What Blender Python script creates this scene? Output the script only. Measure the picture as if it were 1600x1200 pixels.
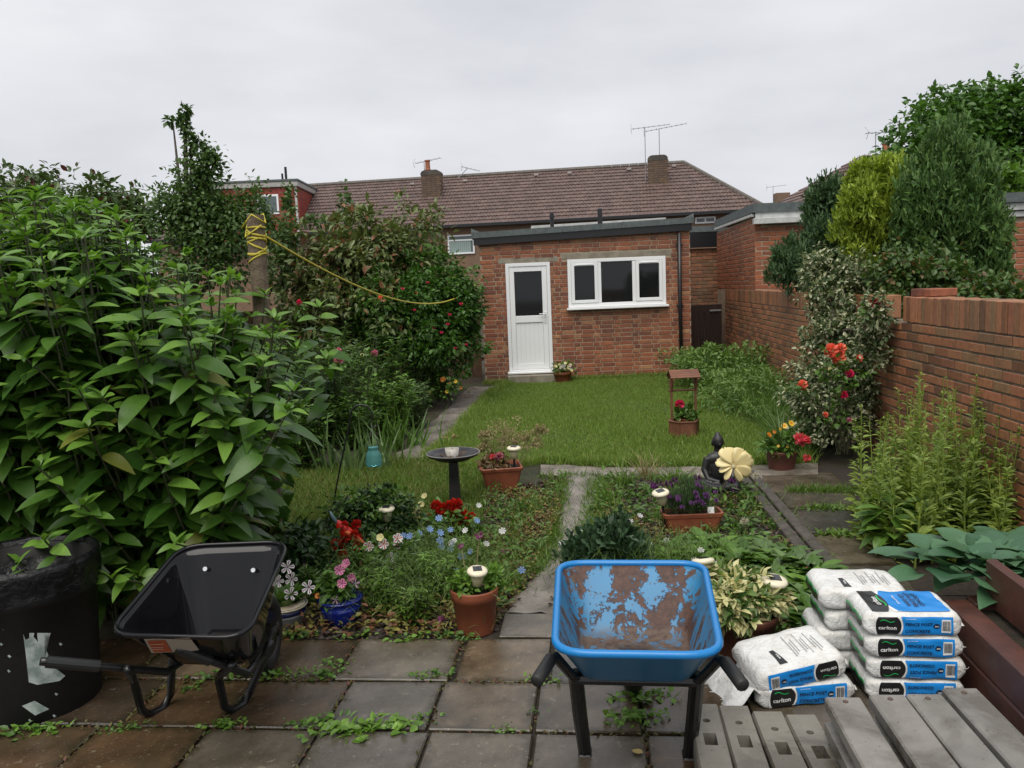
import bpy, math, random
import numpy as np
from mathutils import Vector, Matrix
random.seed(7); rng = np.random.default_rng(7)
for o in list(bpy.data.objects): bpy.data.objects.remove(o)
SC = bpy.context.scene
COL = SC.collection
PI = math.pi
# ---------------------------------------------------------------- camera
F_PX, H_CAM, PITCH, ROLL = 1270.0, 1.7, math.radians(6.83), math.radians(2.3)
_f = Vector((0, math.cos(PITCH), -math.sin(PITCH)))
_r0 = Vector((1, 0, 0)); _u0 = _r0.cross(_f)
C_R = _r0*math.cos(ROLL) - _u0*math.sin(ROLL)
C_U = _u0*math.cos(ROLL) + _r0*math.sin(ROLL)
CAM = Vector((0, 0, H_CAM))
cd = bpy.data.cameras.new('camera'); cam = bpy.data.objects.new('camera', cd); COL.objects.link(cam)
cd.sensor_width = 36.0; cd.lens = 36.0*F_PX/1600.0; cd.clip_start = 0.05; cd.clip_end = 1500
m = Matrix((C_R, C_U, -_f)).transposed().to_4x4(); m.translation = CAM
cam.matrix_world = m; SC.camera = cam
# ---------------------------------------------------------------- sky, sun, exposure
W = bpy.data.worlds.new('World'); SC.world = W; W.use_nodes = True
nt = W.node_tree; nt.nodes.clear()
SUN_EL, SUN_AZ = math.radians(62), math.radians(200)      # behind the viewer, high, diffused by cloud
sky = nt.nodes.new('ShaderNodeTexSky'); sky.sky_type = 'NISHITA'; sky.sun_disc = False
sky.sun_elevation = SUN_EL; sky.sun_rotation = SUN_AZ; sky.dust_density = 4; sky.air_density = 1
hs = nt.nodes.new('ShaderNodeHueSaturation'); hs.inputs['Saturation'].default_value = 0.3; hs.inputs['Value'].default_value = 1.0
nt.links.new(sky.outputs[0], hs.inputs['Color'])
tc = nt.nodes.new('ShaderNodeTexCoord'); mp = nt.nodes.new('ShaderNodeMapping'); mp.inputs['Scale'].default_value = (1.6, 1.6, 5.0)
nt.links.new(tc.outputs['Generated'], mp.inputs[0])
nz = nt.nodes.new('ShaderNodeTexNoise'); nz.inputs['Scale'].default_value = 1.7; nz.inputs['Detail'].default_value = 5; nz.inputs['Roughness'].default_value = .5
nt.links.new(mp.outputs[0], nz.inputs['Vector'])
cr = nt.nodes.new('ShaderNodeValToRGB')
cr.color_ramp.elements[0].position = .3; cr.color_ramp.elements[0].color = (3.6, 3.68, 3.96, 1)
cr.color_ramp.elements[1].position = .7; cr.color_ramp.elements[1].color = (4.75, 4.82, 4.98, 1)
nt.links.new(nz.outputs['Fac'], cr.inputs[0])
mx = nt.nodes.new('ShaderNodeMix'); mx.data_type = 'RGBA'; mx.inputs[0].default_value = 0.93     # cloud deck over the clear sky
nt.links.new(hs.outputs[0], mx.inputs['A']); nt.links.new(cr.outputs[0], mx.inputs['B'])
bg = nt.nodes.new('ShaderNodeBackground'); bg.inputs['Strength'].default_value = 0.1
wo = nt.nodes.new('ShaderNodeOutputWorld')
nt.links.new(mx.outputs['Result'], bg.inputs[0]); nt.links.new(bg.outputs[0], wo.inputs[0])
sl = bpy.data.lights.new('sun', 'SUN'); sl.energy = 1.5; sl.angle = math.radians(50); sl.color = (1, .955, .87)
so = bpy.data.objects.new('sun', sl); COL.objects.link(so)
sd = Vector((math.sin(SUN_AZ)*math.cos(SUN_EL), math.cos(SUN_AZ)*math.cos(SUN_EL), math.sin(SUN_EL)))
so.rotation_euler = sd.to_track_quat('Z', 'Y').to_euler(); so.location = (0, 0, 30)
SC.render.engine = 'CYCLES'; SC.cycles.use_denoising = True
SC.cycles.max_bounces = 6; SC.cycles.diffuse_bounces = 3; SC.cycles.glossy_bounces = 3; SC.cycles.transmission_bounces = 4; SC.cycles.transparent_max_bounces = 6
SC.view_settings.view_transform = 'Standard'; SC.view_settings.look = 'None'; SC.view_settings.exposure = 0.88; SC.view_settings.gamma = 1.0
SC.view_settings.use_curve_mapping = False
# ---------------------------------------------------------------- pixel <-> place
def ray(px, py): return (_f + C_R*((px-800)/F_PX) + C_U*((600-py)/F_PX))
def G(px, py, z=0.0):
    d = ray(px, py); t = (z-H_CAM)/d.z; return CAM + d*t
def atY(px, py, Y):
    d = ray(px, py); return CAM + d*(Y/d.y)
def dep(p): return (Vector(p)-CAM).dot(_f)
def S(w, p): return w*dep(p)/F_PX
def proj(p):
    v = Vector(p)-CAM; z = v.dot(_f); return 800+F_PX*v.dot(C_R)/z, 600-F_PX*v.dot(C_U)/z
# ---------------------------------------------------------------- materials
MATS = {}
def _new(name):
    m = bpy.data.materials.new(name); m.use_nodes = True; n = m.node_tree; b = n.nodes['Principled BSDF']; MATS[name] = m
    return m, n, b
def N(n, t, **kw):
    x = n.nodes.new(t)
    for k, v in kw.items(): setattr(x, k, v)
    return x
def mixc(n, fac, a, b, typ='MIX'):
    x = N(n, 'ShaderNodeMix', data_type='RGBA', blend_type=typ)
    for s, v in ((x.inputs[0], fac), (x.inputs['A'], a), (x.inputs['B'], b)):
        if hasattr(v, 'is_output'): n.links.new(v, s)
        else: s.default_value = v if isinstance(v, float) else (*v, 1) if len(v) == 3 else v
    return x.outputs['Result']
def noise(n, scale, detail=4, rough=.55, coord='Object', vec=None, dist=0.):
    x = N(n, 'ShaderNodeTexNoise'); x.inputs['Scale'].default_value = scale; x.inputs['Detail'].default_value = detail; x.inputs['Roughness'].default_value = rough; x.inputs['Distortion'].default_value = dist
    if vec is None:
        t = N(n, 'ShaderNodeTexCoord'); vec = t.outputs[coord]
    n.links.new(vec, x.inputs['Vector']); return x.outputs['Fac']
def ramp(n, src, p0, p1, c0=(0, 0, 0), c1=(1, 1, 1)):
    x = N(n, 'ShaderNodeValToRGB'); e = x.color_ramp.elements
    e[0].position = p0; e[1].position = p1; e[0].color = (*c0, 1); e[1].color = (*c1, 1)
    n.links.new(src, x.inputs[0]); return x.outputs[0]
def math_(n, op, a, b=None):
    x = N(n, 'ShaderNodeMath', operation=op)
    for i, v in enumerate((a, b)):
        if v is None: continue
        if hasattr(v, 'is_output'): n.links.new(v, x.inputs[i])
        else: x.inputs[i].default_value = v
    return x.outputs[0]
def bump(n, b, src, strength, dist=.01):
    x = N(n, 'ShaderNodeBump'); x.inputs['Strength'].default_value = strength; x.inputs['Distance'].default_value = dist
    n.links.new(src, x.inputs['Height']); n.links.new(x.outputs[0], b.inputs['Normal'])
def rnd_out(n):
    a = N(n, 'ShaderNodeAttribute', attribute_name='rnd'); o = N(n, 'ShaderNodeObjectInfo')
    return math_(n, 'FRACT', math_(n, 'ADD', a.outputs['Fac'], o.outputs['Random']))
def mat(name, c, c2=None, rough=.6, rough2=None, scale=6., metal=0., bmp=0., bscale=80., spec=.5, coat=0., lo=.35, hi=.65, coord='Object', pieces=0., bdist=.004):
    if name in MATS: return MATS[name]
    m, n, b = _new(name)
    if c2 is None: c2 = tuple(x*.75 for x in c)
    f = noise(n, scale, 6, .6, coord); r = ramp(n, f, lo, hi)
    col = mixc(n, r, c2, c)
    if pieces:
        v = rnd_out(n); g = math_(n, 'ADD', math_(n, 'MULTIPLY', v, 2*pieces), 1-pieces)
        cb = N(n, 'ShaderNodeCombineColor'); [n.links.new(g, cb.inputs[i]) for i in range(3)]
        col = mixc(n, 1.0, col, cb.outputs[0], 'MULTIPLY')
    n.links.new(col, b.inputs['Base Color'])
    if rough2 is not None:
        rr = math_(n, 'ADD', math_(n, 'MULTIPLY', ramp(n, noise(n, scale*.6, 4, .6, coord), .35, .65), rough2-rough), rough); n.links.new(rr, b.inputs['Roughness'])
    else: b.inputs['Roughness'].default_value = rough
    b.inputs['Metallic'].default_value = metal; b.inputs['Specular IOR Level'].default_value = spec; b.inputs['Coat Weight'].default_value = coat
    if bmp: bump(n, b, noise(n, bscale, 5, .65, coord), bmp, bdist)
    return m
def leafmat(name, cd_, cl, rough=.42, tr=.25, extra=None, evar=.0, spec=.45, patchy=None):
    """foliage: each leaf takes its own tone between two greens; a share of them may take a third colour"""
    if name in MATS: return MATS[name]
    gf = lambda c: (c[0]*.95, c[1]*1.10, c[2]*.76) if c[1] > c[0]*1.05 and c[1] > c[2]*1.2 else c
    cd_, cl = gf(cd_), gf(cl)
    m, n, b = _new(name); v = rnd_out(n)
    col = mixc(n, v, cd_, cl)
    if extra:
        v2 = math_(n, 'FRACT', math_(n, 'MULTIPLY', v, 7.31)); col = mixc(n, math_(n, 'GREATER_THAN', v2, 1-evar), col, extra)
    if patchy:
        gp_ = N(n, 'ShaderNodeNewGeometry').outputs['Position']; col = mixc(n, math_(n, 'MULTIPLY', ramp(n, noise(n, 1.6, 6, .7, vec=gp_), .48, .72), .45), col, patchy)
    fz = ramp(n, noise(n, 25, 2), .3, .7, (.8, .8, .8), (1.15, 1.15, 1.15)); col = mixc(n, 1.0, col, fz, 'MULTIPLY')
    n.links.new(col, b.inputs['Base Color']); b.inputs['Roughness'].default_value = rough; b.inputs['Specular IOR Level'].default_value = spec
    t = N(n, 'ShaderNodeBsdfTranslucent'); n.links.new(mixc(n, 1.0, col, (1.2, 1.25, .7), 'MULTIPLY'), t.inputs[0])
    mxs = N(n, 'ShaderNodeMixShader'); mxs.inputs[0].default_value = tr
    n.links.new(b.outputs[0], mxs.inputs[1]); n.links.new(t.outputs[0], mxs.inputs[2]); n.links.new(mxs.outputs[0], n.nodes['Material Output'].inputs[0])
    return m
def flat(name, c, rough=.5, metal=0., spec=.5, coat=0.): 
    if name in MATS: return MATS[name]
    m, n, b = _new(name); b.inputs['Base Color'].default_value = (*c, 1); b.inputs['Roughness'].default_value = rough; b.inputs['Metallic'].default_value = metal
    b.inputs['Specular IOR Level'].default_value = spec; b.inputs['Coat Weight'].default_value = coat; return m
# ---------------------------------------------------------------- mesh building
class MB:
    def __init__(s): s.V = []; s.F = []; s.R = []; s.r = 0.0; s.MI = []; s.mi = 0
    def v(s, p): s.V.append(tuple(p)); s.R.append(s.r); return len(s.V)-1
    def f(s, ids): s.F.append(tuple(ids)); s.MI.append(s.mi)
    def add(s, vs, fs):
        k = len(s.V)
        for p in vs: s.v(p)
        for f in fs: s.f([i+k for i in f])
    def quad(s, a, b, c, d): s.add((a, b, c, d), ((0, 1, 2, 3),))
    def cbox(s, c, size, ch=0.0, M=None):
        vs, fs = cbox_geo(size, ch)
        c = Vector(c); s.add([(M @ Vector(p) if M is not None else Vector(p)) + c for p in vs], fs)
    def beam(s, a, b, w, h, up=(0, 0, 1), ch=0.0):
        a, b = Vector(a), Vector(b); d = b-a; L = d.length; y = d/L; z = Vector(up) - y*Vector(up).dot(y)
        if z.length < 1e-5: z = Vector((1, 0, 0)) - y*y.x
        z.normalize(); x = y.cross(z); s.cbox((a+b)/2, (w, L, h), ch, Matrix((x, y, z)).transposed())
    def tube(s, pts, rad, n=8, caps=True):
        pts = [Vector(p) for p in pts]
        if not hasattr(rad, '__len__'): rad = [rad]*len(pts)
        prev = None; rings = []
        for i, p in enumerate(pts):
            t = (pts[min(i+1, len(pts)-1)]-pts[max(i-1, 0)])
            t = t.normalized() if t.length > 1e-9 else Vector((0, 0, 1))
            if prev is None: x = t.orthogonal().normalized()
            else:
                x = prev - t*prev.dot(t); x = x.normalized() if x.length > 1e-6 else t.orthogonal().normalized()
            prev = x; y = t.cross(x)
            rings.append([s.v(p + (x*math.cos(2*PI*k/n)+y*math.sin(2*PI*k/n))*rad[i]) for k in range(n)])
        for a, b in zip(rings, rings[1:]):
            for k in range(n): s.f((a[k], a[(k+1) % n], b[(k+1) % n], b[k]))
        if caps: s.f(rings[0][::-1]); s.f(rings[-1])
    def lathe(s, prof, n=24, c=(0, 0, 0), sx=1., sy=1., jit=0.):
        c = Vector(c); rings = []
        for (r, z) in prof:
            rings.append([s.v(c+Vector((r*sx*math.cos(2*PI*k/n)*(1+jit*random.uniform(-1, 1)), r*sy*math.sin(2*PI*k/n), z))) for k in range(n)])
        for a, b in zip(rings, rings[1:]):
            for k in range(n): s.f((a[k], a[(k+1) % n], b[(k+1) % n], b[k]))
        s.f(rings[0][::-1]); s.f(rings[-1])
    def loft(s, loops, cap0=False, cap1=False):
        rings = [[s.v(p) for p in L] for L in loops]; n = len(rings[0])
        for a, b in zip(rings, rings[1:]):
            for k in range(n): s.f((a[k], a[(k+1) % n], b[(k+1) % n], b[k]))
        if cap0: s.f(rings[0][::-1])
        if cap1: s.f(rings[-1])
    def prism(s, poly, z0, z1, M=None):
        M = M or Matrix.Identity(4); n = len(poly)
        a = [s.v(M @ Vector((x, y, z0))) for x, y in poly]; b = [s.v(M @ Vector((x, y, z1))) for x, y in poly]
        s.f(a[::-1]); s.f(b)
        for k in range(n): s.f((a[k], a[(k+1) % n], b[(k+1) % n], b[k]))
    def data(s, name, mats, smooth=False):
        me = bpy.data.meshes.new(name); me.from_pydata(s.V, [], s.F)
        for m_ in (mats if isinstance(mats, (list, tuple)) else [mats]): me.materials.append(m_)
        if any(s.R):
            a = me.attributes.new('rnd', 'FLOAT', 'POINT'); a.data.foreach_set('value', np.array(s.R, dtype=np.float32))
        if any(s.MI): me.polygons.foreach_set('material_index', np.array(s.MI, dtype=np.int32))
        if smooth: me.polygons.foreach_set('use_smooth', np.ones(len(me.polygons), dtype=bool))
        me.update(); return me
    def build(s, name, mats, parent=None, smooth=False, **tags): return link(name, s.data(name, mats, smooth), parent, **tags)
def cbox_geo(size, ch):
    hx, hy, hz = size[0]/2, size[1]/2, size[2]/2
    if ch <= 0:
        return [(x*hx, y*hy, z*hz) for z in (-1, 1) for y in (-1, 1) for x in (-1, 1)], [(0, 2, 3, 1), (4, 5, 7, 6), (0, 1, 5, 4), (2, 6, 7, 3), (0, 4, 6, 2), (1, 3, 7, 5)]
    vs = []; idx = {}
    for sx in (-1, 1):
        for sy in (-1, 1):
            for sz in (-1, 1):
                for ax in range(3):
                    p = [sx*(hx-ch), sy*(hy-ch), sz*(hz-ch)]; p[ax] = (sx*hx, sy*hy, sz*hz)[ax]
                    idx[(sx, sy, sz, ax)] = len(vs); vs.append(tuple(p))
    fs = []
    sg = [(-1, -1), (1, -1), (1, 1), (-1, 1)]
    def key(ax, a, u, v_, which):
        s_ = [0, 0, 0]; s_[ax] = a; s_[(ax+1) % 3] = u; s_[(ax+2) % 3] = v_; return idx[(*s_, which)]
    for ax in range(3):
        for a in (-1, 1):
            q = [key(ax, a, u, v_, ax) for u, v_ in sg]; fs.append(q if a > 0 else q[::-1])
        b, c = (ax+1) % 3, (ax+2) % 3      # edges running along ax
        for sb in (-1, 1):
            for sc_ in (-1, 1):
                def k2(a, w):
                    s_ = [0, 0, 0]; s_[ax] = a; s_[b] = sb; s_[c] = sc_; return idx[(*s_, w)]
                q = [k2(-1, b), k2(1, b), k2(1, c), k2(-1, c)]; fs.append(q if sb*sc_ < 0 else q[::-1])
    for sx in (-1, 1):
        for sy in (-1, 1):
            for sz in (-1, 1):
                q = [idx[(sx, sy, sz, k)] for k in range(3)]; fs.append(q if sx*sy*sz > 0 else q[::-1])
    return vs, fs
def link(name, me, parent=None, label=None, cat=None, group=None, kind=None, loc=None):
    o = bpy.data.objects.new(name, me); COL.objects.link(o)
    if parent is not None: o.parent = parent
    if loc is not None: o.location = loc
    return tag(o, label, cat, group, kind)
def tag(o, label=None, cat=None, group=None, kind=None):
    if label: o['label'] = label
    if cat: o['category'] = cat
    if group: o['group'] = group
    if kind: o['kind'] = kind
    return o
def thing(name, label, cat, loc=(0, 0, 0), rz=0., group=None):
    o = bpy.data.objects.new(name, None); COL.objects.link(o); o.location = loc; o.rotation_euler = (0, 0, rz); o.empty_display_size = .1
    return tag(o, label, cat, group)
def dup(root, loc=None, rz=None, label=None, group=None, scale=None):
    r = root.copy(); COL.objects.link(r)
    if loc is not None: r.location = loc
    if rz is not None: r.rotation_euler = (0, 0, rz)
    if scale is not None: r.scale = (scale,)*3 if not hasattr(scale, '__len__') else scale
    tag(r, label, None, group)
    def rec(a, b):
        for ch in [c for c in a.children]:
            c = ch.copy(); COL.objects.link(c); c.parent = b; rec(ch, c)
    rec(root, r); return r
# ---------------------------------------------------------------- foliage
def leaf_geo(seg=3, w=.42, fold=.12, droop=.25, belly=.4, wavy=0.):
    """a pointed leaf one unit long: two halves folded on the midrib, drooping to the tip"""
    vs = [(0, 0, 0)]; fs = []; prev = None
    for i in range(1, seg):
        t = i/seg; ww = w*.5*math.sin(PI*t**(.5/(1-belly) if belly != .5 else 1))**.8
        z = -droop*t*t; h = fold*ww*.9+wavy*math.sin(9*t)
        k = len(vs); vs += [(-ww, t, z+h), (0, t, z), (ww, t, z+h)]
        if prev is None: fs += [(0, k+1, k), (0, k+2, k+1)]
        else: fs += [(prev, prev+1, k+1, k), (prev+1, prev+2, k+2, k+1)]
        prev = k
    k = len(vs); vs.append((0, 1, -droop)); fs += [(prev, prev+1, k), (prev+1, prev+2, k)]
    return np.array(vs, float), fs
DIAMOND = (np.array([(0, 0, 0), (.5, .45, .1), (0, 1, -.08), (-.5, .45, .1)], float), [(0, 1, 2), (0, 2, 3)])
BLADE = (np.array([(-.5, 0, 0), (.5, 0, 0), (.3, .55, .06), (-.3, .55, .06), (0, 1, -.06)], float), [(0, 1, 2, 3), (3, 2, 4)])
TRI = (np.array([(-.5, 0, 0), (.5, 0, 0), (0, 1, 0)], float), [(0, 1, 2)])
def nrm(a): return a/np.maximum(np.linalg.norm(a, axis=-1, keepdims=True), 1e-9)
def frames(dirs, ups):
    y = nrm(dirs); z = ups - y*np.sum(ups*y, axis=-1, keepdims=True); z = nrm(z); x = np.cross(y, z); return x, y, z
def scatter(geo, P, D, U, sw, sl, rnd=None):
    """copies of one little shape -> arrays (verts, loops, totals, rnd)"""
    tv, tf = geo; n = len(P); k = len(tv)
    x, y, z = frames(D, U); sw = np.broadcast_to(np.asarray(sw, float), (n,)); sl = np.broadcast_to(np.asarray(sl, float), (n,))
    V = P[:, None, :] + x[:, None, :]*(tv[None, :, 0:1]*sw[:, None, None]) + y[:, None, :]*(tv[None, :, 1:2]*sl[:, None, None]) + z[:, None, :]*(tv[None, :, 2:3]*sl[:, None, None])
    lo = np.array([i for f in tf for i in f]); to = np.array([len(f) for f in tf])
    L = (lo[None, :] + (np.arange(n)*k)[:, None]).ravel(); T = np.tile(to, n)
    if rnd is None: rnd = rng.random(n)
    return V.reshape(-1, 3), L, T, np.repeat(rnd, k)
def merge(parts):
    V, L, T, R = [], [], [], []; o = 0
    for v, l, t, r in parts: V.append(v); L.append(l+o); T.append(t); R.append(r); o += len(v)
    return np.concatenate(V), np.concatenate(L), np.concatenate(T), np.concatenate(R)
def np_mesh(name, arr, mat_, smooth=False):
    V, L, T, R = arr; me = bpy.data.meshes.new(name)
    me.vertices.add(len(V)); me.vertices.foreach_set('co', V.astype(np.float32).ravel())
    me.loops.add(len(L)); me.loops.foreach_set('vertex_index', L.astype(np.int32))
    me.polygons.add(len(T)); me.polygons.foreach_set('loop_start', (np.cumsum(T)-T).astype(np.int32))
    me.update(calc_edges=True)
    a = me.attributes.new('rnd', 'FLOAT', 'POINT'); a.data.foreach_set('value', R.astype(np.float32))
    me.polygons.foreach_set('use_smooth', np.full(len(T), smooth)); me.materials.append(mat_); me.update(); return me
def fol(name, arr, mat_, parent=None, **tags): return link(name, np_mesh(name, arr, mat_), parent, **tags)
def rdir(n): return nrm(rng.normal(size=(n, 3)))
def crown_pts(c, rad, n, ncl=60, cr=.22, shell=.7, up=.2, flatb=-.9):
    """points in leaf clumps spread through an uneven ellipsoid, with outward directions"""
    d = rdir(ncl*2); d = d[d[:, 2] > flatb][:ncl]; rr = shell+(1.08-shell)*rng.random(len(d))**.6
    lum = 1+.14*np.sin(3.1*d[:, 0]+5*d[:, 1]+c[0])+.1*np.sin(7*d[:, 2]+4*d[:, 0])
    inner = rng.random(len(d)) < .25; rr = np.where(inner, rr*.6, rr)
    cc = d*(rr*lum)[:, None]; w = rng.random(len(d))+.4; idx = rng.choice(len(d), n, p=w/w.sum())
    off = rdir(n)*(rng.random(n)**.45)[:, None]*(cr*(.6+.8*rng.random(len(d))))[idx][:, None]
    q = cc[idx]+off; out = nrm(nrm(cc[idx])*.5+nrm(off)); P = np.array(c)+q*np.array(rad)
    out[:, 2] += up; return P, nrm(out)
def leafy(c, rad, n, lw, ll, geo=DIAMOND, ncl=60, cr=.22, shell=.7, droop=.3, up=.2, jit=.6, flatb=-.9, var=.35):
    P, o = crown_pts(c, rad, n, ncl, cr, shell, up, flatb)
    D = nrm(o+rdir(n)*jit-np.array([0, 0, droop])); U = nrm(o*.5+rdir(n)*.6+np.array([0, 0, .8]))
    s = 1+var*rng.uniform(-1, 1, n); return scatter(geo, P, D, U, lw*s, ll*s)
def in_poly(pts, poly):
    x, y = pts[:, 0], pts[:, 1]; r = np.zeros(len(pts), bool); n = len(poly)
    for i in range(n):
        x1, y1 = poly[i]; x2, y2 = poly[(i+1) % n]
        c = ((y1 > y) != (y2 > y)) & (x < (x2-x1)*(y-y1)/(y2-y1+1e-12)+x1); r ^= c
    return r
def gpoly(pix, z=0.): return [tuple(G(a, b, z)[:2]) for a, b in pix]
def poly_pts(poly, n):
    p = np.array(poly); lo, hi = p.min(0), p.max(0); out = np.zeros((0, 2))
    while len(out) < n:
        q = lo+(hi-lo)*rng.random((n*2, 2)); out = np.concatenate([out, q[in_poly(q, poly)]])
    return np.c_[out[:n], np.zeros(n)]
def grass_arr(P, h, w, lean=.5, geo=BLADE, hv=.5):
    n = len(P); D = np.c_[rng.normal(0, lean, (n, 2)), np.ones(n)]; U = np.c_[rng.normal(0, 1, (n, 2)), np.full(n, .2)]
    return scatter(geo, P, D, U, w*(.7+.6*rng.random(n)), h*(1-hv+2*hv*rng.random(n)))
# ================================================================ SETTING
TH = math.radians(5.8); GX = Vector((math.cos(TH), -math.sin(TH), 0)); GY = Vector((math.sin(TH), math.cos(TH), 0))
def AB(a, b, z=0.): return GX*a + GY*b + Vector((0, 0, z))
RZG = -TH
M_soil = None
def _soil():
    m, n, b = _new('soil')
    f = noise(n, 1.3, 6, .6); g = noise(n, 18, 6, .7)
    col = mixc(n, ramp(n, g, .35, .7), (.018, .013, .009), (.06, .04, .026)); col = mixc(n, ramp(n, f, .42, .62), col, (.045, .05, .02))
    n.links.new(col, b.inputs['Base Color']); b.inputs['Roughness'].default_value = .75; bump(n, b, noise(n, 35, 8, .75), .9, .03); return m
M_soil = _soil()
def _lawnm():
    m, n, b = _new('turf'); col = mixc(n, ramp(n, noise(n, 1.2, 4), .35, .65), (.022, .055, .01), (.06, .11, .02))
    n.links.new(col, b.inputs['Base Color']); b.inputs['Roughness'].default_value = .8; bump(n, b, noise(n, 90, 3), .6, .02); return m
M_turf = _lawnm()
mb = MB(); mb.quad((-300, -60, -.004), (300, -60, -.004), (300, 500, -.004), (-300, 500, -.004)); mb.build('ground', M_soil, kind='structure')
def sheet(name, poly, z, m_, th=0.03):
    mb = MB(); mb.prism(poly, z-th, z); return mb.build(name, m_, kind='structure')
LAWN = gpoly([(668, 716), (705, 690), (738, 650), (772, 612), (800, 600), (1068, 588), (1120, 592), (1180, 640), (1215, 680), (1262, 724), (1100, 728), (930, 727), (850, 722), (760, 735)])
sheet('lawn', LAWN, .012, M_turf)
# the concrete paths
def _conc(name, c1, c2, r1, r2, sc=5., edge=True):
    m, n, b = _new(name)
    col = mixc(n, ramp(n, noise(n, sc, 6, .65), .3, .7), c1, c2); col = mixc(n, ramp(n, noise(n, 150, 2, .5), .68, .74), col, (.24, .22, .19))
    gq = N(n, 'ShaderNodeNewGeometry').outputs['Position']; col = mixc(n, math_(n, 'MULTIPLY', ramp(n, noise(n, 3.1, 6, .7, vec=gq), .45, .7), .75), col, (.045, .04, .028))
    if edge:
        t_ = N(n, 'ShaderNodeTexCoord'); sx_ = N(n, 'ShaderNodeSeparateXYZ'); n.links.new(t_.outputs['Generated'], sx_.inputs[0])
        dm_ = lambda o: math_(n, 'SUBTRACT', .5, math_(n, 'ABSOLUTE', math_(n, 'SUBTRACT', o, .5)))
        de = math_(n, 'MINIMUM', dm_(sx_.outputs[0]), dm_(sx_.outputs[1])); de = math_(n, 'ADD', de, math_(n, 'MULTIPLY', math_(n, 'SUBTRACT', noise(n, 16, 6, .7, vec=gq), .5), .34))
        col = mixc(n, math_(n, 'MULTIPLY', ramp(n, de, .0, .10, (1, 1, 1), (0, 0, 0)), .8), col, (.03, .026, .014))
        col = mixc(n, math_(n, 'MULTIPLY', ramp(n, noise(n, 30, 4, .6, vec=gq), .64, .70), .6), col, (.20, .19, .16))
    v = rnd_out(n)
    tint = mixc(n, v, (.72, .74, .8), (1.25, 1.12, .95)); col = mixc(n, 1., col, tint, 'MULTIPLY')
    n.links.new(col, b.inputs['Base Color'])
    w = ramp(n, noise(n, 2.3, 4, .6, 'Generated', N(n, 'ShaderNodeNewGeometry').outputs['Position']), .38, .62)
    n.links.new(math_(n, 'ADD', math_(n, 'MULTIPLY', w, r2-r1), r1), b.inputs['Roughness'])
    hh_ = math_(n, 'ADD', noise(n, 160, 5, .7), math_(n, 'MULTIPLY', noise(n, 14, 6, .75, dist=.8), 2.0)); bump(n, b, hh_, .22, .004); return m
M_slab = _conc('wet_paving', (.05, .038, .026), (.165, .132, .094), .03, .20)
M_slabbrown = _conc('wet_paving_brown', (.034, .023, .014), (.105, .07, .043), .03, .20)
M_slabdark = _conc('wet_paving_grey', (.05, .044, .037), (.13, .118, .10), .03, .20)
M_path = _conc('worn_concrete', (.13, .12, .11), (.29, .27, .25), .25, .55, 7., False)
M_moss = mat('moss', (.045, .05, .015), (.025, .018, .01), .9, scale=40, bmp=.6, bscale=150)
sl_i = 0
def slab(par, c, w, d, m_, rz=RZG, th=.045, z=.018):
    global sl_i; sl_i += 1
    mb = MB(); vs, fs = cbox_geo((w, d, th), .005); mb.add(vs, fs)
    # worn, uneven corners
    mb.V = [(x*(1+random.uniform(-.006, .006)), y*(1+random.uniform(-.006, .006)), zz+(random.uniform(-.002, .002) if zz > 0 else 0)) for x, y, zz in mb.V]
    o = mb.build('slab', m_, par); o.location = Vector((c[0], c[1], z-th/2+random.uniform(-.003, .003))); o.rotation_euler = (random.uniform(-.006, .006), random.uniform(-.006, .006), rz+random.uniform(-.008, .008)); return o
patio = MB(); patio.add([AB(-3.6, .6, .001), AB(2.9, .6, .001), AB(2.9, 3.30, .001), AB(-.2, 3.72, .001), AB(-3.6, 3.72, .001)], [(0, 1, 2, 3, 4)])
patio = patio.build('patio', mat('joint_dirt', (.035, .026, .016), (.012, .009, .006), .9, scale=30, bmp=.8, bscale=90), kind='structure')
rows = [(3.29, 3.715, [-3.5, -3.05, -2.6, -2.12, -1.651, -1.179, -.661, -.231]),
        (2.90, 3.285, [-3.6, -3.2, -2.75, -2.33, -1.93, -1.52, -1.09, -.68, -.268, .15, .57, .99, 1.41, 1.85, 2.3, 2.7]),
        (2.46, 2.89, [-3.4, -2.95, -2.5, -2.0, -1.55, -1.10, -.664, -.262, .155, .58, 1.0, 1.42, 1.85, 2.3, 2.7]),
        (2.02, 2.45, [-3.5, -3.05, -2.6, -2.15, -1.7, -1.3, -.88, -.45, -.02, .42, .85, 1.28, 1.7, 2.15, 2.6]),
        (1.58, 2.01, [-3.5, -3.05, -2.6, -2.15, -1.7, -1.25, -.8, -.36, .08, .52, .95, 1.4, 1.85, 2.3, 2.7])]
for b0, b1, xs in rows:
    for a0, a1 in zip(xs, xs[1:]):
        ac = (a0+a1)/2; brown = (ac < -1.0 and random.random() < .75) or (.1 < ac < .5 and b0 < 3)
        gap = .03 if (b0 > 3.2 and abs(a0+.661) < .02) else .012
        w = a1-a0-gap; p = AB(ac+gap/2-.006, (b0+b1)/2)
        slab(patio, p, w, b1-b0-.012, M_slabbrown if brown else (M_slabdark if random.random() < .3 else M_slab))
for (b0, b1, a0, a1) in [(3.73, 4.02, -.50, -.20), (3.29, 3.715, -.225, .18)]: slab(patio, AB((a0+a1)/2, (b0+b1)/2), a1-a0-.01, b1-b0-.01, M_slabdark)
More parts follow.
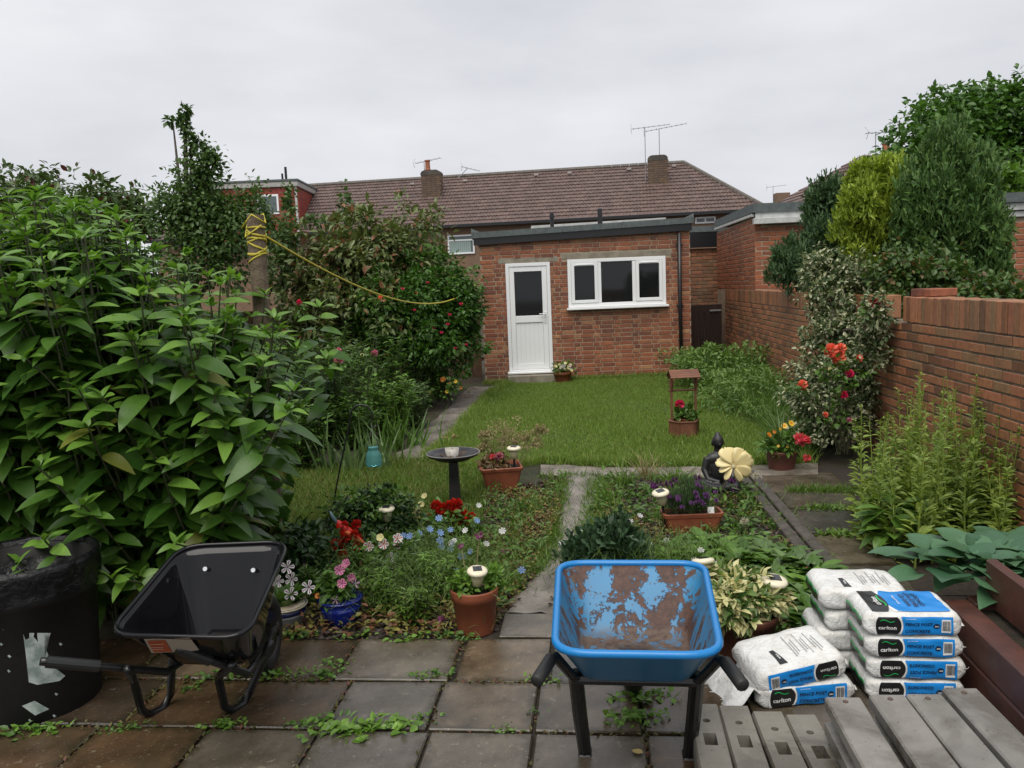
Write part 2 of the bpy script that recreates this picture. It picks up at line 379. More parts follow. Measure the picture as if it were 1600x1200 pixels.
# central worn concrete path in ragged pours, cross path before the lawn, side path by the border
def rough_path(name, pix, label_z, n=6, bumpz=.02):
    """ragged-edged concrete: left/right pixel edges from near to far"""
    mb = MB(); L = [G(*a) for a, _ in pix]; R_ = [G(*b) for _, b in pix]
    nn = 6; grid = []
    for i in range(len(pix)-1):
        for s in range(n):
            t = s/n; a = L[i].lerp(L[i+1], t); c = R_[i].lerp(R_[i+1], t); row = []
            for k in range(nn+1):
                p = a.lerp(c, k/nn)
                e = .035 if k in (0, nn) else .0
                p = p+Vector((random.uniform(-e, e), random.uniform(-e, e), label_z+random.uniform(-.006, .006)-(.02 if k in (0, nn) else 0))); row.append(p)
            grid.append(row)
    ids = [[mb.v(p) for p in r] for r in grid]
    for a, b in zip(ids, ids[1:]):
        for k in range(nn): mb.f((a[k], a[k+1], b[k+1], b[k]))
    return mb.build(name, M_path, kind='structure', smooth=True)
rough_path('path', [((784, 962), (858, 962)), ((828, 900), (900, 900)), ((858, 840), (920, 840)), ((872, 790), (934, 790)), ((878, 752), (942, 752)), ((862, 731), (956, 729))], .018)
rough_path('path', [((845, 742), (845, 726)), ((935, 747), (935, 731)), ((1060, 747), (1060, 731)), ((1170, 747), (1170, 729)), ((1300, 746), (1300, 723))], .022)
rough_path('path', [((600, 722), (672, 716)), ((640, 695), (705, 690)), ((675, 660), (735, 650)), ((712, 622), (768, 613)), ((735, 603), (795, 603))], .016)
# slab path beside the right wall with its old timber edging
sp = MB(); sp.add([AB(1.0, 4.3, .0), AB(2.6, 4.3, .0), AB(2.6, 7.3, .0), AB(1.0, 7.3, .0)], [(0, 1, 2, 3)])
sp = sp.build('slab_path', MATS['joint_dirt'], kind='structure')
for (x0, x1, x2, x3, y0, y1) in [(1195, 1330, 1190, 1300, 772, 741), (1232, 1345, 1212, 1330, 796, 772), (1258, 1365, 1234, 1345, 836, 798), (1288, 1400, 1262, 1365, 884, 838), (1325, 1440, 1290, 1400, 940, 888)]:
    q = [G(x0, y0), G(x1, y0), G(x3, y1), G(x2, y1)]; mb = MB()
    mb.loft([[Vector(p)+Vector((0, 0, zz)) for p in q] for zz in (-.02, .014)], False, True); mb.f((3, 2, 1, 0)); mb.build('slab', M_slabdark, sp)
M_tim = mat('old_timber', (.085, .072, .06), (.035, .028, .022), .45, .7, 14, bmp=.5, bscale=60)
for k, (pa, pb) in enumerate([((1172, 748), (1305, 905))]):
    a, b = G(*pa), G(*pb); t = thing('timber_edging', 'weathered grey timber boards edging the slab path', 'edging', a)
    d = (b-a); nrm_ = Vector((d.y, -d.x, 0)).normalized()
    for j in range(2):
        mb = MB(); mb.beam(Vector((0, 0, .03-.012*j))+nrm_*(.085*j), d+Vector((0, 0, .03-.012*j))+nrm_*(.085*j), .075, .09, ch=.006); mb.build('board', M_tim, t)
# ================================================================ BRICKWORK
def _brickm(name, cols, mort=.0):
    m, n, b = _new(name); v = rnd_out(n)
    x = N(n, 'ShaderNodeValToRGB'); x.color_ramp.interpolation = 'LINEAR'; e = x.color_ramp.elements
    while len(e) < len(cols): e.new(.5)
    for i, c in enumerate(cols): e[i].position = i/(len(cols)-1); e[i].color = (*c, 1)
    n.links.new(v, x.inputs[0]); gp = N(n, 'ShaderNodeNewGeometry').outputs['Position']
    f = ramp(n, noise(n, 22, 6, .7, vec=gp), .3, .75, (.62, .6, .6), (1.2, 1.15, 1.1)); col = mixc(n, 1., x.outputs[0], f, 'MULTIPLY')
    st = ramp(n, noise(n, 1.1, 5, .6, vec=gp), .5, .72); col = mixc(n, math_(n, 'MULTIPLY', st, .38), col, (.085, .065, .05))
    n.links.new(col, b.inputs['Base Color']); b.inputs['Roughness'].default_value = .62; bump(n, b, noise(n, 90, 5, .7, vec=gp), .5, .006); return m
M_brick = _brickm('red_brick', [(.20, .068, .038), (.36, .125, .058), (.28, .092, .046), (.17, .06, .037), (.38, .14, .066), (.31, .10, .048), (.22, .075, .042), (.44, .22, .11)])
M_brickw = _brickm('garden_brick', [(.19, .085, .042), (.32, .135, .062), (.44, .185, .09), (.24, .125, .062), (.38, .155, .075), (.29, .17, .085), (.17, .082, .045), (.46, .18, .095)])
M_mort = mat('mortar', (.40, .31, .22), (.26, .20, .14), .85, scale=9, bmp=.4)
M_mortd = mat('dark_mortar', (.17, .14, .10), (.09, .075, .055), .85, scale=9, bmp=.4)
_bm = {}
def brick_me(L, m_, h=.061, d=.1):
    k = (round(L, 3), m_.name, h, d)
    if k not in _bm:
        mb = MB(); mb.cbox((0, 0, 0), (L, d, h), .004); _bm[k] = mb.data('brick', m_)
    return _bm[k]
def brickwork(par, O, U, Lw, z0, z1, m_, holes=(), bond='stretcher', limit=300, prefer=None, course=.075, top_fn=None, proud=.0, d=.1, seed=1):
    """courses of bricks on the plane through O along U; the ones that show largest become parts, the rest one mesh"""
    rg = random.Random(seed); U = Vector(U).normalized(); Nn = Vector((U.y, -U.x, 0)); rzb = math.atan2(U.y, U.x); pieces = []
    nrow = int((z1-z0)/course+.3)
    for r_ in range(nrow):
        zc = z0+course*(r_+.5)
        if bond == 'header': seq = [.1025]; off = .056*(r_ % 2)
        elif bond == 'flemish': seq = [.215, .1025]; off = .08*(r_ % 2)+.0
        else: seq = [.215]; off = .1125*(r_ % 2)
        x = -off; i = 0
        while x < Lw-.01:
            L = seq[(i+(r_ % 2)) % len(seq)]; a, c = max(x, 0), min(x+L, Lw); i += 1; x += L+.013
            if c-a < .03: continue
            segs = [(a, c)]
            for (h0, h1, v0, v1) in holes:
                if v0 < zc < v1:
                    ns = []
                    for (p, q) in segs:
                        if q <= h0 or p >= h1: ns.append((p, q))
                        else:
                            if h0-p > .03: ns.append((p, h0))
                            if q-h1 > .03: ns.append((h1, q))
                    segs = ns
            for (p, q) in segs:
                if top_fn and zc+.03 > top_fn((p+q)/2): continue
                pieces.append(((p+q)/2, zc, q-p))
    key = prefer or (lambda c: (O+U*c[0]+Vector((0, 0, c[1]))-CAM).length)
    pieces.sort(key=key)
    for (xc, zc, L) in pieces[:limit]:
        Lq = .215 if abs(L-.215) < .012 else .1025 if abs(L-.1025) < .008 else round(L/.02)*.02
        o = link('brick', brick_me(Lq, m_, d=d), par); j = rg.uniform(-.003, .004)
        o.location = O+U*xc+Vector((0, 0, zc))-Nn*(d/2-.003-j-proud); o.rotation_euler = (0, 0, rzb+rg.uniform(-.012, .012))
    rest = pieces[limit:]
    if rest:
        mb = MB(); Mr = Matrix.Rotation(rzb, 3, 'Z')
        for (xc, zc, L) in rest:
            mb.r = rg.random(); mb.cbox(O+U*xc+Vector((0, 0, zc))-Nn*(d/2-.003-rg.uniform(-.003, .004)-proud), (L, d, .061), .004 if limit else 0., Mr)
        mb.build('brickwork', m_, par, kind='stuff')
def wallbox(par, O, U, Lw, z0, z1, th, m_, name='mortar', inset=.004):
    U = Vector(U).normalized(); Nn = Vector((U.y, -U.x, 0)); mb = MB()
    a = O-Nn*inset; q = [a, a+U*Lw, a+U*Lw-Nn*(th-inset), a-Nn*(th-inset)]
    mb.loft([[p+Vector((0, 0, z)) for p in q] for z in (z0, z1)], True, True); return mb.build(name, m_, par)
# ---------------------------------------------------------------- the brick outbuilding
YS = 14.35; X0, X1 = -.47, 3.20
shed = thing('brick_outbuilding', 'red brick flat-roofed outbuilding with white door and window at the end of the lawn', 'outbuilding', (0, 0, 0))
DX0, DX1, DZ0, DZ1 = -.04, .745, .20, 2.10
WX0, WX1, WZ0, WZ1 = 1.045, 2.77, 1.285, 2.13
O = Vector((X0, YS, 0))
rooft = lambda x: 2.46+.10*(x/(X1-X0))
brickwork(shed, O, (1, 0, 0), X1-X0, 0, 2.56, M_brick, holes=[(DX0-X0, DX1-X0, .1, 2.10), (WX0-X0, WX1-X0, WZ0, WZ1), (DX0-.12-X0, DX1+.14-X0, 2.10, 2.20), (WX0-.1-X0, WX1+.1-X0, 2.13, 2.24)], bond='flemish', limit=300, prefer=lambda c: abs(c[0]-2.2)+.6*abs(c[1]-1.1), seed=3)
# backing wall with real openings
def wall_holes(par, O, U, Lw, z0, z1, holes, th, m_, name='mortar', inset=.004):
    U = Vector(U).normalized(); Nn = Vector((U.y, -U.x, 0)); xs = sorted({0, Lw, *[h for q in holes for h in q[:2]]}); mb = MB()
    for a, b in zip(xs, xs[1:]):
        zz = [(z0, z1)]
        for (h0, h1, v0, v1) in holes:
            if h0 <= a+1e-6 and h1 >= b-1e-6: zz = [(z0, v0), (v1, z1)]
        for (p, q) in zz:
            if q-p < 1e-3: continue
            A = O-Nn*inset+U*a; B = O-Nn*inset+U*b
            mb.loft([[A+Vector((0, 0, k)), B+Vector((0, 0, k)), B-Nn*(th-inset)+Vector((0, 0, k)), A-Nn*(th-inset)+Vector((0, 0, k))] for k in (p, q)], True, True)
    return mb.build(name, m_, par)
wall_holes(shed, O, (1, 0, 0), X1-X0, 0, 2.50, [(DX0-X0, DX1-X0, .16, 2.10), (WX0-X0, WX1-X0, WZ0, WZ1)], .22, M_mort)
for xx, nm in ((X0, -1), (X1, 1)):
    Oo = Vector((xx, YS+3.2, 0)) if nm < 0 else Vector((xx, YS+.13, 0)); Uu = (0, -1, 0) if nm < 0 else (0, 1, 0)
    brickwork(shed, Oo, Uu, 3.07, 0, 2.5, M_brick, limit=0, seed=5+nm); wallbox(shed, Oo, Uu, 3.06, 0, 2.5, .2, M_mort)
mb = MB(); mb.cbox(((X0+X1)/2, YS+1.7, .1), (X1-X0-.44, 2.9, .06)); mb.build('floor', mat('screed', (.2, .19, .18)), shed)
mb = MB(); mb.cbox(((X0+X1)/2, YS+3.1, 1.25), (X1-X0-.44, .1, 2.4)); mb.build('back_wall', mat('inside_plaster', (.12, .11, .10)), shed)
M_lint = mat('concrete_lintel', (.30, .27, .21), (.19, .165, .125), .8, scale=8, bmp=.3)
for (a, b, z) in ((DX0-.12, DX1+.14, 2.15), (WX0-.1, WX1+.1, 2.185)):
    mb = MB(); mb.cbox(((a+b)/2, YS+.05, z), (b-a-.006, .1+.004, .10-.004), .004); mb.build('lintel', M_lint, shed)
# roof: black fascia and grey felt upstand, falling to the left
M_felt = mat('mineral_felt', (.105, .125, .125), (.065, .08, .082), .55, .75, 12, bmp=.4, bscale=200)
M_blk = flat('black_plastic_trim', (.012, .012, .014), .35)
def ramp_box(mb, xa, xb, y0, y1, zfa, h):
    q = [(xa, y0), (xb, y0), (xb, y1), (xa, y1)]
    mb.loft([[(x, y, zfa(x)+k) for x, y in q] for k in (0, h)], True, True)
zf = lambda x: 2.435+.030*(x-X0)
mb = MB(); ramp_box(mb, X0-.10, X1+.02, YS-.075, YS-.015, zf, .12); mb.build('fascia', M_blk, shed)
mb = MB(); ramp_box(mb, X0-.13, X1+.05, YS-.10, YS+.30, lambda x: zf(x)+.12, .10); rf = mb.build('roof_edge', M_felt, shed)
mb = MB(); ramp_box(mb, X0-.10, X1+.02, YS+.30, YS+3.3, lambda x: zf(x)+.10, .09); mb.build('roof', M_felt, shed)
for xx in (X0-.13, X1-.12):
    mb = MB(); z = zf(xx)+.215; mb.add([(xx, YS-.10, z), (xx+.17, YS-.10, z), (xx+(.0 if xx < 0 else .17), YS-.085, z+.075), (xx, YS+.2, z), (xx+.17, YS+.2, z), (xx+(.0 if xx < 0 else .17), YS+.15, z+.06)], [(0, 1, 2), (3, 5, 4), (0, 2, 5, 3), (1, 4, 5, 2), (0, 3, 4, 1)]); mb.build('felt_corner', M_felt, rf)
for xx in (.98, 2.0):
    mb = MB(); mb.cbox((xx, YS-.104, zf(xx)+.17), (.012, .008, .096)); mb.build('felt_lap', M_felt, rf)
# white door
M_upvc = flat('white_upvc', (.82, .83, .84), .25)
M_glass = None
def _glass():
    m, n, b = _new('dark_glass'); b.inputs['Base Color'].default_value = (.02, .022, .024, 1); b.inputs['Roughness'].default_value = .05; b.inputs['Specular IOR Level'].default_value = .4
    b.inputs['Transmission Weight'].default_value = .5; return m
M_glass = _glass()
def ring(mb, x0, x1, z0, z1, w, y0, y1, wb=None):
    wb = w if wb is None else wb
    mb.cbox(((x0+w/2), (y0+y1)/2, (z0+z1)/2), (w, y1-y0, z1-z0), .004); mb.cbox(((x1-w/2), (y0+y1)/2, (z0+z1)/2), (w, y1-y0, z1-z0), .004)
    mb.cbox(((x0+x1)/2, (y0+y1)/2, z1-w/2), (x1-x0-2*w, y1-y0-.004, w), .004); mb.cbox(((x0+x1)/2, (y0+y1)/2, z0+wb/2), (x1-x0-2*w, y1-y0-.004, wb), .004)
door = MB(); ring(door, DX0+.003, DX1-.003, DZ0, DZ1, .06, YS-.02, YS+.05, .03); door = door.build('door', M_upvc, shed)
mb = MB(); lx0, lx1, lz0, lz1 = DX0+.066, DX1-.066, DZ0+.034, DZ1-.064; ring(mb, lx0, lx1, lz0, lz1, .085, YS-.008, YS+.045, .1); mb.cbox(((lx0+lx1)/2, YS+.018, 1.12), (lx1-lx0-.172, .048, .12), .004); mb.build('door_leaf', M_upvc, door)
pw = (lx1-lx0-.174)/6
for k in range(6):
    mb = MB(); mb.cbox((lx0+.087+pw*(k+.5), YS+.022, (lz0+.1+1.06)/2), (pw-.0012, .02, 1.06-lz0-.1-.004), .0012); mb.build('panel', M_upvc, door)
mb = MB(); mb.cbox(((lx0+lx1)/2, YS+.025, (1.18+lz1-.085)/2), (lx1-lx0-.172, .012, lz1-.085-1.18-.002)); mb.build('pane', M_glass, door)
mb = MB(); mb.cbox((lx1-.045, YS-.016, 1.14), (.03, .016, .2), .006); mb.tube([(lx1-.045, YS-.02, 1.2), (lx1-.045, YS-.06, 1.2), (lx1-.15, YS-.06, 1.205)], .010, 8); mb.build('handle', flat('satin_metal', (.75, .75, .76), .3, .2), door)
mb = MB(); mb.cbox(((DX0+DX1)/2, YS-.05, DZ0-.018), (DX1-DX0+.05, .17, .034), .006); mb.build('door_sill', M_upvc, door)
mb = MB(); mb.cbox(((DX0+DX1)/2, YS-.14, .075), (DX1-DX0+.06, .26, .15), .01); st = mb.build('door_step', M_lint, shed)
# window of three lights
win = MB(); ring(win, WX0+.003, WX1-.003, WZ0+.002, WZ1-.002, .06, YS-.015, YS+.05, .07); win = win.build('window', M_upvc, shed)
for xx in (WX0+.56, WX0+1.165):
    mb = MB(); mb.cbox((xx, YS+.018, (WZ0+WZ1)/2+.003), (.06, .062, WZ1-WZ0-.145), .004); mb.build('mullion', M_upvc, win)
for k, (a, b, sash) in enumerate(((WX0+.065, WX0+.528, 1), (WX0+.592, WX0+1.133, 0), (WX0+1.197, WX1-.065, 1))):
    if sash:
        mb = MB(); ring(mb, a, b, WZ0+.076, WZ1-.066, .055, YS-.026, YS+.03); mb.build('sash', M_upvc, win); w = .052
        if True: mb = MB(); mb.cbox(((a+b)/2, YS-.03, WZ1-.1), (.3, .012, .018), .003); mb.build('trickle_vent', M_upvc, win)
    else: w = -.004
    mb = MB(); mb.cbox(((a+b)/2, YS+.02+.002*k, (WZ0+WZ1)/2+.005), (b-a-2*w, .01, WZ1-WZ0-.142-2*w)); mb.build('pane', M_glass, win)
mb = MB(); mb.cbox(((WX0+WX1)/2, YS-.045, WZ0-.02), (WX1-WX0+.06, .12, .036), .006); mb.build('window_sill', M_upvc, win)
# things in the dark room seen through the panes: a white shelf frame
shf = thing('shelf_frame', 'pale shelf frame standing inside the outbuilding behind the glass', 'shelf', (1.9, YS+1.6, .13))
mb = MB()
for xx in (-.75, .75): mb.cbox((xx, 0, .8), (.05, .4, 1.6), .004)
mb.build('upright', mat('shelf_wood', (.5, .48, .44)), shf)
for z in (.5, 1.0, 1.5):
    mb = MB(); mb.cbox((0, 0, z), (1.44, .4, .03)); mb.build('shelf', MATS['shelf_wood'], shf)
# rainwater pipe
mb = MB(); px_ = 3.00; mb.tube([(px_, YS-.06, 2.5), (px_, YS-.06, 1.2), (px_+.01, YS-.06, .02)], .034, 10); dp = mb.build('downpipe', M_blk, shed, smooth=True)
for z in (2.3, 1.25, .3):
    mb = MB(); mb.cbox((px_, YS-.045, z), (.11, .055, .045), .006); mb.build('pipe_clip', M_blk, dp)
# ---------------------------------------------------------------- right boundary wall, in line with the neighbours' garage
WA, WB = 2.6, .1016; WU = Vector((WB, 1, 0)).normalized()
wpt = lambda Y, z=0.: Vector((WA+WB*Y, Y, z))
wall = thing('garden_wall', 'brown brick boundary wall with soldier course coping beside the slab path', 'wall')
Yn, Ye, Yf = 2.2, 6.80, 15.9
Ow = wpt(Yf); Uw = -WU
Lw = (wpt(Yf)-wpt(Yn)).length; Le = (wpt(Yf)-wpt(Ye)).length; Ls = (wpt(Yf)-wpt(7.4)).length
topf = lambda x: 1.275 if Ls > x or x > Le else 1.275
brickwork(wall, Ow, Uw, Lw, 0, 1.275, M_brickw, bond='stretcher', limit=285, prefer=lambda c: (Vector((5.2, 0, 0))-Vector((( Ow+Uw*c[0]).y, 0, 0))).length+.35*abs(c[1]-.95), seed=11)
wallbox(wall, Ow, Uw, Lw, 0, 1.268, .22, M_mortd)
# soldier course: bricks on end
k = 0; x = 0.0; rest = MB(); rest_n = 0; wrz = math.atan2(Uw.y, Uw.x); Nw = Vector((Uw.y, -Uw.x, 0))
sm = MB(); sm.cbox((0, 0, 0), (.066, .205, .205), .004); sold_me = sm.data('coping_brick', M_brickw)
while x < Lw:
    c = Ow+Uw*(x+.033)-Nw*.10+Vector((0, 0, 1.275+.1075+random.uniform(-.003, .003)))
    if not (Ls < x < Le):
        if c.y > 4.6 and c.y < Ye+.1 and k < 60:
            o = link('coping_brick', sold_me, wall); o.location = c+Nw*random.uniform(-.002, .004); o.rotation_euler = (0, 0, wrz+random.uniform(-.01, .01)); k += 1
        else: rest.r = random.random(); rest.cbox(c, (.066, .205, .205), .004, Matrix.Rotation(wrz, 3, 'Z'))
    x += .075
rest.build('coping', M_brickw, wall, kind='stuff')
for a, b in ((0, Ls-.14), (Le+.08, Lw)): wallbox(wall, Ow+Uw*a, Uw, b-a, 1.268, 1.482, .2, M_mortd, 'coping_mortar', .008)
mb = MB(); c = wpt(5.9)
bk = thing('loose_brick_pair', 'two loose red bricks left on top of the boundary wall', 'bricks', wpt(6.62, 1.487)-Nw*.1)
for j in (-1, 1):
    o = link('brick', brick_me(.215, M_brick), bk); o.location = Vector((.05, j*.108-.04, .033))+Vector((0, 0, 0)); o.rotation_euler = (0, 0, .06*j+(PI/2 if 0 else .05))
# ---------------------------------------------------------------- neighbour's garage rising from the wall
gar = thing('neighbour_garage', 'brick garage with flat felt roof and white gutter behind the boundary wall', 'garage')
Yg0, Yg1 = 13.0, 16.9
Og = wpt(Yg1)-Nw*.004; Lg = (wpt(Yg1)-wpt(Yg0)).length
M_brickg = _brickm('garage_brick', [(.26, .085, .042), (.40, .135, .06), (.33, .11, .05), (.21, .08, .042), (.38, .14, .065)])
brickwork(gar, Og, Uw, Lg, 1.49, 2.66, M_brickg, limit=120, seed=13); wallbox(gar, Og, Uw, Lg, 0, 2.64, .22, M_mort)
cg = Og+Uw*Lg; Uf = Vector((1, -.1016, 0)).normalized()
brickwork(gar, cg, Uf, 3.6, 1.2, 2.52, M_brickg, limit=120, seed=14); wallbox(gar, cg+Uf*.01, Uf, 3.6, 0, 2.5, .22, M_mort)
M_wht = mat('weathered_white_paint', (.55, .56, .55), (.40, .41, .40), .5, scale=9)
up_ = Vector((0, 0, 1))
def bar(par, name, a, b, w, h, m_, ch=.004): mb = MB(); mb.beam(a, b, w, h, ch=ch); return mb.build(name, m_, par)
bar(gar, 'gutter', cg-Uf*.05+Vector((0, -.09, 2.56)), cg+Uf*3.6+Vector((0, -.09, 2.56)), .11, .09, M_wht)
bar(gar, 'fascia', cg+Vector((0, -.02, 2.63)), cg+Uf*3.6+Vector((0, -.02, 2.63)), .03, .16, M_wht)
bar(gar, 'roof_trim', Og+Nw*.03+Vector((0, 0, 2.70)), cg+Nw*.03+Vector((0, 0, 2.66)), .05, .045, M_wht)
mb = MB(); A_, B_, C_, D_ = Og+Nw*.05, cg+Nw*.05-Vector((0, .06, 0)), cg+Uf*3.7-Vector((0, .06, 0)), Og+Uf*3.7
mb.loft([[A_+up_*2.73, B_+up_*2.70, C_+up_*2.66, D_+up_*2.69], [A_+up_*2.87, B_+up_*2.84, C_+up_*2.80, D_+up_*2.83]], True, True); mb.build('roof', M_felt, gar)
# the nearer garage at the right, behind the conifers
gar2 = thing('neighbour_garage', 'brick garage with pale fascia boards partly hidden by the tall conifer', 'garage')
c2 = atY(1530, 330, 10.4); c2.z = 0; u2 = Vector((1, -.1, 0)).normalized()
brickwork(gar2, c2, u2, 3.2, .9, 2.30, M_brickg, limit=60, seed=16); wallbox(gar2, c2, u2, 3.2, 0, 2.32, .2, M_mort)
bar(gar2, 'fascia', c2+Vector((-.1, -.05, 2.44)), c2+u2*3.2+Vector((0, -.05, 2.44)), .04, .09, M_wht); bar(gar2, 'soffit_board', c2+Vector((-.1, -.02, 2.35)), c2+u2*3.2+Vector((0, -.02, 2.35)), .03, .07, M_wht)
mb = MB(); mb.beam(c2+Vector((-.15, .9, 2.55)), c2+u2*3.3+Vector((0, .9, 2.55)), 2.0, .12); mb.build('roof', M_felt, gar2)
# ---------------------------------------------------------------- gap beside the outbuilding: dark gate and rear wall
gt = thing('timber_gate', 'dark brown timber gate in the shaded gap beside the outbuilding', 'gate', (X1, 15.9, 0))
M_gate = mat('dark_stained_wood', (.04, .02, .015), (.02, .011, .009), .55, scale=12, bmp=.3)
wg = (WA+WB*15.9)-X1-.1
for k in range(8):
    mb = MB(); mb.cbox((.03+wg*(k+.5)/8, random.uniform(-.004, .004), .60), (wg/8-.006, .022, 1.2), .003); mb.build('board', M_gate, gt)
for z in (.25, 1.02): mb = MB(); mb.cbox((.03+wg/2, .025, z), (wg, .03, .09)); mb.build('rail', M_gate, gt)
mb = MB(); mb.cbox((wg-.1, -.025, 1.08), (.22, .02, .03), .003); mb.build('hasp', flat('dull_zinc', (.45, .46, .47), .4, .6), gt)
rw = thing('rear_wall', 'shaded brick wall with dark fascia closing the gap behind the gate', 'wall', (0, 0, 0))
Or = Vector((X1-.2, 17.4, 0)); brickwork(rw, Or, (1, 0, 0), 1.9, 0, 2.35, M_brickw, limit=60, prefer=lambda c: abs(c[1]-1.9)+abs(c[0]-.8), seed=18); wallbox(rw, Or, (1, 0, 0), 1.9, 0, 2.34, .2, M_mortd)
mb = MB(); mb.cbox((X1+.75, 17.36, 2.52), (1.9, .1, .32)); mb.build('fascia', M_blk, rw); mb = MB(); mb.cbox((X1+.75, 17.9, 2.74), (1.9, 1.2, .12)); mb.build('roof', M_felt, rw)
# wooden fence behind the shrubs at the left of the outbuilding, of upright boards
fn = thing('board_fence', 'brown upright board fence behind the shrubs beside the outbuilding', 'fence')
M_fence = mat('brown_fence_wood', (.13, .07, .035), (.07, .04, .022), .6, scale=10, bmp=.4, pieces=.25)
fx = -3.4
fb = MB(); fb.cbox((0, 0, .75), (.138, .018, 1.5), .003); fme = fb.data('board', M_fence)
while fx < X0-.1:
    o = link('board', fme, fn); o.location = (fx+.07, 15.5+random.uniform(-.006, .006), 0); fx += .142
for z in (.35, 1.25): mb = MB(); mb.cbox(((X0-3.4)/2, 15.53, z), (2.9, .035, .07)); mb.build('rail', M_fence, fn)
def long_fence(label, A, B, h, n):
    t = thing('board_fence', label, 'fence'); d = (B-A); L = d.length; rz = math.atan2(d.y, d.x)
    for z in (.35, h-.25): bar(t, 'rail', A+Vector((0, 0, z)), B+Vector((0, 0, z)), .04, .07, M_fence)
    bb = MB(); bb.cbox((0, 0, h/2), (L/n-.006, .018, h), .003); me = bb.data('board', M_fence)
    for k in range(n): o = link('board', me, t); o.location = A+d*((k+.5)/n)+Vector((0, 0, 0))+Vector((-math.sin(rz), math.cos(rz), 0))*(.03+random.uniform(-.004, .004)); o.rotation_euler = (0, 0, rz)
long_fence('long brown board fence behind the left shrubs and border', Vector((-3.5, 15.5, 0)), Vector((-4.3, 1.5, 0)), 1.5, 95)
# ================================================================ HOUSES BEHIND
M_tile = mat('brown_roof_tile', (.15, .098, .085), (.10, .068, .06), .42, .62, 2.5, pieces=.16, lo=.3, hi=.7)
M_ridge = mat('ridge_tile', (.12, .10, .085), (.08, .07, .06), .6, scale=5)
M_hb = _brickm('stock_brick', [(.26, .17, .10), (.20, .12, .075), (.30, .20, .12), (.15, .095, .06)])
M_stk = _brickm('sooty_stack_brick', [(.13, .085, .055), (.10, .065, .045), (.16, .10, .06), (.075, .055, .042)])
M_lead = mat('lead_flashing', (.17, .175, .19), (.12, .125, .14), .45, scale=6)
def tiled_slope(par, A, B, C_, D, rows_n, tw=.30, name='roof_tiles', m_=None):
    """interlocking tiles in real overlapping courses: A-B along the eave, D-C along the ridge (trapezium)"""
    mb = MB(); A, B, C_, D = map(Vector, (A, B, C_, D)); nn = ((B-A).cross(D-A)).normalized()
    ed = (B-A).normalized()
    if nn.z < 0: nn = -nn
    lean = (D-A).dot(ed); 
    for r_ in range(rows_n):
        t0, t1 = r_/rows_n, (r_+1.12)/rows_n
        a0, b0 = A.lerp(D, t0), B.lerp(C_, t0); a1, b1 = A.lerp(D, min(t1, 1)), B.lerp(C_, min(t1, 1)); L = (b0-a0).length
        o0 = (a0-A).dot(ed); up0 = a0-ed*o0; up1 = a1-ed*((a1-A).dot(ed)); off = (r_ % 2)*tw*.5
        k0 = math.floor((o0-off)/tw); x = k0*tw+off
        xa, xb = max(o0, (a1-A).dot(ed)) if lean > 0 else o0, o0+L
        while x < o0+L:
            lo, hi = max(x, o0), min(x+tw-.006, o0+L); x += tw
            if hi-lo < .05: continue
            # keep inside the slanting hips at the upper edge
            l1 = max(lo, (a1-A).dot(ed)); h1 = min(hi, (b1-A).dot(ed))
            if h1-l1 < .02: l1 = h1 = max(min((l1+h1)/2, hi), lo)
            mb.r = random.random(); P = []
            for (q, e) in ((0, .05), (.22, .075), (.45, .05), (.55, .05), (.78, .075), (1, .05)):
                P.append((up0+ed*(lo+(hi-lo)*q)+nn*e, up1+ed*(l1+(h1-l1)*q)+nn*(e-.045)))
            ia = [mb.v(p[0]) for p in P]; ib = [mb.v(p[1]) for p in P]; ic = [mb.v(p[0]-nn*.035) for p in P]
            for k in range(5): mb.f((ia[k], ia[k+1], ib[k+1], ib[k])); mb.f((ic[k], ic[k+1], ia[k+1], ia[k]))
    return mb.build(name, m_ or M_tile, par, kind='stuff')
house = thing('terraced_house', 'brown tiled terraced house with two chimney stacks beyond the outbuilding', 'house')
HA = math.radians(9); he = Vector((-math.cos(HA), math.sin(HA), 0)); hf = Vector((-math.sin(HA), -math.cos(HA), 0))
Rr = atY(1068, 255, 39.5); ZR = Rr.z; Rr.z = 0
LR = 25.0; run = 4.3; ZE = 4.50
up = lambda z: Vector((0, 0, z))
ridR, ridL = Rr+up(ZR), Rr+he*LR+up(ZR)
eaR = Rr+hf*run-he*3.2+up(ZE); eaL = Rr+hf*run+he*(LR+.3)+up(ZE); baR = Rr-hf*run-he*3.2+up(ZE); baL = Rr-hf*run+he*(LR+.3)+up(ZE)
tiled_slope(house, eaL, eaR, ridR, ridL, 15); tiled_slope(house, eaR, baR, ridR-he*.01, ridR, 15)
mb = MB(); dn = up(-.03); mb.add([eaL+dn, eaR+dn, ridR+dn, ridL+dn, baR+dn, baL+dn], [(0, 1, 2, 3), (1, 4, 2), (4, 5, 3, 2), (0, 3, 5)]); mb.build('roof', M_tile, house)
mb = MB()
for a, b in ((ridL, ridR), (ridR, eaR), (ridR, baR)):
    n_ = int((b-a).length/.42)
    for k in range(n_):
        p, q = a.lerp(b, k/n_), a.lerp(b, (k+.97)/n_); mb.r = random.random(); mb.tube([p+up(.03), q+up(.03)], .11, 8)
mb.build('ridge_tiles', M_ridge, house, kind='stuff')
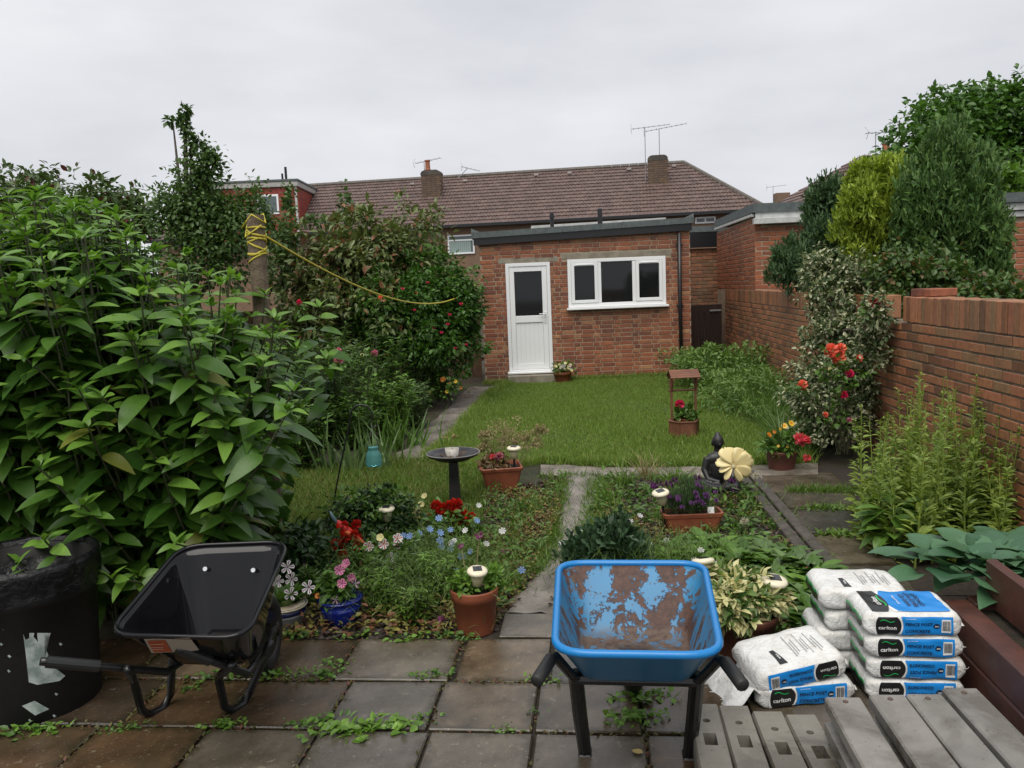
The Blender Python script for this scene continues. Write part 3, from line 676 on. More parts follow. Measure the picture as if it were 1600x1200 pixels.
# walls under the eaves, gutter
wl = Rr+hf*(run-.35)+he*LR; wr = Rr+hf*(run-.35)-he*2.8
bwm = MB()
q = [wl, wr, Rr-hf*(run-.35)-he*2.8, Rr-hf*(run-.35)+he*LR]; bwm.loft([[p for p in q], [p+up(ZE-.05) for p in q]], True, True); bwm.build('wall', M_hb, house)
bar(house, 'gutter', eaL+up(-.02)+hf*.06, eaR+up(-.02)+hf*.06, .12, .13, M_blk)
def hwin(par, px0, px1, py0, py1, nlight, label=None):
    """window set on the house front at the place where the sight line meets it"""
    def hit(px, py):
        d = ray(px, py); O_ = wl; t = (O_-CAM).dot(hf)/d.dot(hf); return CAM+d*t
    a, b = hit(px0, py1), hit(px1, py0); s0 = (a-wl).dot(-he); s1 = (b-wl).dot(-he); z0, z1 = a.z, b.z
    base = wl+hf*.03; fr = MB(); rz = math.atan2(-he.y, -he.x); Mr = Matrix.Rotation(rz, 3, 'Z')
    P = lambda s, z, d=0.: base-he*s+up(z)+hf*d
    for (sa, sb, za, zb) in ((s0, s1, z0, z0+.07), (s0, s1, z1-.07, z1), (s0, s0+.07, z0+.07, z1-.07), (s1-.07, s1, z0+.07, z1-.07)): fr.cbox(P((sa+sb)/2, (za+zb)/2), (sb-sa, .08, zb-za), .004, Mr)
    for k in range(1, nlight): fr.cbox(P(s0+(s1-s0)*k/nlight, (z0+z1)/2), (.07, .07, z1-z0-.14), .004, Mr)
    if nlight == 1: fr.cbox(P((s0+s1)/2, z0+(z1-z0)*.72), (s1-s0-.14, .07, .07), .004, Mr)
    w = fr.build('window', M_upvc, par)
    g = MB(); g.cbox(P((s0+s1)/2, (z0+z1)/2, -.01), (s1-s0-.12, .02, z1-z0-.12), 0, Mr); g.build('pane', flat('house_glass', (.10, .125, .13), .08), w)
    c_ = MB()
    for k in range(10): c_.cbox(P(s0+(s1-s0)*(.1+.08*k), z0+(z1-z0)*.37, .004+.004*(k % 2)), ((s1-s0)*.07, .01, (z1-z0)*.6), 0, Mr)
    if nlight == 1: c_.build('curtain', flat('pale_curtain', (.30, .38, .36), .8), w)
hwin(house, 701, 741, 366, 398, 1); hwin(house, 1086, 1118, 338, 350, 2); hwin(house, 990, 1040, 352, 372, 3); hwin(house, 850, 905, 362, 385, 3)
# chimney stacks with rounded caps, pots and flashings
def chimney(px, py_top, s, w, capcol, off):
    base = Rr+he*s+hf*off; zr = ZR-off/run*(ZR-ZE); d = dep(base+up(ZR)); top = atY(px, py_top, base.y).z
    base = Vector((atY(px, 280, base.y).x, base.y, 0)); rz = math.atan2(-he.y, -he.x); Mr = Matrix.Rotation(rz, 3, 'Z')
    c_ = MB(); h = top-zr+.7; c_.cbox(base+up(zr-.7+h/2), (w, .62, h), .01, Mr); ch = c_.build('chimney', M_stk, house)
    # brick courses of the stack
    br = MB(); n_ = int(h/.10)
    for r_ in range(n_):
        for k in range(4):
            xx = (-w/2+w*(k+.5)/4)+(.05 if r_ % 2 else 0)
            if abs(xx) > w/2-.05: continue
            br.r = random.random(); br.cbox(base+up(zr-.7+.10*(r_+.5))+hf*.30+he*(-xx), (w/4-.012, .05, .086), .0, Mr)
    br.build('brickwork', M_stk, ch, kind='stuff')
    cp = MB(); lo = [(-.47, 0), (.47, 0), (.48, .10), (.42, .20), (.30, .26), (-.30, .26), (-.42, .20), (-.48, .10)]
    Mx = Matrix.Translation(base+up(top-.14)) @ Matrix.Rotation(rz, 4, 'Z') @ Matrix.Rotation(PI/2, 4, 'X'); cp.prism([(x*w*1.08, z*.9) for x, z in lo], -.34, .34, Mx); cp.build('chimney_cap', mat('sooty_mortar', (.085, .072, .058), (.05, .043, .036), .8, scale=3), ch)
    fl = MB(); fl.cbox(base+hf*.40+up(zr-.42), (w+.35, .1, .16), .01, Mr @ Matrix.Rotation(-.55, 3, 'X'))
    for s_ in (-1, 1): fl.cbox(base+he*s_*(w/2+.07)+hf*.05+up(zr-.1), (.12, .75, .06), .01, Mr @ Matrix.Rotation(-.56, 3, 'X').inverted())
    fl.build('flashing', M_lead, ch); return ch, base, top
ch1, b1, t1 = chimney(675, 270, 12.0, .92, 0, 1.5); ch2, b2, t2 = chimney(1028, 247, 1.05, .88, 0, 1.5)
mb = MB(); mb.lathe([(.13, 0), (.15, .05), (.12, .1), (.11, .42), (.14, .45), (.14, .5), (.1, .5)], 12, b1+up(t1+.1)+he*.18); mb.build('chimney_pot', mat('clay_pot', (.38, .13, .06), (.25, .09, .05), .7), ch1)
# brackets of white vent tiles on the slope
for (px, py) in ((645, 290), (727, 285), (838, 276), (890, 273), (983, 267), (1053, 262)):
    d = ray(px, py); nv = ((eaR-eaL).cross(ridL-eaL)).normalized(); t = (eaL-CAM).dot(nv)/d.dot(nv); p = CAM+d*t
    mb = MB(); mb.cbox(p+hf*.05+up(.08), (.2, .16, .1), .01); mb.build('roof_vent', mat('pale_vent', (.42, .38, .36)), house)
# aerials
M_al = flat('aerial_metal', (.32, .33, .34), .45, .6)
def aerial(label, foot, mast_h, boom_dir, L, nel, mount=None, lean=(0, 0, 0)):
    t = thing('television_aerial', label, 'aerial', foot, 0, 'television aerials on the roofs'); m_ = MB(); topv = Vector(lean)+up(mast_h)
    m_.tube([(0, 0, -.3), topv], .018, 6); m_.build('mast', M_al, t)
    bd = Vector(boom_dir).normalized(); b_ = MB(); b_.tube([topv-bd*L*.35, topv+bd*L*.65], .013, 6); b_.build('boom', M_al, t)
    sd_ = bd.cross(up(1)).normalized(); e = MB()
    for k in range(nel):
        c = topv+bd*L*(-.3+.95*k/max(nel-1, 1)); e.tube([c-sd_*.22, c+sd_*.22], .008, 5)
    c = topv-bd*L*.36; e.tube([c-sd_*.05+up(.22), c+sd_*.25, c-up(.22)+sd_*.05], .008, 5); e.build('element', M_al, t)
aerial('slim aerial on the left chimney stack of the terraced house', b1+up(t1-.5)-he*(-.35), 1.05, (1, -.3, .12), 1.3, 6)
aerial('aerial with leaning mast behind the left chimney stack', atY(700, 285, 41.)+up(0), .1, (1, .2, -.25), .9, 5, lean=(1.0, 0, .55))
aerial('tall aerial to the left of the right chimney stack', b2+up(t2-.7)+he*.55, 2.1, (1, -.2, .05), 1.7, 8)
aerial('tall aerial rising behind the right chimney stack', b2+up(t2-.3)-he*.10-hf*.3, 1.65, (1, -.2, .12), 1.9, 9)
# left end: red tile-hung dormer with white trim and flat roof
dm = thing('dormer', 'red tile-hung dormer with white trim on the roof left of the shrubs', 'dormer')
def hitY(px, py, Y): return atY(px, py, Y)
DYf, DYb = 38.2, 42.0; dl, dr = atY(330, 300, DYf).x, atY(462, 300, DYf).x; dz0 = ZE-.4; dz1 = atY(462, 292, DYf).z
mb = MB(); mb.cbox(((dl+dr)/2, (DYf+DYb)/2, (dz0+dz1)/2), (dr-dl, DYb-DYf, dz1-dz0)); mb.build('wall', mat('red_hung_tile', (.30, .055, .04), (.22, .04, .03), .55, scale=3), dm)
tl = MB(); M_rt = mat('red_clay_tile', (.33, .06, .042), (.24, .045, .034), .55, scale=4, pieces=.2)
zz = dz0
while zz < dz1-.1:
    x = dl; 
    while x < dr-.05: tl.r = random.random(); tl.cbox((x+.1, DYf-.02, zz+.06), (.19, .03, .125), 0, Matrix.Rotation(.1, 3, 'X')); x += .2
    y = DYf
    while y < DYb: tl.r = random.random(); tl.cbox((dr+.02, y+.1, zz+.06), (.03, .19, .125), 0, Matrix.Rotation(.1, 3, 'Y')); y += .2
    zz += .12
tl.build('hung_tiles', M_rt, dm, kind='stuff')
mb = MB(); mb.cbox(((dl+dr)/2, (DYf+DYb)/2, dz1+.13), (dr-dl+.3, DYb-DYf+.3, .24), .02); mb.build('roof_edge', mat('pale_fascia', (.42, .40, .38), (.33, .32, .3)), dm)
mb = MB(); mb.cbox((dr+.02, DYf-.06, (dz0+dz1)/2), (.10, .08, dz1-dz0), .01); mb.build('corner_trim', M_wht, dm)
mb = MB(); mb.cbox(((dl+dr)/2, (DYf+DYb)/2, dz1+.30), (dr-dl+.36, DYb-DYf+.36, .1), .01); mb.build('roof', M_felt, dm)
wx = (dr-1.3); fr = MB(); fr.cbox((wx, DYf-.05, dz1-.75), (1.0, .06, .9), .01); fr = fr.build('window', M_upvc, dm); g = MB(); g.cbox((wx, DYf-.085, dz1-.75), (.82, .02, .72)); g.build('pane', flat('house_glass', (.10, .125, .13), .08), fr)
mb = MB(); mb.tube([(dr-.55, DYf+.6, dz1+.2), (dr-.55, DYf+.6, dz1+1.0)], .06, 8); mb.build('vent_pipe', M_blk, dm); mb = MB(); mb.tube([(dr-.8, DYf+.9, dz1+.2), (dr-.8, DYf+.9, dz1+.75)], .05, 8); mb.build('vent_pipe', M_blk, dm)
# far left continuation of the terrace roof and the house at the right
h2 = thing('terraced_house', 'dark tiled house with hipped roof rising behind the conifers', 'house')
q1, q2 = atY(1350, 243, 30.), atY(1560, 235, 30.); e1 = atY(1238, 330, 27.0); ZE2 = e1.z
eR2 = Vector((q2.x+2, 27., ZE2)); tiled_slope(h2, (e1.x, 27., ZE2), eR2, (q2.x+2, 30., q1.z), (q1.x, 30., q1.z), 12); tiled_slope(h2, (e1.x, 33., ZE2), (e1.x, 27., ZE2), (q1.x, 30., q1.z), (q1.x, 30.01, q1.z), 12)
mb = MB(); mb.add([(e1.x, 27, ZE2-.03), (q2.x+2, 27, ZE2-.03), (q2.x+2, 30, q1.z-.03), (q1.x, 30, q1.z-.03), (e1.x, 33, ZE2-.03), (q2.x+2, 33, ZE2-.03)], [(0, 1, 2, 3), (0, 3, 4), (4, 3, 2, 5)]); mb.build('roof', M_tile, h2)
mb = MB(); mb.cbox(((e1.x+q2.x+2)/2+.15, 30, ZE2/2-.02), (q2.x+2-e1.x-.5, 5.4, ZE2-.04)); mb.build('wall', M_hb, h2)
cp = atY(1384, 240, 30.2); mb = MB(); mb.cbox(cp+up(-.6), (.7, .7, 1.0), .01); cst = mb.build('chimney', M_hb, h2); mb = MB(); mb.lathe([(.14, 0), (.16, .05), (.13, .1), (.12, .4), (.15, .45), (.1, .45)], 12, cp+up(-.1)); mb.build('chimney_pot', MATS['clay_pot'], cst)
aerial('aerial on a thin mast above the hipped roof behind the conifers', atY(1368, 235, 30.2), .62, (1, 0, .0), 1.0, 5)
h3 = thing('distant_house', 'low distant house with small chimney between two roofs', 'house', atY(1215, 320, 60.)*1)
h3.location.z = 0; zt = atY(1215, 318, 60.).z
mb = MB(); mb.add([(-3, -3, zt-1.6), (4, -3, zt-1.6), (4, 0, zt), (-3, 0, zt), (-3, 3, zt-1.6), (4, 3, zt-1.6)], [(0, 1, 2, 3), (3, 2, 5, 4), (0, 3, 4), (1, 5, 2)]); mb.build('roof', M_tile, h3)
mb = MB(); mb.cbox((.5, 0, (zt-1.65)/2), (6.6, 5.6, zt-1.65)); mb.build('wall', M_hb, h3)
mb = MB(); mb.cbox((.2, -.3, zt+.1), (1.0, .7, 1.2), .02); mb.build('chimney', M_hb, h3)
aerial('aerial on the small distant chimney', atY(1208, 318, 60.), 1.2, (1, 0, .08), 1.4, 4)
# low things between outbuilding and house: white gutter of a lean-to and two black posts
lt = thing('lean_to_roof', 'low lean-to with white gutter seen over the outbuilding roof', 'lean-to')
YL = 24.; a, b = atY(830, 356, YL), atY(1040, 343, YL); bar(lt, 'gutter', a, b, .12, .10, M_wht); 
mb = MB(); q = [a+Vector((0, .05, -.08)), b+Vector((0, .05, -.08)), b+Vector((0, 2, -.08)), a+Vector((0, 2, -.08))]; mb.loft([[Vector((p.x, p.y, 0)) for p in q], q], True, True); mb.build('wall', M_hb, lt)
mb = MB(); mb.add([a+Vector((0, .0, .06)), b+Vector((0, 0, .06)), b+Vector((0, 2.2, .06)), a+Vector((0, 2.2, .06)), a+Vector((0, .0, .0)), b+Vector((0, 0, .0)), b+Vector((0, 2.2, .0)), a+Vector((0, 2.2, .0))], [(0, 1, 2, 3), (7, 6, 5, 4), (0, 4, 5, 1), (1, 5, 6, 2), (2, 6, 7, 3), (3, 7, 4, 0)]); mb.build('roof', M_felt, lt)
for (px, py, lab) in ((862, 333, 'slim black vent pipe with ringed top rising behind the outbuilding roof'), (937, 326, 'plain square black post rising behind the outbuilding roof')):
    tp = atY(px, py, 19.); mb = MB()
    if px < 900: mb.tube([(tp.x, tp.y, 0), tp], .045, 8); mb.tube([tp-up(.12), tp-up(.04)], .06, 8)
    else: mb.cbox((tp.x, tp.y, tp.z/2), (.1, .1, tp.z), .008)
    mb.build('vent_pipe' if px < 900 else 'black_post', M_blk, label=lab, cat='pipe' if px < 900 else 'post')
# ================================================================ OBJECTS
M_black = mat('black_steel', (.007, .007, .008), (.012, .012, .013), .18, .4, 9, spec=.5)
M_rub = flat('black_rubber', (.012, .012, .012), .55)
def rrect(c4, rad, n=6):
    """rounded loop through four 3-D corners"""
    c4 = [Vector(c) for c in c4]; out = []
    for i in range(4):
        p, a, b = c4[i], c4[i-1], c4[(i+1) % 4]; u = (a-p).normalized()*rad; v = (b-p).normalized()*rad
        for k in range(n+1):
            t = k/n; out.append((p+u)*(1-t)**2 + p*2*t*(1-t) + (p+v)*t*t)
    return out
def tray(par, rim, floor_, mats, rr=.09, fr=.07, rim_mat=None, rim_r=.011, th=.004):
    lr, lf = rrect(rim, rr), rrect(floor_, fr); mb = MB(); loops = []
    cf = sum((Vector(p) for p in floor_), Vector())/4
    for t in (0, .1, .3, .5, .7, .86, .95): loops.append([a.lerp(b, t) for a, b in zip(lr, lf)])
    for sc_, dz in ((1., .008), (.95, .0), (.7, -.002), (.35, -.002)): loops.append([cf+(p-cf)*sc_+Vector((0, 0, dz)) for p in lf])
    mb.loft(loops[::-1]); k = len(mb.V); n = len(lr); c = mb.v(cf+Vector((0, 0, -.002)))
    for i in range(n): mb.f((c, (i+1) % n, i)[::-1])
    o = mb.build('tray', mats, par, smooth=True)
    md = o.modifiers.new('thick', 'SOLIDIFY'); md.thickness = th; md.offset = -1; md.material_offset = 1 if len(mats) > 1 else 0
    r = MB(); r.tube(lr+[lr[0]], rim_r, 8, False); r.build('rim', rim_mat or mats[-1], o, smooth=True); return o
# ---------------------------------------------------------------- blue wheelbarrow
def _bluem(name, worn):
    m, n, b = _new(name); t = N(n, 'ShaderNodeTexCoord')
    mpz = N(n, 'ShaderNodeMapping'); mpz.inputs['Scale'].default_value = (1., 1., .45); n.links.new(t.outputs['Object'], mpz.inputs[0]); f = noise(n, 9.5, 9, .70, vec=mpz.outputs[0], dist=.3); g = noise(n, 45, 5, .7, vec=t.outputs['Object'])
    blue = mixc(n, ramp(n, noise(n, 3), .3, .7), (.012, .135, .29), (.026, .19, .37)); rust = mixc(n, ramp(n, g, .35, .65), (.034, .014, .010), (.10, .046, .030))
    if worn:
        sp_ = N(n, 'ShaderNodeSeparateXYZ'); n.links.new(t.outputs['Object'], sp_.inputs[0])
        ax = math_(n, 'ABSOLUTE', math_(n, 'ADD', sp_.outputs[0], -.02)); cx = math_(n, 'MULTIPLY', ax, -.34); hz = math_(n, 'MULTIPLY', math_(n, 'ADD', sp_.outputs[2], -.50), -.22)
        th = math_(n, 'ADD', math_(n, 'ADD', math_(n, 'ADD', f, math_(n, 'MULTIPLY', g, .16)), hz), cx)
        mask = ramp(n, th, .520, .527); col = mixc(n, mask, mixc(n, ramp(n, noise(n, 60, 3, .6, vec=t.outputs['Object']), .66, .7), blue, rust), rust)
        grime = ramp(n, noise(n, 30, 4, .7, vec=t.outputs['Object']), .45, .7); side = ramp(n, ax, .17, .235)
        col = mixc(n, math_(n, 'MULTIPLY', math_(n, 'MULTIPLY', side, grime), .85), col, (.09, .075, .055))
        fl = ramp(n, sp_.outputs[2], .395, .425, (1, 1, 1), (0, 0, 0)); col = mixc(n, math_(n, 'MULTIPLY', math_(n, 'MULTIPLY', fl, .85), ramp(n, g, .3, .6)), col, (.12, .085, .06))
        n.links.new(math_(n, 'ADD', math_(n, 'MULTIPLY', mask, .2), .45), b.inputs['Roughness']); bump(n, b, math_(n, 'MULTIPLY', mask, -1.), .5, .003)
    else: col = mixc(n, ramp(n, f, .62, .66), blue, mixc(n, .5, blue, rust)); b.inputs['Roughness'].default_value = .3
    n.links.new(col, b.inputs['Base Color']); return m
M_bin_, M_bout = _bluem('worn_blue_paint', True), _bluem('blue_paint', False)
bw = thing('wheelbarrow', 'blue wheelbarrow with flaking paint and rusty tray standing on the patio', 'wheelbarrow', (.335, 2.27, 0), -math.radians(7.2))
tray(bw, [(-.243, 0, .615), (.243, 0, .615), (.283, .83, .60), (-.283, .83, .60)], [(-.175, .24, .405), (.175, .24, .405), (.20, .63, .385), (-.20, .63, .385)], [M_bout, M_bin_], .11, .08, flat('bright_blue_rim', (.009, .185, .49), .3), .013)
for s in (-1, 1):
    pts = [(s*.295, -.035, .545), (s*.262, .075, .56), (s*.25, .115, .55), (s*.205, .25, .415), (s*.185, .36, .375), (s*.16, .7, .345), (s*.06, 1.0, .21)]
    mb = MB(); mb.tube(pts, [.0165]*7, 10); fr = mb.build('frame_tube', M_black, bw, smooth=True)
    mb = MB(); a, b = Vector(pts[0]), Vector(pts[1]); mb.tube([a-(b-a)*.05, a, b], [.016, .0205, .0205], 12); mb.build('grip', M_rub, fr, smooth=True)
    mb = MB(); mb.tube([(s*.2, .3, .40), (s*.195, .40, .2), (s*.185, .47, .02)], [.026, .026, .024], 10); mb.cbox((s*.185, .475, .012), (.05, .07, .02), .006); mb.build('leg', M_black, bw, smooth=False)
mb = MB(); mb.tube([(-.2, .3, .385), (.2, .3, .385)], .02, 8); mb.build('cross_tube', M_black, bw)
wh = MB(); 
def torus(mb, c, R0, r0, ax='x', n=28, k=10):
    ids = []
    for i in range(n):
        a = 2*PI*i/n; row = []
        for j in range(k):
            b = 2*PI*j/k; rr = R0+r0*math.cos(b); row.append(mb.v(Vector(c)+(Vector((r0*math.sin(b), rr*math.cos(a), rr*math.sin(a))) if ax == 'x' else Vector((rr*math.cos(a), rr*math.sin(a), r0*math.sin(b))))))
        ids.append(row)
    for i in range(n):
        for j in range(k): mb.f((ids[i][j], ids[(i+1) % n][j], ids[(i+1) % n][(j+1) % k], ids[i][(j+1) % k]))
def wheel(par, c):
    t = MB(); torus(t, c, .14, .04); w = t.build('wheel', M_rub, par, smooth=True); h = MB(); h.tube([Vector(c)-Vector((.03, 0, 0)), Vector(c)+Vector((.03, 0, 0))], .10, 16); h.tube([Vector(c)-Vector((.07, 0, 0)), Vector(c)+Vector((.07, 0, 0))], .015, 8); h.build('hub', M_black, w)
wheel(bw, (0, .98, .18))
# ---------------------------------------------------------------- black wheelbarrow
kb = thing('wheelbarrow', 'glossy black wheelbarrow with red and white sticker under the leafy shrub', 'wheelbarrow', (-1.30, 3.2, 0))
M_gloss = mat('glossy_black_enamel', (.005, .005, .006), (.008, .008, .010), .03, .12, 3, spec=.32)
def L(p): return Vector(p)-Vector((-1.30, 3.2, 0))
rim = [L(G(166, 992, .56)), L(G(385, 997, .56)), L(G(452, 846, .70)), L(G(283, 853, .70))]
def rimz(px, py, z): return L(G(px, py, z))
cR = sum(rim, Vector())/4
flo = [cR+(rim[0]-cR)*.58+Vector((0, .10, -.24)), cR+(rim[1]-cR)*.58+Vector((0, .10, -.24)), cR+(rim[2]-cR)*.62+Vector((0, -.05, -.36)), cR+(rim[3]-cR)*.62+Vector((0, -.05, -.36))]
tr = tray(kb, rim, flo, [M_gloss], .10, .08, M_gloss, .009)
feet = [L(G(245, 1118)), L(G(372, 1112))]
hts = [L(G(73, 1034, .47)), L(G(285, 1016, .47))]
for i, s in enumerate((-1, 1)):
    f0 = feet[i]; tp = cR+Vector((s*.19-.02, -.02, -.27))
    mb = MB(); mb.tube([tp+Vector((-.05, -.12, .02)), f0+Vector((-.035, -.09, .2)), f0+Vector((-.03, -.06, .055)), f0+Vector((-.012, -.03, .02)), f0+Vector((.015, .03, .018)), f0+Vector((.035, .07, .06)), tp+Vector((.02, .10, .0))], .0165, 10); mb.build('leg', M_black, kb, smooth=True)
    h0 = hts[i]; mid = flo[i]+Vector((s*.01, .0, -.03)); mb = MB(); mb.tube([h0+(h0-mid).normalized()*.02, h0, h0.lerp(mid, .3), mid, mid.lerp(flo[3-i], .6)+Vector((0, .1, -.02)), cR+Vector((s*.05, .62, -.42))], .015, 10); fr = mb.build('frame_tube', M_black, kb, smooth=True)
    mb = MB(); mb.tube([h0, h0.lerp(mid, .42)], .021, 12); mb.build('grip', mat('grey_grip', (.014, .015, .015), rough=.5), fr)
wheel(kb, (cR.x+.0, cR.y+.60, .18))
for (px, py) in ((321, 889), (396, 891)):
    d = ray(px, py); a, b_, c_ = rim[2], rim[3], flo[2]; nv = (b_-a).cross(c_-a).normalized(); t = ((a+Vector((-1.30, 3.2, 0)))-CAM).dot(nv)/d.dot(nv); p = L(CAM+d*(t*.992)); nv = nv if nv.y < 0 else -nv
    mb = MB(); mb.tube([p-nv*.006, p+nv*.006], .009, 10); mb.build('bolt', flat('zinc_bolt', (.7, .7, .7), .25, .9), kb)
# sticker on the near side of the tray
def on_plane(px, py, a, b_, c_, off=.006):
    d = ray(px, py); O3 = Vector((-1.30, 3.2, 0)); nv = (b_-a).cross(c_-a).normalized(); t = ((a+O3)-CAM).dot(nv)/d.dot(nv); p = CAM+d*t
    if nv.dot(CAM-p) < 0: nv = -nv
    return L(p+nv*off), nv
nearp = (rim[0], rim[1], flo[0])
def patch(par, name, pix, pl, m_, off):
    mb = MB(); q = [on_plane(x, y, *pl, off)[0] for x, y in pix]; mb.add(q, [tuple(range(len(q)))]); return mb.build(name, m_, par)
stk = patch(kb, 'sticker', [(226, 995), (238, 1017), (300, 1014), (312, 1012), (298, 993)], nearp, flat('sticker_cream', (.42, .38, .32), .4), .008)
patch(stk, 'red_panel', [(231, 997), (242, 1015), (270, 1014), (259, 996)], nearp, flat('sticker_orange', (.42, .07, .02), .4), .010)
for y in (1001, 1006, 1009): patch(stk, 'print_line', [(236, y), (237, y+1.3), (258, y+.9), (257, y-.6)], nearp, flat('print_pale', (.6, .35, .25), .5), .012)
# ---------------------------------------------------------------- black bin with liner folded over its rim
bc = G(62, 1098); bc.z = 0; br_ = .275; bh = .66
bn = thing('black_bin', 'black plastic dustbin lined with a black bag and torn white label', 'bin', bc)
M_bin = mat('scuffed_black_plastic', (.007, .007, .007), (.011, .010, .010), .42, .6, 12, bmp=.12, bscale=60, spec=.3)
def _bag_m():
    m, n, b = _new('black_bin_bag'); b.inputs['Base Color'].default_value = (.006, .006, .007, 1); b.inputs['Roughness'].default_value = .25; b.inputs['Specular IOR Level'].default_value = .35
    bump(n, b, noise(n, 22, 5, .6, dist=1.2), .5, .02); return m
M_bag = _bag_m()
mb = MB(); mb.lathe([(br_*.86, 0), (br_*.88, .01), (br_*.93, .3), (br_*.97, .50), (br_*1.0, .505), (br_*1.0, .53), (br_*.98, .54), (br_*.99, bh-.02), (br_*.9, bh-.02), (br_*.85, .3), (.05, .29)], 40); mb.build('body', M_bin, bn, smooth=True)
mb = MB(); prof = []
n_ = 72; rings = []
for j, (r_, z, amp) in enumerate([(.80, .50, .01), (.92, .60, .008), (.985, .655, .004), (1.03, .665, .004), (1.055, .64, .008), (1.045, .60, .010), (1.03, .565, .012), (1.035, .535, .014)]):
    rings.append([mb.v(((br_*r_+amp*.5*math.sin(17*2*PI*k/n_*1.0+j)+amp*.6*random.uniform(-1, 1))*math.cos(2*PI*k/n_), (br_*r_+amp*.5*math.sin(23*2*PI*k/n_+j*1.3))*math.sin(2*PI*k/n_), z+amp*.7*random.uniform(-1, 1))) for k in range(n_)])
for a, b in zip(rings, rings[1:]):
    for k in range(n_): mb.f((a[k], a[(k+1) % n_], b[(k+1) % n_], b[k]))
mb.f(rings[0][::-1]); mb.build('liner', M_bag, bn, smooth=True)
def on_bin(px, py, off=.0025):
    """where the sight line meets the bin wall"""
    d = ray(px, py); best = None
    for i in range(4000):
        t = 2.2+i*.0006; p = CAM+d*t; q = p-bc; rr = br_*(.88+.17*max(0, min(q.z, .6))**1.0*.9)+off
        if math.hypot(q.x, q.y) <= rr: best = q; break
    return best
M_lab = mat('torn_white_label', (.42, .47, .45), (.20, .25, .23), .5, scale=18, lo=.4, hi=.6)
def binlabel(pix, m_=M_lab, nm='label'):
    """a paper patch that follows the curved wall"""
    pix = [Vector((x, y)) for x, y in pix]; c = sum(pix, Vector((0, 0)))/len(pix); mb = MB(); rings = []
    dense = []
    for a, b in zip(pix, pix[1:]+pix[:1]):
        for k in range(4): dense.append(a.lerp(b, k/4))
    for s in (1., .66, .33): rings.append([c+(p-c)*s for p in dense])
    ok = [[on_bin(p.x, p.y) for p in r] for r in rings]; cc = on_bin(c.x, c.y)
    if cc is None or any(q is None for r in ok for q in r): return
    ids = [[mb.v(q) for q in r] for r in ok]; n = len(dense); ci = mb.v(cc)
    for a, b in zip(ids, ids[1:]):
        for k in range(n): mb.f((a[k], a[(k+1) % n], b[(k+1) % n], b[k]))
    for k in range(n): mb.f((ids[-1][k], ids[-1][(k+1) % n], ci))
    mb.build(nm, m_, bn, smooth=True)
binlabel([(36, 989), (79, 989), (70, 1010), (78, 1030), (88, 1045), (102, 1056), (93, 1064), (58, 1070), (45, 1066), (40, 1020)])
binlabel([(34, 1103), (54, 1095), (77, 1108), (55, 1118)])
for (x, y) in ((95, 1007), (3, 984), (2, 1007), (15, 1026), (14, 1049), (88, 1085), (85, 1119), (47, 1126)): binlabel([(x-2.5+random.uniform(-1, 1), y-1), (x-.5, y-3), (x+1, y-1.2), (x+3, y-.5+random.uniform(-1, 1)), (x+1, y+1), (x, y+2.6), (x-1.2, y+.8)], nm='label_scrap')
# ---------------------------------------------------------------- rope post and line
pb, ptop = G(432, 885), None; ptp = atY(399, 336, pb.y-.05)
post = thing('clothes_line_post', 'rough timber post wound with yellow rope beside the leafy shrub', 'post', pb)
mb = MB(); dv = ptp-pb; npt = 14; mb.tube([dv*(k/npt)+Vector((random.uniform(-.006, .006), random.uniform(-.006, .006), 0)) for k in range(npt+1)], [.056+random.uniform(-.004, .004)-.008*k/npt for k in range(npt+1)], 12)
def _bark(name, a, b):
    m, n, bs = _new(name); col = mixc(n, ramp(n, noise(n, 14, 6, .7), .3, .7), a, b); n.links.new(col, bs.inputs['Base Color']); bs.inputs['Roughness'].default_value = .7; bump(n, bs, noise(n, 45, 6, .7), .9, .012); return m
M_post = _bark('weathered_post', (.07, .045, .028), (.20, .15, .10)); mb.build('pole', M_post, post)
M_yel = mat('yellow_rope', (.55, .47, .05), (.42, .34, .03), .55, scale=60)
for k in range(9):
    t = .885+.010*k; c = dv*t; mb = MB(); tl = random.uniform(-.16, .16); ring_ = [c+Vector((math.cos(a)*.054, math.sin(a)*.054, tl*.20*math.cos(a+k)+random.uniform(-.003, .003))) for a in [2*PI*i/18 for i in range(19)]]; mb.tube(ring_, .0058, 6, False); mb.build('rope_turn', M_yel, post, smooth=True)
mb = MB(); mb.tube([dv*.965+Vector((-.07, -.05, 0)), dv*.99+Vector((0, -.075, .02)), dv*.975+Vector((.07, -.04, 0)), dv*1.0+Vector((.03, .06, .01)), dv*.985+Vector((-.06, .04, 0)), dv*.94+Vector((-.05, -.055, 0)), dv*.97+Vector((.05, -.06, 0))], .0055, 6); mb.build('rope_loop', M_yel, post, smooth=True)
a, b = pb+dv*.94+Vector((.06, 0, 0)), Vector((X0-.01, YS+.3, atY(738, 436, YS).z)); mb = MB(); pts = []
for k in range(41):
    t = k/40; p = a.lerp(b, t); p.z -= 4*.42*t*(1-t); pts.append(p)
mb.tube(pts, [.007+.004*k/40 for k in range(41)], 6); mb.build('clothes_line', M_yel, label='sagging yellow rope strung from the post to the outbuilding', cat='rope', smooth=True)
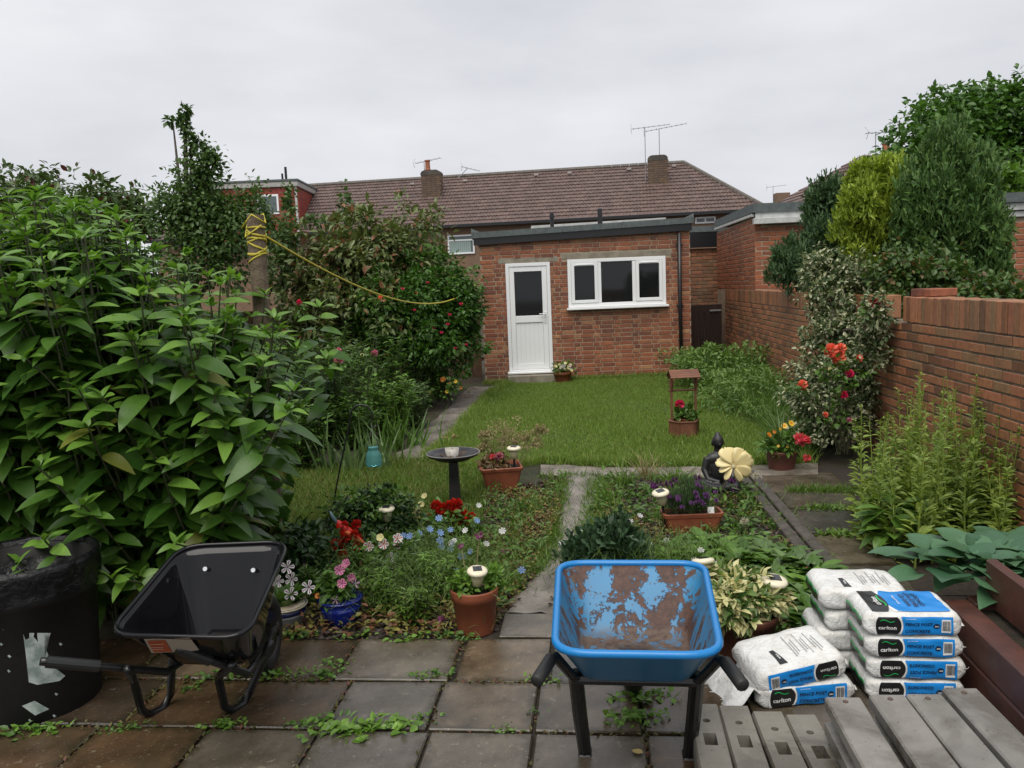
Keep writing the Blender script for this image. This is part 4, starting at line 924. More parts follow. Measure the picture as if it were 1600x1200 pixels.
# ---------------------------------------------------------------- concrete posts lying on the patio
def _concpost(name, c1, c2):
    m, n, b = _new(name); gp = N(n, 'ShaderNodeNewGeometry').outputs['Position']
    col = mixc(n, ramp(n, noise(n, 5, 6, .65, vec=gp), .3, .7), c1, c2); col = mixc(n, ramp(n, noise(n, 70, 3, .6, vec=gp), .66, .7), col, (.08, .075, .065))
    wet = ramp(n, noise(n, 3.2, 5, .6, vec=gp, dist=.6), .45, .58); col = mixc(n, 1., col, mixc(n, wet, (1, 1, 1), (.55, .52, .48)), 'MULTIPLY')
    v = rnd_out(n); col = mixc(n, 1., col, mixc(n, v, (.88, .88, .88), (1.08, 1.06, 1.03)), 'MULTIPLY')
    n.links.new(col, b.inputs['Base Color']); n.links.new(math_(n, 'ADD', math_(n, 'MULTIPLY', wet, -.33), .52), b.inputs['Roughness']); bump(n, b, noise(n, 130, 4, .6, vec=gp), .3, .003); return m
M_cp = _concpost('cast_concrete', (.16, .15, .125), (.25, .235, .20)); M_cp2 = _concpost('cast_concrete_grey', (.15, .145, .135), (.235, .225, .21))
def holed_post(loc, w, h, Lp, label, rz):
    t = thing('concrete_post', label, 'post', loc, rz, 'concrete posts with bolt holes lying side by side'); mb = MB()
    # top with one oblong and one round hole, far end at y=0, running to -Lp
    ys = [0, -.10, -.135, -.20, -.275, -Lp]; xs = [-w/2, -.022, .022, w/2]
    for i in range(5):
        for j in range(3):
            y0, y1, x0, x1 = ys[i], ys[i+1], xs[j], xs[j+1]
            if j == 1 and i == 3:
                mb.add([(x0, y0, h), (x1, y0, h), (x1, y1, h), (x0, y1, h), (x0, y0, h-.09), (x1, y0, h-.09), (x1, y1, h-.09), (x0, y1, h-.09)], [(0, 4, 5, 1), (1, 5, 6, 2), (2, 6, 7, 3), (3, 7, 4, 0), (4, 7, 6, 5)]); continue
            if j == 1 and i == 1:
                cx, cy = 0, (y0+y1)/2; sq = []; ci = []; lo = []
                for k in range(16):
                    a = 2*PI*k/16; ca, sa = math.cos(a), math.sin(a); q = max(abs(ca), abs(sa)); sq.append(mb.v((cx+ca/q*.022, cy+sa/q*.0175, h))); ci.append(mb.v((cx+ca*.013, cy+sa*.013, h))); lo.append(mb.v((cx+ca*.013, cy+sa*.013, h-.08)))
                for k in range(16): k2 = (k+1) % 16; mb.f((sq[k], sq[k2], ci[k2], ci[k])); mb.f((ci[k], ci[k2], lo[k2], lo[k]))
                mb.f(lo); continue
            mb.quad((x0, y0, h), (x0, y1, h), (x1, y1, h), (x1, y0, h))
    e = .006; s = [(-w/2, h), (w/2, h), (w/2+e, h-.012), (w/2+e, 0), (-w/2-e, 0), (-w/2-e, h-.012)]
    mb.add([(x, 0, z) for x, z in s]+[(x, -Lp, z) for x, z in s], [(0, 1, 2, 3, 4, 5)[::-1], (6, 7, 8, 9, 10, 11), (1, 7, 8, 2), (2, 8, 9, 3), (3, 9, 10, 4), (4, 10, 11, 5), (5, 11, 6, 0)]); mb.build('post_body', M_cp, t); return t
words = ['outermost, beside the blue wheelbarrow leg', 'second in from the blue wheelbarrow', 'third in from the blue wheelbarrow', 'next to the taller grooved posts']
far = [(1098, 1100), (1146, 1103), (1199, 1112), (1251, 1117)]
for k, (px, py) in enumerate(far):
    p = G(px, py, .125); p.z = 0.0; holed_post(Vector((p.x, p.y, .016)), .100, .110, 1.25, 'pale concrete post with bolt holes, '+words[k], -TH+.015*(k-1.5))
def groove_post(loc, w, h, Lp, label, rz, grp, notch=True):
    t = thing('grooved_concrete_post', label, 'post', loc, rz, grp); g = .022; mb = MB()
    s = [(-w/2, 0), (w/2, 0), (w/2, h*.3), (w/2-g, h*.36), (w/2-g, h*.64), (w/2, h*.70), (w/2, h-.006), (w/2-.006, h), (-w/2+.006, h), (-w/2, h-.006), (-w/2, h*.70), (-w/2+g, h*.64), (-w/2+g, h*.36), (-w/2, h*.3)]
    n = len(s); a = [mb.v((x, 0, z)) for x, z in s]; b = [mb.v((x, -Lp, z)) for x, z in s]
    mb.f(a[::-1]); mb.f(b)
    for k in range(n): mb.f((a[k], a[(k+1) % n], b[(k+1) % n], b[k])[::-1])
    mb.build('post_body', M_cp2, t)
    if notch:
        m2 = MB(); m2.lathe([(.009, 0), (.009, .003), (.007, .004)], 10, (0, -.03, h)); m2.build('lifting_plug', mat('rust_stub', (.12, .075, .05), (.07, .05, .04)), t)
    return t
fars = [(1317, 1087), (1386, 1083), (1444, 1082), (1500, 1073)]
for layer in range(2):
    for k, (px, py) in enumerate(fars):
        p = G(px, py, .29); w = .118; hgt = .132
        lab = ['grooved grey concrete post %s of the raised pile, edge nearest the bolt-hole posts', 'grooved grey concrete post %s of the raised pile, second from the bolt-hole posts', 'grooved grey concrete post %s of the raised pile, third from the bolt-hole posts', 'grooved grey concrete post %s of the raised pile, against the raised bed'][k] % ('on top' if layer else 'at the bottom')
        groove_post(Vector((p.x+(0 if layer else .006), p.y-(0 if layer else .02), .016+layer*.136)), w, hgt, 1.3, lab, -TH+.01*(k-1), 'grooved concrete posts in a pile', layer == 1)
# ---------------------------------------------------------------- bags of concrete
def text_geo(s, size, bold=0.):
    cu = bpy.data.curves.new('t', 'FONT'); cu.body = s; cu.size = size; cu.align_x = 'CENTER'; cu.align_y = 'CENTER'; cu.offset = bold; cu.resolution_u = 2
    o = bpy.data.objects.new('t', cu); COL.objects.link(o); me = bpy.data.meshes.new_from_object(o.evaluated_get(bpy.context.evaluated_depsgraph_get()))
    vs = [tuple(v.co[:2]) for v in me.vertices]; fs = [tuple(p.vertices) for p in me.polygons]; bpy.data.objects.remove(o); bpy.data.curves.remove(cu); bpy.data.meshes.remove(me); return vs, fs
T_ = {k: text_geo(*k) for k in [('carlton', 1., .018), ('FENCE POST', 1., .03), ('CONCRETE', 1., .03), ('RAPID SET', 1., .022), ('20kg', 1., .03), ('pro-concrete', 1., .01)]}
M_sack = None
def _sack():
    m, n, b = _new('white_plastic_sack'); col = mixc(n, ramp(n, noise(n, 9, 5, .6), .45, .75), (.72, .72, .71), (.55, .53, .49)); n.links.new(col, b.inputs['Base Color']); b.inputs['Roughness'].default_value = .32
    hx = math_(n, 'ADD', noise(n, 9, 5, .6, dist=2.2), math_(n, 'MULTIPLY', noise(n, 34, 4, .6, dist=1.5), .35)); bump(n, b, hx, .8, .02); return m
M_sack = _sack()
PK, PB, PG, PW, PN = flat('print_black', (.014, .015, .016), .3), flat('print_blue', (.01, .22, .62), .3), flat('print_green', (.02, .42, .10), .3), flat('print_white', (.75, .75, .74), .3), flat('print_navy', (.01, .025, .07), .35)
PGY = flat('print_grey', (.30, .30, .30), .4)
class Bag:
    def __init__(s, label, loc, rot, a=.215, b=.14, c=.05, seed=0, crumple=0.):
        s.a, s.b, s.c, s.sd, s.cr = a, b, c, seed, crumple
        s.t = thing('cement_bag', label, 'bag', loc, 0, 'bags of fence post concrete'); s.t.rotation_euler = rot
        nu, nv = 36, 40; mb = MB(); rings = []
        for i in range(nu+1):
            u = -1+2*i/nu; rings.append([mb.v(s.pt(u, 2*PI*k/nv)) for k in range(nv)])
        for p, q in zip(rings, rings[1:]):
            for k in range(nv): mb.f((p[k], q[k], q[(k+1) % nv], p[(k+1) % nv]))
        mb.f(rings[0]); mb.f(rings[-1][::-1]); s.o = mb.build('sack', M_sack, s.t, smooth=True)
    def taper(s, u):
        e = max(0, abs(u)-.80)/.20; return 1-.50*e**2.4, 1-.10*e**2
    def wob(s, p):
        x, y, z = p; q = s.sd*1.7
        e = .35+1.6*max(0, abs(x)/s.a-.72)
        f = 1.5*e*(.0035*math.sin(31*x+q+9*z)*math.sin(27*y+q)+.0025*math.sin(74*y+40*z+q)*math.cos(38*x+q)+.002*math.sin(95*z+60*x+q)); return f
    def pt(s, u, th, off=0.):
        n = 6.5; cs, sn = math.cos(th), math.sin(th); kz, ky = s.taper(u)
        r = (abs(cs)**n+abs(sn)**n)**(-1/n); y = s.b*ky*cs*r; z = s.c*kz*sn*r
        p = (s.a*u, y, z); f = s.wob(p)+off; return (p[0], p[1]+f*cs*r, p[2]+f*sn*r+s.c)
    def side(s, u, t, off, sgn=-1):
        """print on the long side: t up the side"""
        th = math.atan2(t*.9, sgn*1.0); return s.pt(u, th, off)
    def top(s, u, t, off, sgn=1):
        th = math.atan2(1.0*sgn, t*.97); return s.pt(u, th, off)
    def grid(s, fn, u0, u1, t0, t1, off, m_, name, par=None, shape=None, nu=26, nt_=12, sgn=-1):
        mb = MB(); ids = []
        for i in range(nu+1):
            row = []
            for j in range(nt_+1):
                q = j/nt_; a_, b_ = shape(q) if shape else (u0, u1); row.append(mb.v(fn(a_+(b_-a_)*i/nu, t0+(t1-t0)*q, off, sgn)))
            ids.append(row)
        for i in range(nu):
            for j in range(nt_): mb.f((ids[i][j], ids[i+1][j], ids[i+1][j+1], ids[i][j+1]))
        return mb.build(name, m_, par or s.o, smooth=True)
    def text(s, fn, key, uc, tc, hu, ht, off, m_, rot=0., sgn=-1, par=None, name='lettering'):
        vs, fs = T_[key]; mb = MB(); c_, s_ = math.cos(rot), math.sin(rot)
        for x, y in vs:
            X, Y = x*c_-y*s_, x*s_+y*c_; mb.v(fn(uc+X*hu, tc+Y*ht, off, sgn))
        for f in fs: mb.f(f)
        return mb.build(name, m_, par or s.o)
    def side_print(s, black_left=True, upside=False, sgn=-1):
        k = 1 if black_left else -1; U = lambda u: u*k; rot = PI if upside else 0; q = -1 if upside else 1; asp = s.a/(s.c*1.15)
        flipx = 1 if sgn < 0 else -1
        def panel(u0, u1, t0, t1, off, m_, nm, shape=None):
            return s.grid(s.side, U(u0), U(u1), t0, t1, off, m_, nm, shape=(lambda z: tuple(U(v) for v in shape(z))) if shape else None, sgn=sgn)
        bulge = lambda z: -.30+.05*math.sin(PI*z)
        panel(0, 0, -.86, .86, .0018, PW, 'white_band', lambda z: (-.80, bulge(z)+.03))
        bk_ = panel(0, 0, -.82, .82, .0028, PK, 'logo_panel', lambda z: (-.78+.05*abs(2*z-1)**3, bulge(z)-.04*abs(2*z-1)**3))
        bl_ = panel(0, 0, -.86, .86, .0024, PB, 'blue_panel', lambda z: (bulge(z)+.04, .80))
        w_ = .108
        s.text(s.side, ('carlton', 1., .018), U(-.545), q*-.14, .130, .130*asp, .0058, PW, rot, sgn, bk_)
        sw = MB()
        for i in range(13):
            u = -.70+.30*i/12; tt = .46+.10*math.sin(i/12*2*PI); [sw.v(s.side(U(u), q*(tt+d_), .0055, sgn)) for d_ in (-.03, .035)]
        for i in range(12): sw.f((2*i, 2*i+2, 2*i+3, 2*i+1))
        sw.build('swoosh', PG, bk_)
        s.text(s.side, ('FENCE POST', 1., .03), U(.10), q*.16, .098, .098*asp, .0056, PN, rot, sgn, bl_); s.text(s.side, ('CONCRETE', 1., .03), U(.075), q*-.42, .098, .098*asp, .0056, PN, rot, sgn, bl_)
        s.text(s.side, ('pro-concrete', 1., .01), U(-.06), q*.64, .038, .035*asp, .0056, PW, rot, sgn, bl_)
        ci = MB(); c0 = ci.v(s.side(U(.46), 0, .0036, sgn)); rr = [ci.v(s.side(U(.46)+.068*math.cos(2*PI*i/20), .068*asp*math.sin(2*PI*i/20), .0036, sgn)) for i in range(20)]
        [ci.f((c0, rr[i], rr[(i+1) % 20])) for i in range(20)]; ci.build('weight_badge', PN, bl_); s.text(s.side, ('20kg', 1., .03), U(.46), 0, .045, .045*asp, .0066, PW, rot, sgn, bl_)
        bc_ = panel(.56, .75, -.60, .60, .0036, PW, 'barcode')
        bars = MB(); x = .575
        while x < .735:
            w = random.choice((.004, .007, .010)); i0 = [bars.v(s.side(U(a_), t_, .0056, sgn)) for a_, t_ in ((x, -.38), (x+w, -.38), (x+w, .48), (x, .48))]; bars.f(i0); x += w+random.choice((.005, .008))
        bars.build('bars', PK, bc_)
    def top_print(s):
        bl_ = s.grid(s.top, 0, 0, -.80, .86, .0022, PB, 'blue_panel', shape=lambda z: (-.26-.16*math.sin(PI*z*.9), .80), sgn=1, nt_=16)
        s.grid(s.top, 0, 0, -.84, .88, .0016, PW, 'white_band', shape=lambda z: (-.33-.16*math.sin(PI*z*.9), -.2), sgn=1, nt_=16)
        bk_ = s.grid(s.top, 0, 0, -.80, .84, .0028, PK, 'logo_panel', shape=lambda z: (-.80, -.34+.0*z-.12*(1-math.sin(PI*z))), sgn=1, nt_=16)
        asp = s.a/s.b
        s.text(s.top, ('carlton', 1., .018), -.56, -.05, .17, .17*asp, .0056, PW, PI/2, 1, bk_)
        s.text(s.top, ('pro-concrete', 1., .01), -.13, .05, .085, .085*asp, .0056, PW, PI/2, 1, bl_)
        for i, kx in enumerate((('RAPID SET', 1., .022), ('FENCE POST', 1., .03), ('CONCRETE', 1., .03))): s.text(s.top, kx, .08+.135*i, .05, .135, .135*asp, .0056, PN, PI/2, 1, bl_)
        sw = MB()
        for i in range(13):
            t = -.45+.9*i/12; u = -.44+.03*math.sin(i/12*2*PI); [sw.v(s.top(u+d_, t, .004, 1)) for d_ in (-.015, .02)]
        for i in range(12): sw.f((2*i, 2*i+1, 2*i+3, 2*i+2))
        sw.build('swoosh', PG, bk_)
    def back_print(s):
        g_ = s.grid(s.top, 0, 0, -.75, -.0, .002, PK, 'logo_panel', shape=lambda z: (-.42, -.24-.08*z), sgn=1); s.text(s.top, ('carlton', 1., .018), -.34, -.38, .07, .07*s.a/s.b, .0035, PW, PI/2, 1, g_)
        ln = MB()
        for i in range(11):
            u = .05+.062*i; t0 = -.55+.1*(i % 3); t1 = .55-.12*((i*7) % 4)
            if i in (3, 7): continue
            ids_ = [ln.v(s.top(a_, b_, .0025, 1)) for a_, b_ in ((u, t0), (u+.02, t0), (u+.02, (t0+t1)/2), (u, (t0+t1)/2), (u+.02, t1), (u, t1))]; ln.f(ids_[:4]); ln.f((ids_[3], ids_[2], ids_[4], ids_[5]))
        ln.build('small_print', PGY, s.o)
    def end_print(s, sgn=-1, green=True):
        """the folded end carries a black and green corner"""
        mb = MB(); mg = MB(); n = 9
        for (M_, z0, z1, off) in ((mb, -.72, .30, .003), (mg, .30, .72, .003)):
            ids = []
            for i in range(n+1):
                y = -.8+1.6*i/n; ids.append([M_.v((sgn*(s.a+.002+off), y*s.b*.93, s.c+zz*s.c*.60+.004*math.sin(y*9+s.sd))) for zz in (z0, z1)])
            for i in range(n): M_.f((ids[i][0], ids[i+1][0], ids[i+1][1], ids[i][1]))
        mb.build('end_panel', PK, s.o); mg.build('end_stripe', PG, s.o)
    def ends(s):
        """crimped film fins at both ends"""
        for sg in (1,):
            mb = MB(); ids = []
            for i in range(13):
                y = (-1+2*i/12)*s.b*.86; w = .004*math.sin(i*2.1+s.sd); r_ = []
                for j in range(4): r_.append(mb.v((sg*(s.a*.995+.005*j), y*(.96+.01*j), s.c+(.25 if sg<0 else -.1)*s.c+w*(.6+.5*j)+random.uniform(-.0015, .0015)*j)))
                ids.append(r_)
            for a_, b_ in zip(ids, ids[1:]):
                for j in range(3): mb.f((a_[j], a_[j+1], b_[j+1], b_[j]))
            o = mb.build('end_fin', M_sack, s.o, smooth=True); md = o.modifiers.new('t', 'SOLIDIFY'); md.thickness = .0015
fb0 = G(1425, 1110); fb0.z = .02
stackx, stacky = fb0.x+.04, fb0.y+.15
T = .0885
spec_f = [(0, .0, 'bottom of the front tier, standing on the patio', True, True), (1, .006, 'third from the top of the front tier with upside-down lettering', True, True), (2, -.004, 'second from the top of the front tier', True, False), (3, -.010, 'topmost of the front tier with blue face up', True, False)]
for (k, dx, lab, bl, ups) in spec_f:
    B = Bag('white and blue concrete bag, '+lab, Vector((stackx+dx, stacky+.004*k, .02+T*k)), (random.uniform(-.01, .01), random.uniform(-.012, .012), -.10+random.uniform(-.02, .02)), .182, .132, .0455, k+1)
    B.side_print(bl, ups); B.ends(); B.end_print(-1)
    if k == 3: B.top_print()
for k in range(4):
    lab = ['bottom of the rear tier', 'second up in the rear tier with green striped end', 'third up in the rear tier', 'topmost of the rear tier with white back up'][k]
    B = Bag('white concrete bag, '+lab, Vector((stackx-.085+.012*((k*7) % 3)-(.03 if k == 1 else 0), stacky+.272, .02+T*k+(.004 if k == 3 else 0))), (.02, random.uniform(-.012, .012), -.10+random.uniform(-.03, .03)), .182, .132, .0455, k+11)
    B.ends(); B.end_print(-1)
    if k == 3: B.back_print()
# two bags slumped beside the wheelbarrow handle
p = G(1258, 1112); B = Bag('crumpled white concrete bag lying under another beside the wheelbarrow handle', Vector((p.x, p.y+.14, .018)), (0, 0, .10), .20, .135, .046, 31); B.side_print(True, False); B.ends(); B.end_print(-1)
mb = MB(); ids = []
for i in range(9):   # the torn open film flap at its left end
    y = (-1+2*i/8)*.13; ids.append([mb.v((-.19-.04*j+.012*math.sin(i*1.7+j), y*(1+.05*j), .05+.035*math.sin(j*1.1+.3)+.018*math.sin(i*1.3+j*1.9)-.008*j)) for j in range(5)])
for a_, b_ in zip(ids, ids[1:]):
    for j in range(4): mb.f((a_[j], a_[j+1], b_[j+1], b_[j]))
o = mb.build('torn_flap', M_sack, B.o, smooth=True); md = o.modifiers.new('t', 'SOLIDIFY'); md.thickness = .0015
B = Bag('slumped white concrete bag tilted on top of the crumpled one, lettering upside down', Vector((p.x-.015, p.y+.15, .107)), (.10, -.13, .14), .185, .135, .048, 37); B.side_print(False, True); B.ends(); B.back_print()
# ---------------------------------------------------------------- raised bed of red-brown sleepers
M_slp = mat('red_stained_timber', (.10, .036, .025), (.055, .022, .017), .35, .55, 7, bmp=.35, bscale=40)
rb = thing('raised_bed', 'red brown timber raised bed beside the pile of bags', 'raised bed')
a0, a1 = G(1498, 938, .30), G(1640, 1068, .30)
dd = (a1-a0).normalized(); far_ = a0-dd*.02; near_ = a0+dd*1.9
for k, z in enumerate((.075, .225)):
    mb = MB(); mb.beam(far_+Vector((0, 0, z-.30)), near_+Vector((0, 0, z-.30)), .10, .146, ch=.008); mb.build('sleeper', M_slp, rb)
nx_ = Vector((dd.y, -dd.x, 0)); nx_ = nx_ if nx_.x > 0 else -nx_
for k, z in enumerate((.075, .225)):
    mb = MB(); mb.beam(far_+nx_*.055+Vector((0, .0, z-.30)), far_+nx_*1.3+Vector((0, .0, z-.30)), .10, .146, ch=.008); mb.build('sleeper', M_slp, rb)
mb = MB(); mb.beam(a0+nx_*.13-dd*.01+Vector((0, 0, .085)), a0+nx_*.13+dd*1.9+Vector((0, 0, .085)), .045, .19, ch=.006); mb.build('board', M_slp, rb)
mb = MB(); mb.add([far_+nx_*.05+Vector((0, 0, -.03)), near_+nx_*.05+Vector((0, 0, -.03)), near_+nx_*1.3+Vector((0, 0, -.03)), far_+nx_*1.3+Vector((0, 0, -.03))], [(0, 1, 2, 3)]); mb.build('soil', M_soil, rb)
# ================================================================ POTS AND ORNAMENTS
M_terra = mat('terracotta_plastic', (.26, .075, .035), (.19, .055, .028), .45, .6, 10, bmp=.15)
M_terrad = mat('brown_plastic_pot', (.16, .055, .035), (.11, .04, .028), .45, .6, 10)
M_comp = mat('compost', (.03, .02, .013), (.012, .009, .006), .9, scale=50, bmp=1., bscale=80, bdist=.02)
L_mid = leaf_geo(3, 1.0, .16, .2); L_spat = leaf_geo(4, 1.0, .18, .35, .55); L_big = leaf_geo(7, .46, .10, .42, .36)
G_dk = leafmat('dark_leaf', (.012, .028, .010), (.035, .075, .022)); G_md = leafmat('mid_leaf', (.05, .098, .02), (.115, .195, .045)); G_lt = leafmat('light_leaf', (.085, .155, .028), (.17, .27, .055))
G_gy = leafmat('grey_green_leaf', (.075, .12, .055), (.15, .205, .10)); G_tuft = leafmat('grass_blade', (.065, .115, .018), (.15, .22, .05)); G_dry = leafmat('dry_stem', (.22, .17, .08), (.42, .35, .20), .7)
G_sold = leafmat('litter_leaf', (.06, .03, .015), (.14, .075, .035), .6)
def pot_round(name, label, base, rpx_top, hgt, m_, taper=.72, rim=.05, cat='plant pot', wide=1., group=None, prof=None, soil=True):
    r = rpx_top; t = thing(name, label, cat, base, 0, group); p = prof or [(r*taper, 0), (r*taper*1.01, .004), (r*.93, hgt-rim), (r*.99, hgt-rim+.002), (r*1.0, hgt-rim*.5), (r*1.03, hgt-.006), (r*1.02, hgt), (r*.95, hgt), (r*.93, hgt-.02), (r*.9, hgt-.03)]
    mb = MB(); mb.lathe(p, 36, sx=wide); mb.build('pot', m_, t, smooth=False).data.polygons.foreach_set('use_smooth', [len(f) == 4 for f in mb.F])
    if soil:
        s_ = MB(); s_.lathe([(.01, hgt-.025), (r*.5, hgt-.022), (r*.91, hgt-.03)][::-1], 24, sx=wide); s_.build('soil', M_comp, t)
    return t
def tuft(parent, c, n, length, width, m_, geo=None, lean=.8, name='foliage', up=.9, rad=.03, extra=None):
    geo = geo or L_mid; a = rng.random(n)*2*PI; l = lean*(.3+.7*rng.random(n)); D = np.c_[np.cos(a)*l, np.sin(a)*l, np.full(n, up)*(.4+.8*rng.random(n))]
    P = np.array(c)+np.c_[np.cos(a), np.sin(a), np.zeros(n)]*rad*rng.random((n, 1)); U = np.c_[-np.cos(a)*.6, -np.sin(a)*.6, np.ones(n)]
    s = .6+.7*rng.random(n); return fol(name, scatter(geo, P, D, U, width*s, length*s), m_, parent)
def dome(parent, c, rad, n, lw, ll, m_, geo=DIAMOND, name='foliage', **kw):
    return fol(name, leafy(c, rad, n, lw, ll, geo, **kw), m_, parent)
# flower heads
def petal_head(n, r, w, cup, mats, centre=.18, star=0.):
    """open flower: n petals, coloured streaks through two materials"""
    mb = MB()
    for k in range(n):
        a = 2*PI*k/n; x, y = math.cos(a), math.sin(a); px, py = -y, x; mb.mi = 0
        pts = [(0, 0, 0), (x*r*.45-px*w*.7, y*r*.45-py*w*.7, cup*.5), (x*r*.85-px*w, y*r*.85-py*w, cup*.9), (x*r, y*r, cup*.75), (x*r*.85+px*w, y*r*.85+py*w, cup*.9), (x*r*.45+px*w*.7, y*r*.45+py*w*.7, cup*.5)]
        if len(mats) > 1:
            k0 = len(mb.V); [mb.v(p) for p in pts]; m1 = mb.v((x*r*.5, y*r*.5, cup*.45)); m2 = mb.v((x*r*.88-px*w*.25, y*r*.88-py*w*.25, cup*.84)); m3 = mb.v((x*r*.88+px*w*.25, y*r*.88+py*w*.25, cup*.84)); q1 = mb.v((x*r*.45-px*w*.22, y*r*.45-py*w*.22, cup*.45)); q2 = mb.v((x*r*.45+px*w*.22, y*r*.45+py*w*.22, cup*.45))
            mb.f((k0, q1, k0+1)); mb.f((k0+1, q1, m2, k0+2)); mb.f((k0, k0+5, q2)); mb.f((q2, k0+5, k0+4, m3)); mb.mi = 1; mb.f((k0, q2, q1)); mb.f((q1, q2, m3, m2)); mb.mi = 0; mb.f((m2, m3, k0+3)); mb.f((k0+2, m2, k0+3)); mb.f((m3, k0+4, k0+3))
        else: mb.add(pts, [(0, 1, 5), (1, 2, 4, 5), (2, 3, 4)])
    if centre: mb.mi = len(mats)-1; mb.lathe([(r*centre, cup*.3), (r*centre*.8, cup*.3+r*.08), (.001, cup*.3+r*.12)], 8)
    return mb.data('flower', mats)
def ball_head(r, n, m_, petal=.5):
    """double bloom of many overlapping petals"""
    d = rdir(n); d[:, 2] = np.abs(d[:, 2])*.9-.15; d = nrm(d); arr = scatter(leaf_geo(3, .9, .1, -.25, .6), d*r*.25, d+rdir(n)*.25, nrm(rdir(n)*.5+d[:, [1, 0, 2]]), r*1.0, r*.95); me = np_mesh('flower', arr, m_); return me
def fm(name, c, c2=None, tr=.3): return leafmat(name, c2 or tuple(x*.7 for x in c), c, .5, tr)
F_white, F_pink, F_purple, F_red, F_yel, F_coral, F_blue, F_hot, F_or, F_cream = fm('petal_white', (.75, .74, .75)), fm('petal_pink', (.75, .25, .42)), fm('petal_purple', (.20, .03, .16)), fm('petal_red', (.55, .02, .012), (.38, .015, .01)), fm('petal_yellow', (.80, .62, .05)), fm('petal_coral', (.90, .24, .15), (.80, .16, .11)), fm('petal_blue', (.22, .36, .72)), fm('petal_hot_pink', (.80, .04, .16), (.6, .03, .12)), fm('petal_orange', (.8, .25, .02)), fm('petal_cream', (.75, .68, .32))
H_pet_w = petal_head(5, .030, .0085, .008, [F_white, F_purple], .1); H_pet_p = petal_head(5, .028, .012, .012, [F_pink, F_purple], .12); H_pet_s = petal_head(5, .029, .0125, .014, [F_white, F_red], .12); H_pet_v = petal_head(5, .030, .009, .006, [F_purple, F_white], .1)
H_nig_b = petal_head(7, .019, .0042, .005, [F_blue], .2); H_nig_w = petal_head(7, .018, .0045, .005, [F_white], .2); H_yel = petal_head(9, .026, .008, .004, [F_yel, F_or], .3); H_or = petal_head(9, .024, .007, .004, [F_or, F_or], .3); H_crm = petal_head(5, .028, .014, .006, [F_cream])
H_rose_c = ball_head(.05, 40, F_coral); H_rose_h = ball_head(.045, 40, F_hot); H_rose_p = ball_head(.045, 36, F_pink); H_ger = ball_head(.05, 60, F_hot); H_gerr = ball_head(.04, 46, F_red); H_begp = ball_head(.05, 40, fm('petal_salmon', (.85, .16, .2), (.7, .08, .12)))
H_clover = ball_head(.014, 24, fm('petal_mauve', (.45, .15, .35)))
def flower(par, me, p, face=None, s=1., name='flower'):
    o = link(name, me, par); o.location = p; f = Vector(face if face is not None else (random.uniform(-.4, .4), -.8+random.uniform(-.3, .3), .6)).normalized()
    o.rotation_euler = f.to_track_quat('Z', 'Y').to_euler(); o.scale = (s*random.uniform(.85, 1.15),)*3; return o
def stems(par, pairs, m_, r=.0025, name='stems'):
    mb = MB()
    for a, b in pairs:
        a, b = Vector(a), Vector(b); mb.r = random.random(); mid = a.lerp(b, .5)+Vector((random.uniform(-.02, .02), random.uniform(-.02, .02), 0))*(b-a).length*2; mb.tube([a, mid, b], [r, r*.8, r*.6], 5, False)
    return mb.build(name, m_, par, kind='stuff')
# ---- solar lights
M_cream = flat('cream_plastic', (.70, .64, .48), .35); M_solar = flat('solar_cell', (.02, .022, .03), .12); M_lamp = flat('ivory_lens', (.42, .40, .24), .3)
def solar(base, h, label, tilt=(0, 0), s=1.):
    t = thing('solar_light', label, 'solar light', base, random.uniform(-.3, .3), 'small cream solar garden lights'); t.rotation_euler[0], t.rotation_euler[1] = tilt; t.scale = (s,)*3
    mb = MB(); mb.lathe([(.008, -.06), (.008, h-.075)], 8); mb.build('stake', M_blk, t); b = MB(); b.lathe([(.014, h-.08), (.027, h-.072), (.031, h-.04), (.036, h-.012), (.03, h-.011)], 18); b.build('lens', M_lamp, t, smooth=True)
    c = MB(); c.lathe([(.036, h-.012), (.050, h-.008), (.052, h+.002), (.046, h+.010), (.030, h+.013), (.001, h+.0135)], 24); cp = c.build('cap', M_cream, t, smooth=True); q = MB(); q.cbox((0, 0, h+.0145), (.044, .044, .004)); q.build('solar_panel', M_solar, cp); return t
# ---- grey pot with blue band and white star flowers
def gp(px, py): v = G(px, py); return Vector((v.x, v.y, .0))
base = gp(449, 981); r_ = S(32, base)
M_glz = mat('grey_glaze', (.12, .125, .125), (.08, .085, .085), .25, scale=8); M_navy = flat('navy_glaze', (.008, .012, .05), .12); M_blue = mat('cobalt_glaze', (.008, .022, .22), (.006, .014, .13), .12, scale=6, spec=.6); M_rimc = flat('cream_glaze', (.40, .34, .24), .3)
def glazed(name, label, base, r, h, m_, bands):
    t = thing(name, label, 'plant pot', base); mb = MB(); pr = [(r*.62, 0), (r*.64, .004), (r*.86, h*.35), (r*.95, h*.62), (r*.97, h*.66), (r*.93, h*.68), (r*.97, h*.9), (r*1.03, h*.95), (r*1.02, h), (r*.94, h), (r*.92, h*.9)]; mb.lathe(pr, 36); mb.build('pot', m_, t, smooth=True)
    for (z0, z1, rr, mm, nm) in bands: q = MB(); q.lathe([(r*rr, h*z0), (r*(rr+.025), h*(z0*.6+z1*.4)), (r*(rr+.03), h*z1)], 36); q.build(nm, mm, t, smooth=True)
    s_ = MB(); s_.lathe([(r*.92, h*.9), (r*.4, h*.93), (.001, h*.93)], 24); s_.build('soil', M_comp, t); return t
t = glazed('glazed_pot', 'grey glazed pot with navy band holding white star petunias', base, r_, .13, M_glz, [(.69, .9, .945, M_navy, 'navy_band'), (.93, .995, 1.025, M_rimc, 'rim')])
